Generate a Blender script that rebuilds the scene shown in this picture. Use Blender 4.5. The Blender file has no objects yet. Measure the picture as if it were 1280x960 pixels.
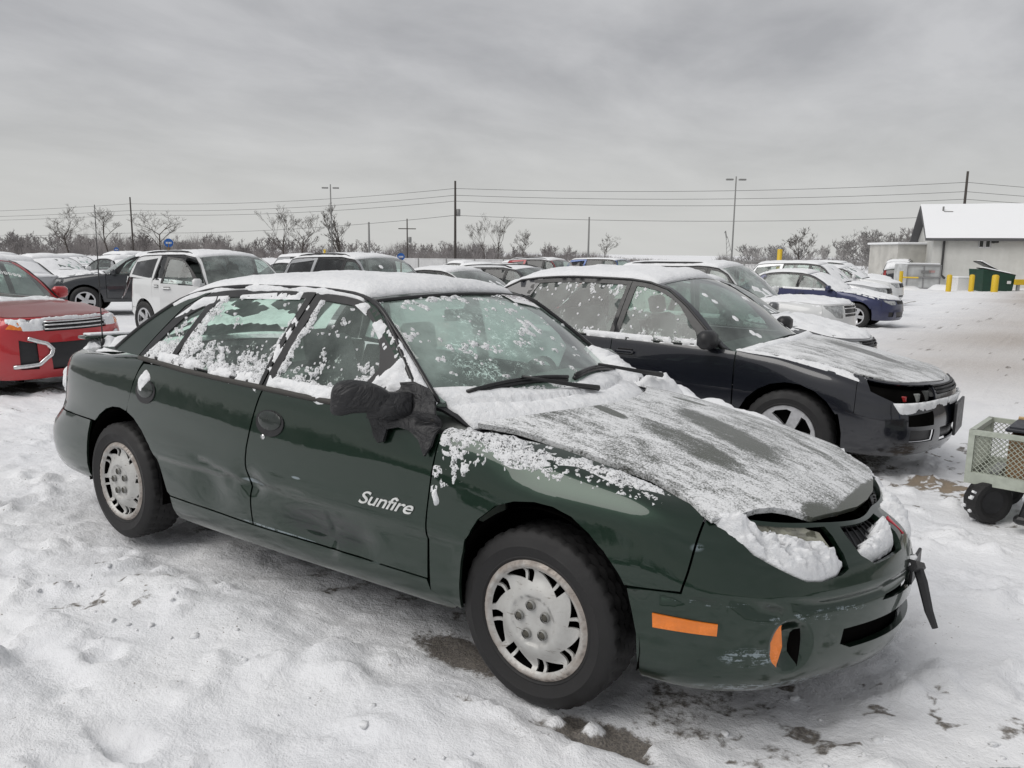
import bpy, math, random
import numpy as np
from mathutils import Vector, Matrix
from mathutils.geometry import delaunay_2d_cdt
R = math.radians
scn = bpy.context.scene
COL = scn.collection
random.seed(7)
rng = np.random.default_rng(7)

# ------------------------------------------------------------------ camera
CAM_P = (1.382, -2.845, 1.524)
YAW, PITCH, ROLL, FPX = -0.6228, 0.1663, 0.0123, 984.75
def cam_basis():
    cy, sy = math.cos(YAW), math.sin(YAW); cp, sp = math.cos(PITCH), math.sin(PITCH)
    f = Vector((sy*cp, cy*cp, -sp)); r = Vector((cy, -sy, 0)); u = r.cross(f)
    cr, sr = math.cos(ROLL), math.sin(ROLL)
    return r*cr+u*sr, u*cr-r*sr, f
_r, _u, _f = cam_basis()
cd = bpy.data.cameras.new("camera"); cam = bpy.data.objects.new("camera", cd); COL.objects.link(cam)
m = Matrix((( _r.x, _u.x, -_f.x, CAM_P[0]), (_r.y, _u.y, -_f.y, CAM_P[1]), (_r.z, _u.z, -_f.z, CAM_P[2]), (0, 0, 0, 1)))
cam.matrix_world = m
cd.sensor_width = 36.0; cd.lens = FPX/1280*36; cd.clip_start = 0.05; cd.clip_end = 4000
scn.camera = cam

# ------------------------------------------------------------------ world, sun, exposure
scn.view_settings.view_transform = 'Standard'; scn.view_settings.look = 'None'
scn.view_settings.exposure = 0.33; scn.view_settings.gamma = 1.0; scn.view_settings.use_curve_mapping = False
SUN_EL, SUN_AZ = R(50), R(205)
w = bpy.data.worlds.new("World"); scn.world = w; w.use_nodes = True
nt = w.node_tree; nt.nodes.clear()
def N(nt, typ, **kw):
    n = nt.nodes.new(typ)
    for k, v in kw.items(): setattr(n, k, v)
    return n
def L(nt, a, b): nt.links.new(a, b)
out = N(nt, 'ShaderNodeOutputWorld'); bg = N(nt, 'ShaderNodeBackground'); L(nt, bg.outputs[0], out.inputs[0])
sky = N(nt, 'ShaderNodeTexSky', sky_type='NISHITA', sun_disc=False, sun_elevation=SUN_EL, sun_rotation=SUN_AZ, air_density=1.0, dust_density=3.0)
bg.inputs[1].default_value = 0.1
tc = N(nt, 'ShaderNodeTexCoord')
sep = N(nt, 'ShaderNodeSeparateXYZ'); L(nt, tc.outputs['Generated'], sep.inputs[0])
den = N(nt, 'ShaderNodeMath', operation='MAXIMUM'); den.inputs[1].default_value = 0.0; L(nt, sep.outputs[2], den.inputs[0])
den2 = N(nt, 'ShaderNodeMath', operation='ADD'); den2.inputs[1].default_value = 0.16; L(nt, den.outputs[0], den2.inputs[0])
dx = N(nt, 'ShaderNodeMath', operation='DIVIDE'); L(nt, sep.outputs[0], dx.inputs[0]); L(nt, den2.outputs[0], dx.inputs[1])
dy = N(nt, 'ShaderNodeMath', operation='DIVIDE'); L(nt, sep.outputs[1], dy.inputs[0]); L(nt, den2.outputs[0], dy.inputs[1])
cmb = N(nt, 'ShaderNodeCombineXYZ'); L(nt, dx.outputs[0], cmb.inputs[0]); L(nt, dy.outputs[0], cmb.inputs[1])
mp = N(nt, 'ShaderNodeMapping'); mp.inputs['Rotation'].default_value = (0, 0, 0.75); mp.inputs['Scale'].default_value = (1.0, 0.7, 1); L(nt, cmb.outputs[0], mp.inputs[0])
n1 = N(nt, 'ShaderNodeTexNoise'); n1.inputs['Scale'].default_value = 1.55; n1.inputs['Detail'].default_value = 7; n1.inputs['Roughness'].default_value = .56; n1.inputs['Distortion'].default_value = .25
L(nt, mp.outputs[0], n1.inputs['Vector'])
cr = N(nt, 'ShaderNodeValToRGB'); L(nt, n1.outputs[0], cr.inputs[0])
cr.color_ramp.elements[0].position = .35; cr.color_ramp.elements[0].color = (.298, .301, .313, 1)
cr.color_ramp.elements[1].position = .67; cr.color_ramp.elements[1].color = (.425, .427, .437, 1)
hz = N(nt, 'ShaderNodeMapRange'); hz.inputs[1].default_value = 0.0; hz.inputs[2].default_value = 0.24; hz.inputs[3].default_value = 1; hz.inputs[4].default_value = 0
hz.interpolation_type = 'SMOOTHSTEP'; L(nt, sep.outputs[2], hz.inputs[0])
hzm = N(nt, 'ShaderNodeMath', operation='MULTIPLY'); hzm.inputs[1].default_value = .86; L(nt, hz.outputs[0], hzm.inputs[0])
mh = N(nt, 'ShaderNodeMix', data_type='RGBA'); L(nt, hzm.outputs[0], mh.inputs[0]); L(nt, cr.outputs[0], mh.inputs[6]); mh.inputs[7].default_value = (.475, .477, .462, 1)
# overcast: the cloud deck hides nearly all of the clear sky above it
sc10 = N(nt, 'ShaderNodeMix', data_type='RGBA', blend_type='MULTIPLY'); sc10.inputs[0].default_value = 1; L(nt, mh.outputs[2], sc10.inputs[6]); sc10.inputs[7].default_value = (10.6, 10.6, 10.6, 1)
mx = N(nt, 'ShaderNodeMix', data_type='RGBA'); mx.inputs[0].default_value = .97; L(nt, sky.outputs[0], mx.inputs[6]); L(nt, sc10.outputs[2], mx.inputs[7])
L(nt, mx.outputs[2], bg.inputs[0])
sd = bpy.data.lights.new("sun", 'SUN'); sd.energy = 1.5; sd.angle = R(50); sd.color = (1, .975, .94)
so = bpy.data.objects.new("sun", sd); COL.objects.link(so)
# Nishita rotation is measured clockwise from +Y
dirv = Vector((math.sin(SUN_AZ)*math.cos(SUN_EL), math.cos(SUN_AZ)*math.cos(SUN_EL), math.sin(SUN_EL)))
so.rotation_euler = dirv.to_track_quat('Z', 'Y').to_euler()
scn.cycles.max_bounces = 7; scn.cycles.transparent_max_bounces = 14
scn.cycles.use_adaptive_sampling = True

# ------------------------------------------------------------------ numeric helpers
def pchip(xs, ys):
    xs = np.asarray(xs, float); ys = np.asarray(ys, float)
    h = np.diff(xs); d = np.diff(ys)/h
    mm = np.zeros_like(ys)
    for i in range(1, len(xs)-1):
        if d[i-1]*d[i] > 0:
            w1 = 2*h[i]+h[i-1]; w2 = h[i]+2*h[i-1]
            mm[i] = (w1+w2)/(w1/d[i-1]+w2/d[i])
    mm[0] = d[0]; mm[-1] = d[-1]
    def f(x):
        x = np.asarray(x, float)
        i = np.clip(np.searchsorted(xs, x)-1, 0, len(xs)-2)
        xc = np.clip(x, xs[0]-.5, xs[-1]+.5)
        t = (xc-xs[i])/h[i]
        lin_lo = x < xs[0]; lin_hi = x > xs[-1]
        t2 = t*t; t3 = t2*t
        v = (2*t3-3*t2+1)*ys[i]+(t3-2*t2+t)*h[i]*mm[i]+(-2*t3+3*t2)*ys[i+1]+(t3-t2)*h[i]*mm[i+1]
        v = np.where(lin_lo, ys[0]+mm[0]*(x-xs[0]), v); v = np.where(lin_hi, ys[-1]+mm[-1]*(x-xs[-1]), v)
        return v
    return f
def natspline(xs, ys):
    xs = np.asarray(xs, float); ys = np.asarray(ys, float); n = len(xs); h = np.diff(xs)
    A = np.zeros((n, n)); b = np.zeros((n,)+ys.shape[1:]); A[0, 0] = A[-1, -1] = 1
    for i in range(1, n-1):
        A[i, i-1] = h[i-1]; A[i, i] = 2*(h[i-1]+h[i]); A[i, i+1] = h[i]
        b[i] = 6*((ys[i+1]-ys[i])/h[i]-(ys[i]-ys[i-1])/h[i-1])
    M = np.linalg.solve(A, b)
    def f(x):
        x = np.asarray(x, float)
        i = np.clip(np.searchsorted(xs, x)-1, 0, n-2)
        a = (xs[i+1]-x)/h[i]; c = (x-xs[i])/h[i]; hh = h[i]
        if ys.ndim > 1: a, c, hh = a[..., None], c[..., None], hh[..., None]
        return a*ys[i]+c*ys[i+1]+((a**3-a)*M[i]+(c**3-c)*M[i+1])*hh**2/6
    return f
def smooth(a, b, x):
    t = np.clip((np.asarray(x, float)-a)/(b-a), 0, 1); return t*t*(3-2*t)
def hash2(ix, iy, seed):
    h = (ix.astype(np.int64)*374761393+iy.astype(np.int64)*668265263+seed*1442695041) & 0x7fffffff
    h = ((h ^ (h >> 13))*1274126177) & 0x7fffffff
    return ((h ^ (h >> 16)) & 0xffff)/65535.0
def vnoise(x, y, seed=0):
    x = np.asarray(x, float); y = np.asarray(y, float)
    ix = np.floor(x); iy = np.floor(y); fx = x-ix; fy = y-iy
    fx = fx*fx*fx*(fx*(fx*6-15)+10); fy = fy*fy*fy*(fy*(fy*6-15)+10)
    a = hash2(ix, iy, seed); b = hash2(ix+1, iy, seed); c = hash2(ix, iy+1, seed); d = hash2(ix+1, iy+1, seed)
    return (a*(1-fx)+b*fx)*(1-fy)+(c*(1-fx)+d*fx)*fy
def fbm(x, y, oct=4, seed=0, gain=.5):
    s = 0; a = 1; tot = 0
    for k in range(oct):
        ca, sa = math.cos(k*1.3+.5), math.sin(k*1.3+.5)
        s = s+a*vnoise((x*ca-y*sa)*2**k+17.3*k, (x*sa+y*ca)*2**k+9.1*k, seed+k*31); tot += a; a *= gain
    return s/tot

# ------------------------------------------------------------------ materials
MATS = {}
def newmat(name):
    mt = bpy.data.materials.new(name); mt.use_nodes = True; t = mt.node_tree; t.nodes.clear()
    o = N(t, 'ShaderNodeOutputMaterial'); return mt, t, o
def principled(t, o, color=(.5, .5, .5), rough=.5, metal=0, coat=0, spec=.5, coat_rough=.05):
    b = N(t, 'ShaderNodeBsdfPrincipled'); L(t, b.outputs[0], o.inputs[0])
    b.inputs['Base Color'].default_value = (*color, 1); b.inputs['Roughness'].default_value = rough; b.inputs['Metallic'].default_value = metal
    b.inputs['Coat Weight'].default_value = coat; b.inputs['Coat Roughness'].default_value = coat_rough; b.inputs['Specular IOR Level'].default_value = spec
    return b
def objco(t): return N(t, 'ShaderNodeTexCoord').outputs['Object']
def noise(t, vec, scale, detail=4, rough=.5, dist=0):
    n = N(t, 'ShaderNodeTexNoise'); n.inputs['Scale'].default_value = scale; n.inputs['Detail'].default_value = detail; n.inputs['Roughness'].default_value = rough; n.inputs['Distortion'].default_value = dist
    if vec is not None: L(t, vec, n.inputs['Vector'])
    return n.outputs[0]
def maprange(t, v, a, b, c=0, d=1, sm=True):
    n = N(t, 'ShaderNodeMapRange'); n.interpolation_type = 'SMOOTHSTEP' if sm else 'LINEAR'
    n.inputs[1].default_value = a; n.inputs[2].default_value = b; n.inputs[3].default_value = c; n.inputs[4].default_value = d; L(t, v, n.inputs[0]); return n.outputs[0]
def mixc(t, fac, a, b, blend='MIX'):
    n = N(t, 'ShaderNodeMix', data_type='RGBA', blend_type=blend)
    for sock, v in ((n.inputs[0], fac), (n.inputs[6], a), (n.inputs[7], b)):
        if isinstance(v, (int, float)): sock.default_value = v
        elif isinstance(v, tuple): sock.default_value = (*v, 1)
        else: L(t, v, sock)
    return n.outputs[2]
def math2(t, op, a, b=None):
    n = N(t, 'ShaderNodeMath', operation=op)
    for i, v in enumerate((a, b)):
        if v is None: continue
        if isinstance(v, (int, float)): n.inputs[i].default_value = v
        else: L(t, v, n.inputs[i])
    return n.outputs[0]
def bump(t, h, strength, dist=.01):
    n = N(t, 'ShaderNodeBump'); n.inputs['Strength'].default_value = strength; n.inputs['Distance'].default_value = dist; L(t, h, n.inputs['Height']); return n.outputs[0]
def simple(name, color, rough=.5, metal=0, coat=0, var=.12, vscale=30, bmp=0, bscale=200):
    if name in MATS: return MATS[name]
    mt, t, o = newmat(name); b = principled(t, o, color, rough, metal, coat)
    co = objco(t); n = noise(t, co, vscale, 5)
    L(t, mixc(t, maprange(t, n, .3, .7), tuple(c*(1-var) for c in color), tuple(min(1, c*(1+var)) for c in color)), b.inputs['Base Color'])
    L(t, maprange(t, n, .2, .8, max(.02, rough*.8), min(1, rough*1.2)), b.inputs['Roughness'])
    if bmp: L(t, bump(t, noise(t, co, bscale, 3), bmp, .004), b.inputs['Normal'])
    MATS[name] = mt; return mt
def paint(name, color, metal=.35, rough=.35, dirt=.5, dirtcol=(.16, .155, .15), frost=0.0, marks=None, coat=.9):
    """car paint under clear coat, with road film rising from the sills and light salt haze"""
    if name in MATS: return MATS[name]
    mt, t, o = newmat(name); b = principled(t, o, color, rough, metal, coat)
    co = objco(t); sp = N(t, 'ShaderNodeSeparateXYZ'); L(t, co, sp.inputs[0])
    n = noise(t, co, 6, 6, .6); nf = noise(t, co, 60, 4)
    low = maprange(t, sp.outputs[2], .2, .75, 1, 0)
    d = math2(t, 'MULTIPLY', math2(t, 'ADD', math2(t, 'MULTIPLY', low, .75), .12), maprange(t, n, .3, .75, .3, 1))
    d = math2(t, 'MULTIPLY', d, dirt)
    spat = math2(t, 'MULTIPLY', maprange(t, math2(t, 'ADD', math2(t, 'MULTIPLY', noise(t, co, 110, 4, .7), .6), math2(t, 'MULTIPLY', n, .4)), .54, .62), math2(t, 'MULTIPLY', maprange(t, sp.outputs[2], .2, .62, .55, 0), min(1, dirt*2.2)))
    d = math2(t, 'MAXIMUM', d, spat)
    c = mixc(t, d, color, dirtcol)
    if marks: c = marks(t, co, sp, c, b)
    L(t, c, b.inputs['Base Color'])
    r = math2(t, 'ADD', math2(t, 'MULTIPLY', d, .4), maprange(t, nf, .3, .7, .012, .04))
    L(t, r, b.inputs['Coat Roughness'])
    L(t, math2(t, 'SUBTRACT', coat, math2(t, 'MULTIPLY', d, .6)), b.inputs['Coat Weight'])
    wob = noise(t, co, 9, 3, .5)
    L(t, bump(t, wob, .022, .02), b.inputs['Coat Normal'])
    MATS[name] = mt; return mt
def snowmat():
    mt, t, o = newmat('snow'); b = principled(t, o, (.86, .87, .885), .65, spec=.25)
    co = objco(t); n = noise(t, co, 45, 6, .65); n2 = noise(t, co, 260, 3, .6)
    L(t, mixc(t, maprange(t, n, .3, .7), (.80, .815, .835), (.88, .885, .895)), b.inputs['Base Color'])
    L(t, bump(t, math2(t, 'ADD', n, math2(t, 'MULTIPLY', n2, .35)), .55, .02), b.inputs['Normal'])
    return mt
def glassmat(name, tint=(.62, .74, .68), haze=.12, hazecol=(.5, .56, .53), refl=1.0, hscale=3.0, extra=None):
    """thin tinted pane: see-through with a mirror sheen and a patchy film of frost and road haze"""
    mt, t, o = newmat(name)
    tr = N(t, 'ShaderNodeBsdfTransparent'); tr.inputs[0].default_value = (*tint, 1)
    gl = N(t, 'ShaderNodeBsdfGlossy'); gl.inputs['Roughness'].default_value = .03; gl.inputs['Color'].default_value = (1, 1, 1, 1)
    df = N(t, 'ShaderNodeBsdfDiffuse'); df.inputs[0].default_value = (*hazecol, 1)
    co = objco(t)
    hz = maprange(t, noise(t, co, hscale, 6, .6), .35, .7, haze*.4, haze*1.6)
    if extra: hz = extra(t, co, hz)
    if isinstance(hz, tuple): hz, ck_ = hz; L(t, mixc(t, ck_, hazecol, (.62, .80, .73)), df.inputs[0])
    m1 = N(t, 'ShaderNodeMixShader'); L(t, hz, m1.inputs[0]); L(t, tr.outputs[0], m1.inputs[1]); L(t, df.outputs[0], m1.inputs[2])
    lw = N(t, 'ShaderNodeLayerWeight'); lw.inputs['Blend'].default_value = .5
    f5 = math2(t, 'POWER', lw.outputs['Facing'], 4.0); fr = math2(t, 'ADD', math2(t, 'MULTIPLY', f5, .9*refl), .05*refl)
    m2 = N(t, 'ShaderNodeMixShader'); L(t, fr, m2.inputs[0]); L(t, m1.outputs[0], m2.inputs[1]); L(t, gl.outputs[0], m2.inputs[2])
    L(t, m2.outputs[0], o.inputs[0]); return mt

def crustmat():
    """wind-blown crumbs frozen on: grainy, lacy, half see-through between the grains"""
    mt, t, o = newmat('snow_crust'); b = N(t, 'ShaderNodeBsdfPrincipled'); b.inputs['Base Color'].default_value = (.86, .87, .885, 1); b.inputs['Roughness'].default_value = .7; b.inputs['Specular IOR Level'].default_value = .2
    co = objco(t); n = noise(t, co, 150, 4, .7); n2 = noise(t, co, 40, 5, .65); tr = N(t, 'ShaderNodeBsdfTransparent'); mx_ = N(t, 'ShaderNodeMixShader')
    L(t, maprange(t, math2(t, 'ADD', math2(t, 'MULTIPLY', n, .6), math2(t, 'MULTIPLY', n2, .4)), .40, .50), mx_.inputs[0]); L(t, tr.outputs[0], mx_.inputs[1]); L(t, b.outputs[0], mx_.inputs[2]); L(t, mx_.outputs[0], o.inputs[0])
    L(t, bump(t, math2(t, 'ADD', n, n2), .8, .01), b.inputs['Normal']); return mt
SNOW = snowmat(); CRUST = crustmat()
BLACK = simple('black_plastic', (.018, .018, .02), .45, bmp=.1)
TRIM = simple('black_trim', (.012, .012, .013), .35)
RUBBER = simple('tyre_rubber', (.012, .0115, .012), .68, var=.3, vscale=12, bmp=.15, bscale=90)
WELL, _t, _o = newmat('wheel_well_black'); _b = principled(_t, _o, (.004, .004, .004), 1.0, spec=0.0); _n = noise(_t, objco(_t), 8); L(_t, mixc(_t, _n, (.002, .002, .002), (.008, .0075, .007)), _b.inputs['Base Color'])
CHROME = simple('chrome', (.7, .7, .7), .18, 1.0)
ALLOY = simple('alloy_silver', (.52, .52, .53), .35, .7, var=.1)
DARKIN = simple('interior_dark', (.07, .074, .072), .8)
SEATM = simple('seat_cloth', (.17, .18, .175), .9, bmp=.2)
GREYIN = simple('interior_grey', (.22, .23, .22), .8)
AMBER = simple('amber_lens', (.75, .19, .012), .25, coat=.6, var=.1)
REDLENS = simple('red_lens', (.28, .012, .012), .2, coat=.8)
LAMPM = simple('lamp_lens_clear', (.33, .34, .34), .15, .2, coat=1, var=.4, vscale=18)
WOOD = simple('weathered_wood', (.13, .115, .10), .9, var=.3)
STEEL = simple('galvanised_steel', (.36, .37, .37), .5, .5)
GLASS = glassmat('car_glass', (.72, .82, .78), .2, (.5, .56, .53))
DGLASS = glassmat('dark_privacy_glass', (.10, .115, .115), .05, (.3, .32, .32), 1.0)

# ------------------------------------------------------------------ object helpers
def meshobj(name, verts, faces, mats, parent=None, smooth_=True, matidx=None):
    me = bpy.data.meshes.new(name); me.from_pydata(verts.tolist() if isinstance(verts, np.ndarray) else [tuple(v) for v in verts], [], faces)
    for mm in (mats if isinstance(mats, (list, tuple)) else [mats]): me.materials.append(mm)
    if smooth_: me.polygons.foreach_set('use_smooth', [True]*len(me.polygons))
    if matidx is not None: me.polygons.foreach_set('material_index', list(matidx))
    me.update()
    o = bpy.data.objects.new(name, me); COL.objects.link(o)
    if parent: o.parent = parent
    return o
def tag(o, label=None, cat=None, group=None, kind=None):
    for k, v in (('label', label), ('category', cat), ('group', group), ('kind', kind)):
        if v: o[k] = v
    return o
def thing(name, label, cat, loc=(0, 0, 0), rz=0, group=None):
    o = bpy.data.objects.new(name, None); COL.objects.link(o); o.location = loc; o.rotation_euler = (0, 0, rz); o.empty_display_size = .1
    return tag(o, label, cat, group)
class MB:
    """collects simple solids into one mesh"""
    def __init__(s): s.v = []; s.f = []; s.mi = []
    def add(s, v, f, mi=0):
        n = len(s.v); s.v += [tuple(p) for p in v]; s.f += [tuple(i+n for i in q) for q in f]; s.mi += [mi]*len(f); return s
    def box(s, c, d, mi=0, rz=0, ry=0, bev=0.0):
        hx, hy, hz = d[0]/2, d[1]/2, d[2]/2
        P = []
        if bev > 0:
            b = min(bev, hx*.8, hy*.8, hz*.8)
            for z, q in ((-hz, .7), (-hz+b*.7, 0), (hz-b*.7, 0), (hz, .7)):
                ax, ay, c_ = hx-b*q, hy-b*q, b*(1-.5*q)
                P += [(x, y, z) for x, y in ((ax, -ay+c_), (ax, ay-c_), (ax-c_, ay), (-ax+c_, ay), (-ax, ay-c_), (-ax, -ay+c_), (-ax+c_, -ay), (ax-c_, -ay))]
            F = []
            for l in range(3):
                for i in range(8):
                    j = (i+1) % 8; F.append((l*8+i, l*8+j, l*8+8+j, l*8+8+i))
            F.append(tuple(range(7, -1, -1))); F.append(tuple(range(24, 32)))
        else:
            P = [(x, y, z) for z in (-hz, hz) for (x, y) in ((-hx, -hy), (hx, -hy), (hx, hy), (-hx, hy))]
            F = [(3, 2, 1, 0), (4, 5, 6, 7), (0, 1, 5, 4), (1, 2, 6, 5), (2, 3, 7, 6), (3, 0, 4, 7)]
        cz, sz, cy_, sy_ = math.cos(rz), math.sin(rz), math.cos(ry), math.sin(ry)
        V = []
        for x, y, z in P:
            x, z = x*cy_+z*sy_, -x*sy_+z*cy_; x, y = x*cz-y*sz, x*sz+y*cz
            V.append((x+c[0], y+c[1], z+c[2]))
        return s.add(V, F, mi)
    def tube(s, pts, r, n=6, mi=0, cap=True):
        pts = [Vector(p) for p in pts]; rr = r if isinstance(r, (list, tuple)) else [r]*len(pts)
        V = []; F = []; up = None
        for i, p in enumerate(pts):
            d = (pts[min(i+1, len(pts)-1)]-pts[max(i-1, 0)]).normalized()
            if up is None: up = Vector((0, 0, 1)) if abs(d.z) < .9 else Vector((1, 0, 0))
            a = d.cross(up).normalized(); bb = a.cross(d).normalized(); up = bb
            for k in range(n):
                th = 2*math.pi*k/n; V.append(p+a*(rr[i]*math.cos(th))+bb*(rr[i]*math.sin(th)))
        for i in range(len(pts)-1):
            for k in range(n):
                k2 = (k+1) % n; F.append((i*n+k, i*n+k2, (i+1)*n+k2, (i+1)*n+k))
        if cap: F.append(tuple(range(n-1, -1, -1))); F.append(tuple((len(pts)-1)*n+k for k in range(n)))
        return s.add(V, F, mi)
    def lathe(s, prof, n=32, axis='Z', c=(0, 0, 0), mi=0, a0=0, a1=2*math.pi):
        """prof: (radius, along) pairs"""
        full = abs(a1-a0-2*math.pi) < 1e-6; m_ = n if full else n+1
        V = []; F = []
        for k in range(m_):
            th = a0+(a1-a0)*k/n; cx, sx = math.cos(th), math.sin(th)
            for r, h in prof:
                if axis == 'Z': V.append((c[0]+r*cx, c[1]+r*sx, c[2]+h))
                elif axis == 'Y': V.append((c[0]+r*cx, c[1]+h, c[2]+r*sx))
                else: V.append((c[0]+h, c[1]+r*cx, c[2]+r*sx))
        q = len(prof)
        for k in range(n):
            k2 = (k+1) % m_
            for j in range(q-1): F.append((k*q+j, k2*q+j, k2*q+j+1, k*q+j+1))
        return s.add(V, F, mi)
    def build(s, name, mats, parent=None, smooth_=False): return meshobj(name, s.v, s.f, mats, parent, smooth_, s.mi)
def autosmooth(o, ang=35):
    me = o.data; me.polygons.foreach_set('use_smooth', [True]*len(me.polygons))
    try: me.set_sharp_from_angle(angle=R(ang))
    except Exception: pass
    return o

# ------------------------------------------------------------------ polygon sheets
def densify(poly, h, closed=True):
    out = []; n = len(poly)
    for i in range(n if closed else n-1):
        a = np.array(poly[i], float); b = np.array(poly[(i+1) % n], float); k = max(1, int(math.ceil(np.linalg.norm(b-a)/h)))
        for j in range(k): out.append(a+(b-a)*j/k)
    if not closed: out.append(np.array(poly[-1], float))
    return np.array(out)
def inpoly(P, poly):
    x, y = P[:, 0][:, None], P[:, 1][:, None]; a = poly; b = np.roll(poly, -1, 0)
    ay, by, ax, bx = a[:, 1][None], b[:, 1][None], a[:, 0][None], b[:, 0][None]
    cond = (ay > y) != (by > y)
    with np.errstate(divide='ignore', invalid='ignore'):
        xi = (bx-ax)*(y-ay)/(by-ay)+ax
    return (np.sum(cond & (x < xi), 1) % 2) == 1
def polydist(P, poly):
    res = np.full(len(P), 1e9); b = np.roll(poly, -1, 0)
    for i in range(0, len(P), 4000):
        Q = P[i:i+4000][:, None, :]; d = (b-poly)[None]; l2 = np.maximum((d**2).sum(-1), 1e-14)
        t = np.clip(((Q-poly[None])*d).sum(-1)/l2, 0, 1)
        res[i:i+4000] = np.sqrt((((poly[None]+t[..., None]*d)-Q)**2).sum(-1)).min(1)
    return res
def triangulate(poly, h, holes=()):
    loops = [densify(poly, h)]+[densify(q, h) for q in holes]
    pts = []; edges = []
    for lp in loops:
        n0 = len(pts); pts += list(lp); edges += [(n0+i, n0+(i+1) % len(lp)) for i in range(len(lp))]
    lo, hi = loops[0].min(0), loops[0].max(0)
    gx = np.arange(lo[0], hi[0]+h, h); gy = np.arange(lo[1], hi[1]+h, h*.866)
    G = np.array([(x+(h/2 if j % 2 else 0), y) for j, y in enumerate(gy) for x in gx])
    if len(G):
        G = G[inpoly(G, loops[0])]
        for q in loops[1:]:
            if len(G): G = G[~inpoly(G, q)]
        if len(G):
            dd = polydist(G, loops[0])
            for q in loops[1:]: dd = np.minimum(dd, polydist(G, q))
            G = G[dd > h*.55]
    allp = np.array(list(pts)+list(G))
    r = delaunay_2d_cdt([Vector(p) for p in allp], edges, [], 0, 1e-7)
    V = np.array([(v[0], v[1]) for v in r[0]]); F = np.array([f for f in r[2] if len(f) == 3])
    cen = V[F].mean(1); keep = inpoly(cen, loops[0])
    for q in loops[1:]: keep &= ~inpoly(cen, q)
    F = F[keep]
    used = np.unique(F); remap = -np.ones(len(V), int); remap[used] = np.arange(len(used))
    V = V[used]; F = remap[F]
    db = polydist(V, loops[0])
    for q in loops[1:]: db = np.minimum(db, polydist(V, q))
    return V, F, db
def normals(fn, u, v, e=2e-3, ev=None):
    ev = ev or e
    a = fn(u+e, v)-fn(u-e, v); b = fn(u, v+ev)-fn(u, v-ev)
    n = np.cross(a, b); ln = np.linalg.norm(n, axis=1, keepdims=True); return n/np.maximum(ln, 1e-12)
def boundary(F):
    from collections import Counter
    c = {}
    for f in F:
        for i in range(3):
            a, b = int(f[i]), int(f[(i+1) % 3]); k = (min(a, b), max(a, b))
            if k in c: c[k] = None
            else: c[k] = (a, b)
    return [e for e in c.values() if e]
def orient(P, F, Nn):
    g = np.cross(P[F[:, 1]]-P[F[:, 0]], P[F[:, 2]]-P[F[:, 0]])
    s = (g*Nn[F].mean(1)).sum(1) < 0
    F = F.copy(); F[s] = F[s][:, ::-1]; return F
def sheet(name, poly, fn, mat, parent, h=.05, holes=(), out=None, thick=.012, off=0.0, mirror=False, disp=None, keepn=True):
    """panel cut out of the surface fn(u,v) by the outline poly; out(P)->approximate outward directions; a returned edge gives it thickness"""
    V, F, db = triangulate(poly, h, holes)
    u, v = V[:, 0], V[:, 1]
    P = fn(u, v); Nn = normals(fn, u, v)
    o_ = out(P) if out else np.tile([0, 0, 1.], (len(P), 1))
    sg = np.where((Nn*o_).sum(1) < 0, -1., 1.); Nn = Nn*sg[:, None]
    if disp is not None:
        d = disp(u, v, P, db)
        P = P+Nn*d[:, None]
    if off: P = P+Nn*off
    F = orient(P, F, Nn)
    nm = len(P); nf = len(F)
    verts = P; faces = F.tolist()
    if disp is not None:     # normals of the displaced surface
        fnrm = np.cross(P[F[:, 1]]-P[F[:, 0]], P[F[:, 2]]-P[F[:, 0]]); Nn = np.zeros_like(P)
        for k in range(3): np.add.at(Nn, F[:, k], fnrm)
        Nn /= np.maximum(np.linalg.norm(Nn, axis=1, keepdims=True), 1e-12)
    if thick:
        be = boundary(F); ids = np.array(sorted({a for e in be for a in e})); mp_ = {a: i for i, a in enumerate(ids.tolist())}; q = len(ids)
        verts = np.vstack([P, P[ids], P[ids]-Nn[ids]*thick])
        faces = faces+[(nm+mp_[b], nm+mp_[a], nm+q+mp_[a], nm+q+mp_[b]) for a, b in be]
    o = meshobj(name, verts, faces, mat, parent)
    if keepn and h < .055:
        me = o.data
        ln = np.zeros((len(me.loops), 3)); lv = np.zeros(len(me.loops), int); me.loops.foreach_get('vertex_index', lv)
        ln[:nf*3] = Nn[lv[:nf*3]]
        if thick:
            fq = np.array(faces[nf:]); n_ = np.cross(verts[fq[:, 1]]-verts[fq[:, 0]], verts[fq[:, 3]]-verts[fq[:, 0]]); n_ /= np.maximum(np.linalg.norm(n_, axis=1, keepdims=True), 1e-12)
            ln[nf*3:] = np.repeat(n_, 4, axis=0)
        me.normals_split_custom_set(ln.tolist())
    if mirror: return o, mirrored(o)
    return o
def mirrored(o, parent=None):
    """the same part on the car's left side"""
    c = o.copy(); COL.objects.link(c); p_ = parent or o.parent; c.parent = p_; c.scale = (1, 1 if p_.scale.y < 0 else -1, 1)
    return c
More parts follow.
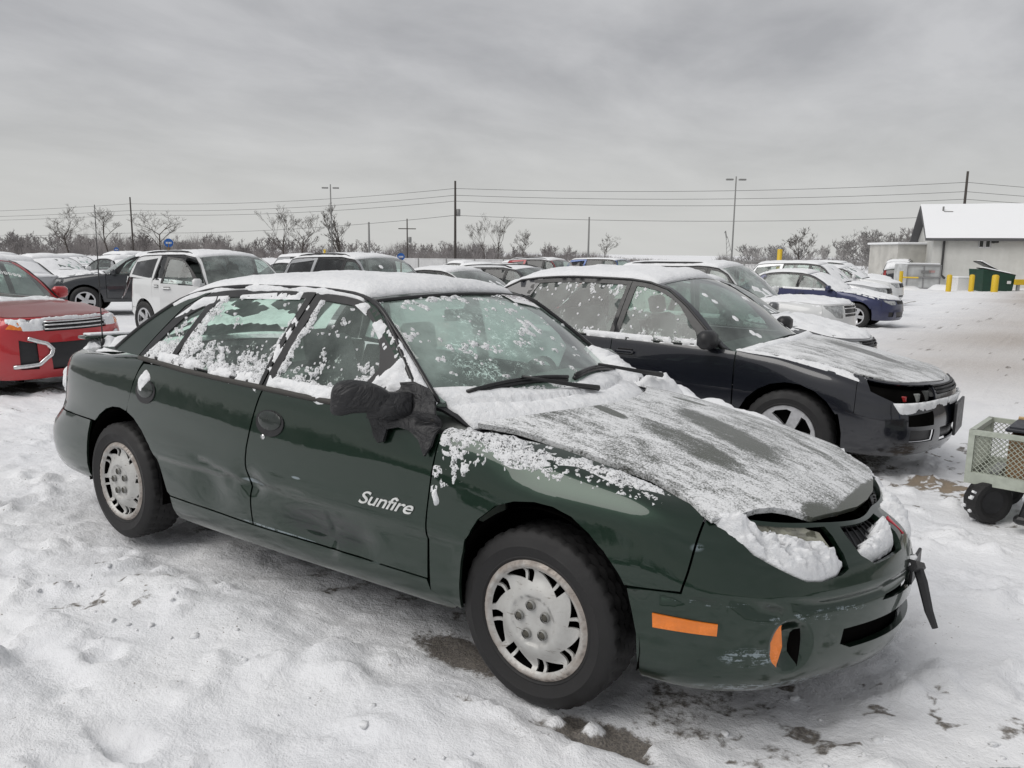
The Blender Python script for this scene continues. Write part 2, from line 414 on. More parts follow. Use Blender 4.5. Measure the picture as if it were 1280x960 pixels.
def snow_on(name, poly, fn, parent, thick, h=.02, holes=(), out=None, seed=0, edge=.03, lump=.35, cover=None, mat=None, sink=.004, freq=9., vec=None):
    """snow lying on the surface fn: thickness from noise; where 'cover' (u,v,P)->field falls under zero there is none"""
    V, F, db = triangulate(poly, h, holes)
    u, v = V[:, 0], V[:, 1]; P = fn(u, v); Nn = normals(fn, u, v)
    o_ = out(P) if out else np.tile([0, 0, 1.], (len(P), 1))
    Nn *= np.where((Nn*o_).sum(1) < 0, -1., 1.)[:, None]
    nz = fbm(P[:, 0]*freq+P[:, 2]*freq*.7, P[:, 1]*freq+P[:, 2]*freq*.9, 5, seed, .55)-.5
    nz2 = fbm(P[:, 0]*freq*3.3+P[:, 2]*freq*2.1+5, P[:, 1]*freq*3.3+P[:, 2]*freq*2.6, 3, seed+9, .6)-.5
    t = thick*(1-np.exp(-db/edge))*(1+lump*2*nz+lump*1.1*nz2)
    if cover is not None:
        c = cover(u, v, P, nz); t = np.where(c > 0, t*np.clip(c, 0, 1)**.5, -sink)
    dirn = Nn if vec is None else (Nn*(1-vec)+np.array([0, 0, 1.])*vec)
    Q = P+dirn*t[:, None]
    if cover is not None:
        keep = (t[F] > -sink*.99).any(1); F = F[keep]
        if len(F) < 3: return None
        us = np.unique(F); rm = -np.ones(len(Q), int); rm[us] = np.arange(len(us)); Q = Q[us]; Nn = Nn[us]; F = rm[F]
    F = orient(Q, F, Nn)
    faces = F.tolist()
    if cover is None:
        be = boundary(F); ids = sorted({a for e in be for a in e}); mp_ = {a: len(Q)+i for i, a in enumerate(ids)}
        Q = np.vstack([Q, Q[ids]-Nn[ids]*.02]); faces += [(b, a, mp_[a], mp_[b]) for a, b in be]
    return meshobj(name, Q, faces, mat or SNOW, parent)
# ------------------------------------------------------------------ car surfaces
class Surf:
    """Skin of a car. Lower body: skin(s,t), s = arc length along the plan outline (rear centre -> right side -> front centre -> left side -> rear centre),
    t = 0..6 across the section (sill .. deck edge). Cabin: cabside(x,z) and top(x,y). Front axle at x=0, right side at y<0."""
    TS = .12
    def __init__(c, plan, stations, deckF, deckR, xcab, zr, sh, crn, wb, belt, tum=(.45, .35), detail=None):
        pts = [(x, y) for x, y in plan]
        full = [(x, -y) for x, y in pts[::-1][:-1]][::-1]
        # mirror at both ends for symmetric tangents
        ext = [(pts[2][0], -pts[2][1]), (pts[1][0], -pts[1][1])]+pts+[(pts[-2][0], -pts[-2][1]), (pts[-3][0], -pts[-3][1])]
        ext = np.array(ext, float); d = np.concatenate([[0], np.cumsum(np.hypot(*np.diff(ext, axis=0).T)**.5)])
        sp = natspline(d, ext); dd = np.linspace(d[2], d[-3], 1600); Q = sp(dd)
        s = np.concatenate([[0], np.cumsum(np.hypot(*np.diff(Q, axis=0).T))])
        c.S = s[-1]; c.sg = np.linspace(0, c.S, 900); c.px = np.interp(c.sg, s, Q[:, 0]); c.py = np.interp(c.sg, s, Q[:, 1]); c.py[0] = c.py[-1] = 0
        tx = np.gradient(c.px, c.sg); ty = np.gradient(c.py, c.sg); ty[0] = 1; tx[0] = 0; ty[-1] = -1; tx[-1] = 0
        ln = np.hypot(tx, ty); c.nx, c.ny = -ty/ln, tx/ln      # outward for y>0 half: (−ty, tx)
        c.deckF, c.deckR, c.xcab = deckF, deckR, xcab
        rows = []
        for key, val, sec in stations:
            rows.append((c.s_at(key, val), np.array(sec, float)))
        rows.sort(key=lambda r: r[0])
        ss = np.array([r[0] for r in rows]); n = len(rows[0][1])
        INS = np.zeros((len(c.sg), n)); Z = np.zeros((len(c.sg), n))
        for k in range(n):
            INS[:, k] = pchip(ss, [r[1][k][0] for r in rows])(c.sg); Z[:, k] = pchip(ss, [r[1][k][1] for r in rows])(c.sg)
        x6 = c.px-c.nx*INS[:, 6]; y6 = c.py-c.ny*INS[:, 6]
        if deckF is not None:
            wgt = smooth(c.xcab[1]-.15, c.xcab[1]+.15, x6); zf = deckF(x6, y6); Z[:, 6] = Z[:, 6]*(1-wgt)+zf*wgt
            Z[:, 5] += (wgt*(np.minimum(Z[:, 5], zf-.012)-Z[:, 5]))
        if deckR is not None:
            wgt = smooth(c.xcab[0]+.15, c.xcab[0]-.15, x6); zf = deckR(x6, y6); Z[:, 6] = Z[:, 6]*(1-wgt)+zf*wgt
        ker = np.exp(-np.linspace(-2, 2, 31)**2); ker /= ker.sum()
        for A in (INS, Z):
            for k in range(n):
                pad = np.concatenate([A[15:0:-1, k], A[:, k], A[-2:-17:-1, k]]); A[:, k] = np.convolve(pad, ker, 'valid')
        c.NT = 121; c.tg = np.linspace(0, 6, c.NT)
        c.G = np.stack([natspline(np.arange(n), INS.T)(c.tg).T, natspline(np.arange(n), Z.T)(c.tg).T], -1)   # (900, NT, 2)
        c.detail = detail
        c.zr, c.sh, c.crn, c.wb, c.belt, c.tum = zr, sh, crn, wb, belt, tum
    def s_at(c, key, val):
        half = len(c.sg)
        ymax = np.argmax(c.py)
        if key == 'x': 
            i0 = np.argmax(c.py > .75*c.py.max()); i1 = half-1-np.argmax((c.py > .6*c.py.max())[::-1])
            return float(np.interp(val, c.px[i0:i1+1], c.sg[i0:i1+1]))
        if key == 'fy': return float(np.interp(-val, -c.py[ymax:], c.sg[ymax:]))
        if key == 'ry': return float(np.interp(val, c.py[:ymax+1], c.sg[:ymax+1]))
    def sx(c, x):
        i0 = np.argmax(c.py > .7*c.py.max()); i1 = len(c.sg)-1-np.argmax((c.py > .5*c.py.max())[::-1])
        return np.interp(x, c.px[i0:i1+1], c.sg[i0:i1+1])
    def _grid(c, s, t):
        fs = np.clip(s/c.S*(len(c.sg)-1), 0, len(c.sg)-1.0001); ft = np.clip(t/6*(c.NT-1), 0, c.NT-1.0001)
        i = fs.astype(int); j = ft.astype(int); a = (fs-i)[:, None]; b = (ft-j)[:, None]
        def w(q): return [((-q+2)*q-1)*q/2, ((3*q-5)*q*q+2)/2, ((-3*q+4)*q+1)*q/2, (q-1)*q*q/2]
        wa, wb_ = w(a), w(b); r = 0
        for p in range(4):
            ii = np.abs(i+p-1); ii = np.where(ii > len(c.sg)-1, 2*(len(c.sg)-1)-ii, ii)
            for q in range(4):
                jj = np.clip(j+q-1, 0, c.NT-1); r = r+wa[p]*wb_[q]*c.G[ii, jj]
        return r
    def skin(c, s, v):
        """s over the full loop 0..2S: right side first (y<0)"""
        s = np.asarray(s, float); t = np.asarray(v, float)/c.TS
        left = s > c.S; sm = np.where(left, 2*c.S-s, s); neg = sm < 0; sm = np.abs(sm)
        g = c._grid(sm, t)
        fs = np.clip(sm/c.S*(len(c.sg)-1), 0, len(c.sg)-1)
        idx = np.arange(len(c.sg)); px, py = np.interp(fs, idx, c.px), np.interp(fs, idx, c.py); nx, ny = np.interp(fs, idx, c.nx), np.interp(fs, idx, c.ny)
        ln = np.hypot(nx, ny); nx, ny = nx/ln, ny/ln
        ins = g[:, 0]
        if c.detail is not None: ins = ins+c.detail(px, py, g[:, 1], np.where(left ^ neg, 1, -1), t)
        x = px-nx*ins; y = py-ny*ins
        y = np.where(left ^ neg, y, -y)
        return np.stack([x, y, g[:, 1]], 1)
    def tz(c, s, z):
        """t*TS of height z at station s"""
        s = np.atleast_1d(np.asarray(s, float)); z = np.atleast_1d(np.asarray(z, float)); sm = np.where(s > c.S, 2*c.S-s, np.abs(s))
        r = np.zeros(len(s))
        for k in range(len(s)):
            col = c._grid(np.full(61, sm[k]), np.linspace(0, 6, 61))[:, 1]; col = np.maximum.accumulate(col+np.arange(61)*1e-7)
            r[k] = np.interp(z[k], col, np.linspace(0, 6, 61))
        return r*c.TS
    def side(c, pts, h=.04):
        """outline given as (x,z) on the right flank -> (s,v); a third item fixes t instead of z; (x,t,'t')"""
        out = []
        n = len(pts)
        for i in range(n):
            a, b = pts[i], pts[(i+1) % n]
            s0 = float(c.sx(a[0])); v0 = a[1]*c.TS if len(a) > 2 else float(c.tz(s0, a[1])[0])
            s1 = float(c.sx(b[0])); v1 = b[1]*c.TS if len(b) > 2 else float(c.tz(s1, b[1])[0])
            k = max(1, int(math.hypot(s1-s0, v1-v0)/h))
            if len(a) > 2 and len(b) > 2: out += [(s0+(s1-s0)*j/k, v0+(v1-v0)*j/k) for j in range(k)]
            else:
                for j in range(k):
                    q = j/k; x = a[0]+(b[0]-a[0])*q; s_ = float(c.sx(x))
                    if len(a) > 2 or len(b) > 2: out.append((s0+(s1-s0)*q, v0+(v1-v0)*q))
                    else: out.append((s_, float(c.tz(s_, a[1]+(b[1]-a[1])*q)[0])))
        return out
    def outw(c, P):
        o = P-np.array([0, 0, .55]); o[:, 0] = (P[:, 0]+1.3)*.25; o[:, 2] *= .8; return o
    # cabin
    def top(c, x, y):
        x = np.asarray(x, float); y = np.asarray(y, float)
        return c.zr(x+c.sh(x)*(y/.62)**2)-c.crn(x)*(y/.55)**2
    def topP(c, x, y): return np.stack([x, y, c.top(x, y)], 1)
    def ys(c, x, z):
        d = np.asarray(z, float)-c.belt(x); return c.wb(x)-c.tum[0]*d-c.tum[1]*d*np.abs(d)
    def csP(c, x, z): return np.stack([x, -c.ys(x, z), z], 1)
    def rail(c, x):
        """half width and height where the cabin side meets the roof skin"""
        if not hasattr(c, 'rt_'):
            g = np.linspace(c.px[0]-.1, c.px[-1], 700); y = np.full(len(g), .6)
            for _ in range(70): y = y+.4*(c.ys(g, c.top(g, y))-y)
            c.rt_ = (g, y, c.top(g, y))
        x = np.atleast_1d(np.asarray(x, float)); return np.interp(x, c.rt_[0], c.rt_[1]), np.interp(x, c.rt_[0], c.rt_[2])
    def railz(c, x): return float(c.rail(x)[1][0])
def edge_pts(f, x0, x1, n=14): return [(float(x), float(f(x))) for x in np.linspace(x0, x1, n)]

# ------------------------------------------------------------------ wheels
def ring(r, n, a0=0): return [(r*math.cos(a0+2*math.pi*k/n), r*math.sin(a0+2*math.pi*k/n)) for k in range(n)]
def make_wheel(root, name, x, y, z, Rt, wd, rr, style, side, n=48, fine=True, snowy=0, tilt=0, steer=0):
    """side -1: the wheel's face looks to y<0. Tyre, rim and cover as parts of the wheel"""
    t = thing(name, None, None); t.parent = root; t.location = (x, y, z); t.rotation_euler = (0, tilt, steer+(0 if side < 0 else math.pi))
    hw = wd/2; sw = Rt-rr
    prof = [(rr*.93, hw*.55), (rr*.98, -hw*.80), (rr, -hw*.88), (rr+sw*.12, -hw*.97), (rr+sw*.16, -hw*.955), (rr+sw*.45, -hw*1.05), (rr+sw*.50, -hw*1.075), (rr+sw*.54, -hw*1.05), (rr+sw*.75, -hw*1.0), (rr+sw*.90, -hw*.88)]
    tread = [(Rt*.992, -hw*.80), (Rt, -hw*.55), (Rt, -hw*.50), (Rt, -hw*.2), (Rt, -hw*.15), (Rt, hw*.15), (Rt, hw*.2), (Rt, hw*.5), (Rt, hw*.55), (Rt*.99, hw*.85)]
    prof = prof+tread+[(rr+sw*.6, hw*1.03), (rr, hw*.88), (rr*.93, hw*.55)]
    b = MB(); seg = n*2 if fine else n; b.lathe(prof, seg, 'Y')
    if fine:
        q = len(prof)
        for k in range(seg):
            for j in range(10, 20):
                deep = ((k+(j//2)) % 3 == 0) or j in (12, 14, 16)
                if deep:
                    px, py, pz = b.v[k*q+j]; f = 1-.007/Rt; b.v[k*q+j] = (px*f, py, pz*f)
    autosmooth(b.build('tyre', RUBBER, t), 30)
    b = MB(); b.lathe([(rr*.99, hw*.8), (rr*.93, hw*.2), (rr*.90, -hw*.3), (rr*.93, -hw*.75), (rr*1.01, -hw*.9)], n, 'Y', mi=0)
    b.lathe([(0, -hw*.1), (rr*.9, -hw*.1)], n, 'Y', mi=1); b.build('rim', [ALLOY if style != 'cap' else WELL, WELL], t, True)
    fc = -hw*.92
    if style == 'cap':
        holes = []
        for k in range(8):
            a = 2*math.pi*k/8+.1
            def pp(r, an): return (rr*r*math.cos(an), rr*r*math.sin(an))
            inner = lambda q: .645+.185*q**1.25
            for q0, q1 in ((0, .24), (.34, 1)):
                qs = np.linspace(q0, q1, 6); holes.append([pp(inner(q), a+.64*q) for q in qs]+[pp(.872, a+.64*q-.03*(1-q)) for q in qs[::-1]])
        def face(u, v):
            r = np.hypot(u, v)/rr
            d = -.020*smooth(.93, .80, r)+.024*smooth(.80, .46, r)-.007*smooth(.43, .40, r)+.006*smooth(.86, .95, r)-.014*smooth(.97, 1.03, r)
            return np.stack([u, fc-.004-d, v], 1)
        o = sheet('hubcap', ring(rr*1.03, 72), face, hubmat(), t, h=rr*.055, holes=holes, out=lambda P: np.tile([0, -1., 0], (len(P), 1)), thick=.008)
        for k in range(5):
            b = MB(); a = 2*math.pi*k/5+.5; b.lathe([(.0, -.004), (.010, -.004), (.0145, .0), (.0145, .012)], 12, 'Y', (rr*.27*math.cos(a), fc-.008, rr*.27*math.sin(a)), 0)
            b.lathe([(.0150, -.0055), (.0175, -.0045), (.0185, .004)], 12, 'Y', (rr*.27*math.cos(a), fc-.008, rr*.27*math.sin(a)), 1)
            b.build('lug_nut_cap', [simple('lug_dark', (.09, .085, .07), .5, .4), simple('lug_ring', (.25, .25, .24), .5, .3)], t, True)
    else:
        ns = {'five': 5, 'six': 6, 'ten': 10}.get(style, 5); holes = []
        for k in range(ns):
            a = 2*math.pi*k/ns+math.pi/2+.2; wd_ = math.pi/ns*(.70 if ns < 8 else .6)
            holes.append([(r*math.cos(a+q), r*math.sin(a+q)) for r, q in ((rr*.33, -wd_*.25), (rr*.6, -wd_*.75), (rr*.84, -wd_*.92), (rr*.88, -wd_*.5), (rr*.88, wd_*.5), (rr*.84, wd_*.92), (rr*.6, wd_*.75), (rr*.33, wd_*.25))])
        def face(u, v):
            r = np.hypot(u, v)/rr; return np.stack([u, fc+.03*smooth(.95, .4, r)-.012*smooth(.3, .2, r), v], 1)
        sheet('spokes', ring(rr*.99, 48 if fine else 28), face, ALLOY, t, h=rr*(.10 if fine else .25), holes=holes, out=lambda P: np.tile([0, -1., 0], (len(P), 1)), thick=.03)
        if fine:
            for k in range(5):
                b = MB(); a = 2*math.pi*k/5+.3; b.lathe([(0, -.006), (.012, -.006), (.016, .012)], 10, 'Y', (rr*.22*math.cos(a), fc+.012, rr*.22*math.sin(a)), 0)
                b.build('lug_nut', simple('lug_dark', (.09, .085, .07), .5, .4), t, True)
            b = MB(); b.lathe([(0, hw*.05), (rr*.7, hw*.05)], 32, 'Y'); b.build('brake_disc', simple('rust_brown', (.10, .06, .04), .8), t)
    return t
def hubmat():
    """silver-grey wheel cover paint, rusty grime towards the rim"""
    if 'hub' in MATS: return MATS['hub']
    mt, t, o = newmat('hubcap_paint'); b = principled(t, o, (.42, .41, .39), .45, .2); co = objco(t)
    sp = N(t, 'ShaderNodeSeparateXYZ'); L(t, co, sp.inputs[0])
    rad = math2(t, 'SQRT', math2(t, 'ADD', math2(t, 'MULTIPLY', sp.outputs[0], sp.outputs[0]), math2(t, 'MULTIPLY', sp.outputs[2], sp.outputs[2])))
    n = noise(t, co, 22, 6, .65); g = maprange(t, math2(t, 'ADD', rad, math2(t, 'MULTIPLY', math2(t, 'SUBTRACT', n, .5), .08)), .165, .215)
    c = mixc(t, maprange(t, n, .3, .75), (.50, .50, .485), (.43, .425, .41)); c = mixc(t, math2(t, 'MULTIPLY', g, .75), c, (.26, .21, .175))
    sc_ = N(t, 'ShaderNodeMapping'); sc_.inputs['Scale'].default_value = (12, 12, 90); sc_.inputs['Rotation'].default_value = (0, .5, 0); L(t, co, sc_.inputs[0])
    c = mixc(t, maprange(t, noise(t, sc_.outputs[0], 1.5, 5, .7), .62, .68), c, (.16, .14, .12)); L(t, c, b.inputs['Base Color']); MATS['hub'] = mt; return mt
def seat(root, x, y, z=.28, sc=1.0, headrest=True, name='front_seat', wy=.25, mat=None):
    b = MB(); mm = mat or SEATM
    b.box((x, y, z+.10), (.50, wy*2, .16), bev=.05); b.box((x-.28, y, z+.42), (.15, wy*1.9, .60), ry=-.26, bev=.06)
    if headrest: b.box((x-.385, y, z+.80), (.09, wy*1.05, .17), ry=-.2, bev=.04)
    return autosmooth(b.build(name, mm, root), 40)
# ------------------------------------------------------------------ the green sedan
def hero_marks(t, co, sp, c, b):
    """wear of the paint: scuffs on the bumper, matt scraped patches on the doors, dried salt runs"""
    X, Y, Z = sp.outputs[0], sp.outputs[1], sp.outputs[2]
    def blob(cx, cy, cz, rx, ry, rz_):
        g = None
        for v, c0, r in ((X, cx, rx), (Y, cy, ry), (Z, cz, rz_)):
            d = math2(t, 'POWER', math2(t, 'ABSOLUTE', math2(t, 'DIVIDE', math2(t, 'SUBTRACT', v, c0), r)), 2.0)
            g = d if g is None else math2(t, 'ADD', g, d)
        return g
    mpn = N(t, 'ShaderNodeMapping'); mpn.inputs['Scale'].default_value = (7, 7, 60); mpn.inputs['Rotation'].default_value = (0, .12, 0); L(t, co, mpn.inputs[0])
    streak = noise(t, mpn.outputs[0], 2.5, 6, .7); fine = noise(t, co, 38, 6, .7)
    for (cx, cy, cz, rx, ry, rz_, th) in ((.69, -.67, .335, .085, .16, .035, .50), (.80, -.55, .215, .30, .40, .028, .50), (.83, -.50, .455, .18, .25, .02, .54), (-1.45, -.84, .525, .09, .2, .012, .35), (.53, -.78, .66, .03, .1, .02, .42), (.62, -.74, .50, .25, .2, .008, .56), (-1.15, -.84, .60, .03, .2, .006, .4), (-1.3, -.84, .335, .3, .2, .006, .45), (.95, -.25, .60, .05, .06, .05, .60), (-2.2, -.83, .50, .1, .2, .1, .64)):
        g = blob(cx, cy, cz, rx, ry, rz_)
        mk = math2(t, 'MULTIPLY', maprange(t, g, .3, 1.1, 1, 0), maprange(t, math2(t, 'ADD', math2(t, 'MULTIPLY', streak, .5), math2(t, 'MULTIPLY', fine, .5)), th, th+.05))
        c = mixc(t, math2(t, 'MULTIPLY', mk, .62), c, (.36, .43, .47))
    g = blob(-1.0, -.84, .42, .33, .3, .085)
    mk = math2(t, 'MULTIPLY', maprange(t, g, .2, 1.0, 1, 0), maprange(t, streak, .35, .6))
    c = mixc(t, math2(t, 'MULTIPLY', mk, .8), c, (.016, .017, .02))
    g = blob(.14, -.8, .62, .5, .3, .3)
    return c
GREEN = (.009, .027, .0155)
HPAINT = paint('dark_green_metallic_paint', GREEN, .75, .34, .16, (.085, .10, .095), marks=hero_marks, coat=1.0)
def frost_paint(name, base, cov, scale=1.0, patches=(), streakrot=.6):
    """paint under a thin rime of blown snow, worn through in patches"""
    mt, t, o = newmat(name); b = principled(t, o, base, .3, .3, .7)
    co = objco(t)
    mpn = N(t, 'ShaderNodeMapping'); mpn.inputs['Rotation'].default_value = (0, 0, streakrot); mpn.inputs['Scale'].default_value = (5*scale, 15*scale, 6); L(t, co, mpn.inputs[0])
    a = noise(t, mpn.outputs[0], 1.3, 10, .70, .5); f = noise(t, co, 150, 5, .75); k = noise(t, co, 2.6*scale, 4, .5)
    v = math2(t, 'ADD', math2(t, 'ADD', math2(t, 'MULTIPLY', a, .33), math2(t, 'MULTIPLY', f, .48)), math2(t, 'MULTIPLY', k, .19))
    sp = N(t, 'ShaderNodeSeparateXYZ'); L(t, co, sp.inputs[0])
    for (cx, cy, rx, ry, rot, amt) in patches:
        dx_ = math2(t, 'SUBTRACT', sp.outputs[0], cx); dy_ = math2(t, 'SUBTRACT', sp.outputs[1], cy); ca, sa = math.cos(rot), math.sin(rot)
        u_ = math2(t, 'ADD', math2(t, 'MULTIPLY', dx_, ca/rx), math2(t, 'MULTIPLY', dy_, sa/rx)); w_ = math2(t, 'ADD', math2(t, 'MULTIPLY', dx_, -sa/ry), math2(t, 'MULTIPLY', dy_, ca/ry))
        g = math2(t, 'ADD', math2(t, 'MULTIPLY', u_, u_), math2(t, 'MULTIPLY', w_, w_))
        v = math2(t, 'SUBTRACT', v, math2(t, 'MULTIPLY', maprange(t, g, .2, 1.3, 1, 0), amt))
    m = maprange(t, v, .64-cov*.5, .75-cov*.5)
    thick = maprange(t, v, .60-cov*.5, .85-cov*.5)
    L(t, mixc(t, m, mixc(t, .40, base, (.16, .16, .13)), mixc(t, thick, (.42, .43, .43), (.80, .81, .82))), b.inputs['Base Color'])  # bare paint lifted towards olive, the sky's sheen put into its colour
    L(t, maprange(t, m, 0, 1, .35, .8), b.inputs['Roughness']); L(t, maprange(t, m, 0, 1, .3, 0), b.inputs['Metallic']); L(t, maprange(t, m, 0, 1, .45, 0), b.inputs['Coat Weight'])
    L(t, bump(t, math2(t, 'ADD', math2(t, 'MULTIPLY', m, .6), math2(t, 'MULTIPLY', f, .5)), .7, .006), b.inputs['Normal'])
    return mt
ROLLH = -.020
hero = thing('green_sedan', 'dark green four-door sedan with dented doors, cracked windscreen and a black-wrapped mirror', 'car')
pv = Vector((0, -.8, 0)); rm = Matrix.Rotation(ROLLH, 3, 'X'); hero.location = pv-rm @ pv; hero.rotation_euler = (ROLLH, 0, 0)
_zc = pchip([-.7, -.4, -.1, .3, .5, .7, .8, .87, .95, 1.05], [.985, .968, .935, .868, .82, .762, .722, .683, .61, .47])
def h_deckF(x, y): return _zc(x)-.055*(np.abs(y)/.62)**2.6
_zt = pchip([-3.9, -3.66, -3.5, -3.2, -2.9, -2.6], [.86, .925, .950, .968, .985, 1.0])
def h_deckR(x, y): return _zt(x)-.035*(np.abs(y)/.62)**2.4
def h_detail(px, py, z, sd, t):
    d = .006*np.exp(-((z-.505)/.008)**2)*(1+0*px)
    d = d+.009*smooth(.508, .492, z)*smooth(-.25, -.35, px)*smooth(-2.3, -2.2, px)
    r = sd < 0
    def g(cx, cz, rx, rz_, a): return a*np.exp(-(((px-cx)/rx)**2+((z-cz)/rz_)**2))
    d = d+r*(g(-1.47, .52, .075, .055, .028)+g(-1.05, .41, .20, .065, .026)+g(-.80, .40, .08, .06, .014)+g(-1.78, .45, .13, .09, .022)+g(-1.62, .50, .05, .03, .010)+g(-1.95, .66, .3, .05, .005))
    d = d+r*g(.25, .64, .16, .06, .005)
    d = d+r*(g(.02, .79, .18, .03, .004)+g(-.62, .75, .22, .05, -.003))
    d = d-.006*np.exp(-((z-.60)/.05)**2)*(py > .2)*0
    d = d+r*.007*np.exp(-((z-.525-(px+1.3)*.05)/.012)**2)*smooth(-1.50, -1.44, px)*smooth(-1.05, -1.2, px)+r*.008*np.exp(-((z-.535+(px+1.7)*.16)/.012)**2)*smooth(-1.95, -1.85, px)*smooth(-1.50, -1.58, px)+r*.006*np.exp(-((px+.97+.3*(z-.4))/.010)**2)*smooth(.30, .34, z)*smooth(.50, .44, z)
    # rolled bumper line round the nose
    d = d+.014*np.exp(-((z-.485)/.011)**2)*smooth(.62, .75, px)
    return d
HS = Surf(
    plan=[(-3.66, 0), (-3.645, .30), (-3.575, .56), (-3.44, .695), (-3.2, .765), (-2.8, .806), (-2.2, .832), (-1.4, .842), (-.5, .838), (0, .826), (.35, .792), (.6, .712), (.78, .575), (.905, .38), (.985, .19), (1.01, 0)],
    stations=[
        ('ry', 0.0, [(-.01, .25), (-.055, .34), (-.06, .50), (.04, .60), (.07, .75), (.10, .90), (.16, .95)]),
        ('ry', .56, [(-.01, .25), (-.055, .34), (-.06, .50), (.03, .60), (.055, .75), (.085, .89), (.15, .945)]),
        ('x', -3.2, [(.015, .25), (-.030, .33), (-.034, .50), (.0, .64), (.012, .79), (.05, .91), (.15, .955)]),
        ('x', -2.65, [(.055, .22), (.015, .31), (.002, .49), (0, .58), (.022, .79), (.062, .94), (.14, .985)]),
        ('x', -2.2, [(.055, .205), (.015, .30), (.004, .49), (0, .58), (.023, .79), (.058, .952), (.075, .975)]),
        ('x', -1.4, [(.055, .215), (.015, .31), (.006, .49), (0, .58), (.024, .775), (.058, .925), (.072, .945)]),
        ('x', -.5, [(.05, .235), (.015, .32), (.006, .50), (0, .57), (.025, .76), (.064, .918), (.10, .945)]),
        ('x', 0.0, [(.05, .24), (.015, .32), (0, .50), (0, .56), (.026, .715), (.085, .825), (.20, .86)]),
        ('x', .35, [(.05, .215), (.012, .30), (0, .50), (.004, .60), (.03, .71), (.08, .78), (.17, .81)]),
        ('x', .6, [(.06, .195), (.012, .29), (0, .48), (.012, .56), (.035, .64), (.065, .705), (.10, .74)]),
        ('fy', .42, [(.08, .195), (.018, .28), (0, .45), (.012, .525), (.032, .585), (.065, .64), (.105, .70)]),
        ('fy', 0.0, [(.07, .20), (.012, .28), (0, .46), (.006, .53), (.03, .60), (.075, .645), (.15, .69)])],
    deckF=h_deckF, deckR=h_deckR, xcab=(-2.75, -.55),
    zr=pchip([-.1, -.24, -.5, -.75, -.93, -1.15, -1.45, -1.75, -2.05, -2.3, -2.6, -2.95, -3.1][::-1], [.885, .955, 1.105, 1.248, 1.338, 1.378, 1.392, 1.390, 1.372, 1.328, 1.20, 1.005, .92][::-1]),
    sh=pchip([-3, -2.9, -2.3, -1.6, -1.0, -.4, -.2], [-.16, -.15, -.06, 0, .06, .20, .22]),
    crn=pchip([-3, -2.9, -2.3, -1.6, -1.0, -.4, -.2], [.01, .015, .03, .04, .03, .004, 0]),
    wb=pchip([-3.2, -2.8, -2.2, -1.4, -.5, -.2], [.705, .740, .769, .779, .768, .75]),
    belt=pchip([-3.2, -2.8, -2.5, -2.23, -2.03, -1.48, -.95, -.45, -.2], [.99, .985, .975, .962, .949, .933, .922, .925, .93]),
    tum=(.45, .36), detail=h_detail)
c = HS; S_ = c.S; TS = c.TS
def body(name, poly, mat=HPAINT, h=.035, mirror=True, parent=hero, **k): return sheet(name, poly, c.skin, mat, parent, h=h, out=c.outw, mirror=mirror, **k)
ARCHF = [(-.300, .262), (-.297, .36), (-.287, .45), (-.262, .54), (-.215, .62), (-.15, .677), (-.08, .705), (0, .717), (.07, .714), (.14, .695), (.205, .655), (.262, .61), (.305, .565), (.335, .52)]
ARCHR = [(-2.155, .345), (-2.185, .42), (-2.225, .50), (-2.275, .565), (-2.345, .625), (-2.43, .675), (-2.50, .698), (-2.58, .710), (-2.66, .704), (-2.73, .684), (-2.80, .645), (-2.85, .605)]
# wings
fenders = body('front_fender', c.side([(-.437, .30), (-.31, .262)]+ARCHF+[(.50, .528), (.565, 5.95, 't'), (.3, 5.95, 't'), (-.1, 5.95, 't'), (-.44, 5.95, 't'), (-.422, .925), (-.436, .6)]), h=.03)
# doors
fd = body('front_door', c.side([(-.450, .345), (-1.464, .330), (-1.488, .53), (-1.482, .674), (-1.425, 5, 't'), (-.428, 5, 't'), (-.443, .6)]), h=.03)
rd = body('rear_door', c.side([(-1.474, .330), (-2.13, .330)]+ARCHR[:7]+[(-2.50, .73), (-2.46, .85), (-2.40, 5, 't'), (-1.435, 5, 't'), (-1.492, .674), (-1.498, .53)]), h=.03)
body('rocker_panel', c.side([(-2.135, .322), (-2.12, .0, 't'), (-.36, .0, 't'), (-.322, .265), (-.44, .300), (-.455, .338), (-1.47, .322)]), h=.05)
xq = -3.38
qv = [(-2.508, .70)]+ARCHR[7:]+[(-2.9, .606), (xq, .606), (xq, 5.95, 't'), (-2.9, 5.95, 't'), (-2.45, 5.95, 't'), (-2.408, .98), (-2.468, .85)]
body('rear_quarter_panel', c.side(qv), h=.035)
# rear panel with lamp openings, rear bumper
sq = float(c.sx(xq)); 
def lp(a): return a
lampR = [(sq-.02, 3.35*TS), (sq-.02, 4.7*TS), (sq-.16, 4.75*TS), (sq-.40, 4.5*TS), (sq-.40, 3.4*TS)]
lampL = [(-a, b) for a, b in lampR]
sheet('rear_panel', [(-sq+.004, c.tz(sq, .606)[0]), (-sq+.004, 5.95*TS), (sq-.004, 5.95*TS), (sq-.004, c.tz(sq, .606)[0])], c.skin, HPAINT, hero, h=.05, holes=[lampR, lampL], out=c.outw)
sheet('tail_light', lampL, c.skin, REDLENS, hero, h=.06, out=c.outw, off=-.006)
sb = float(c.sx(-2.93)); zb = lambda s_: float(c.tz(abs(s_), .598)[0])
bl = [(float(c.sx(x)), float(c.tz(float(c.sx(x)), z)[0])) for x, z in ((-2.905, .595), (-2.935, .47), (-2.955, .35))]+[(float(c.sx(-2.965)), 0.0)]
top_ = [(s_, zb(s_)) for s_ in np.linspace(-bl[0][0], bl[0][0], 25)]
sheet('rear_bumper', top_+bl[1:]+[(-a, b) for a, b in bl[1:][::-1]], c.skin, HPAINT, hero, h=.05, out=c.outw)
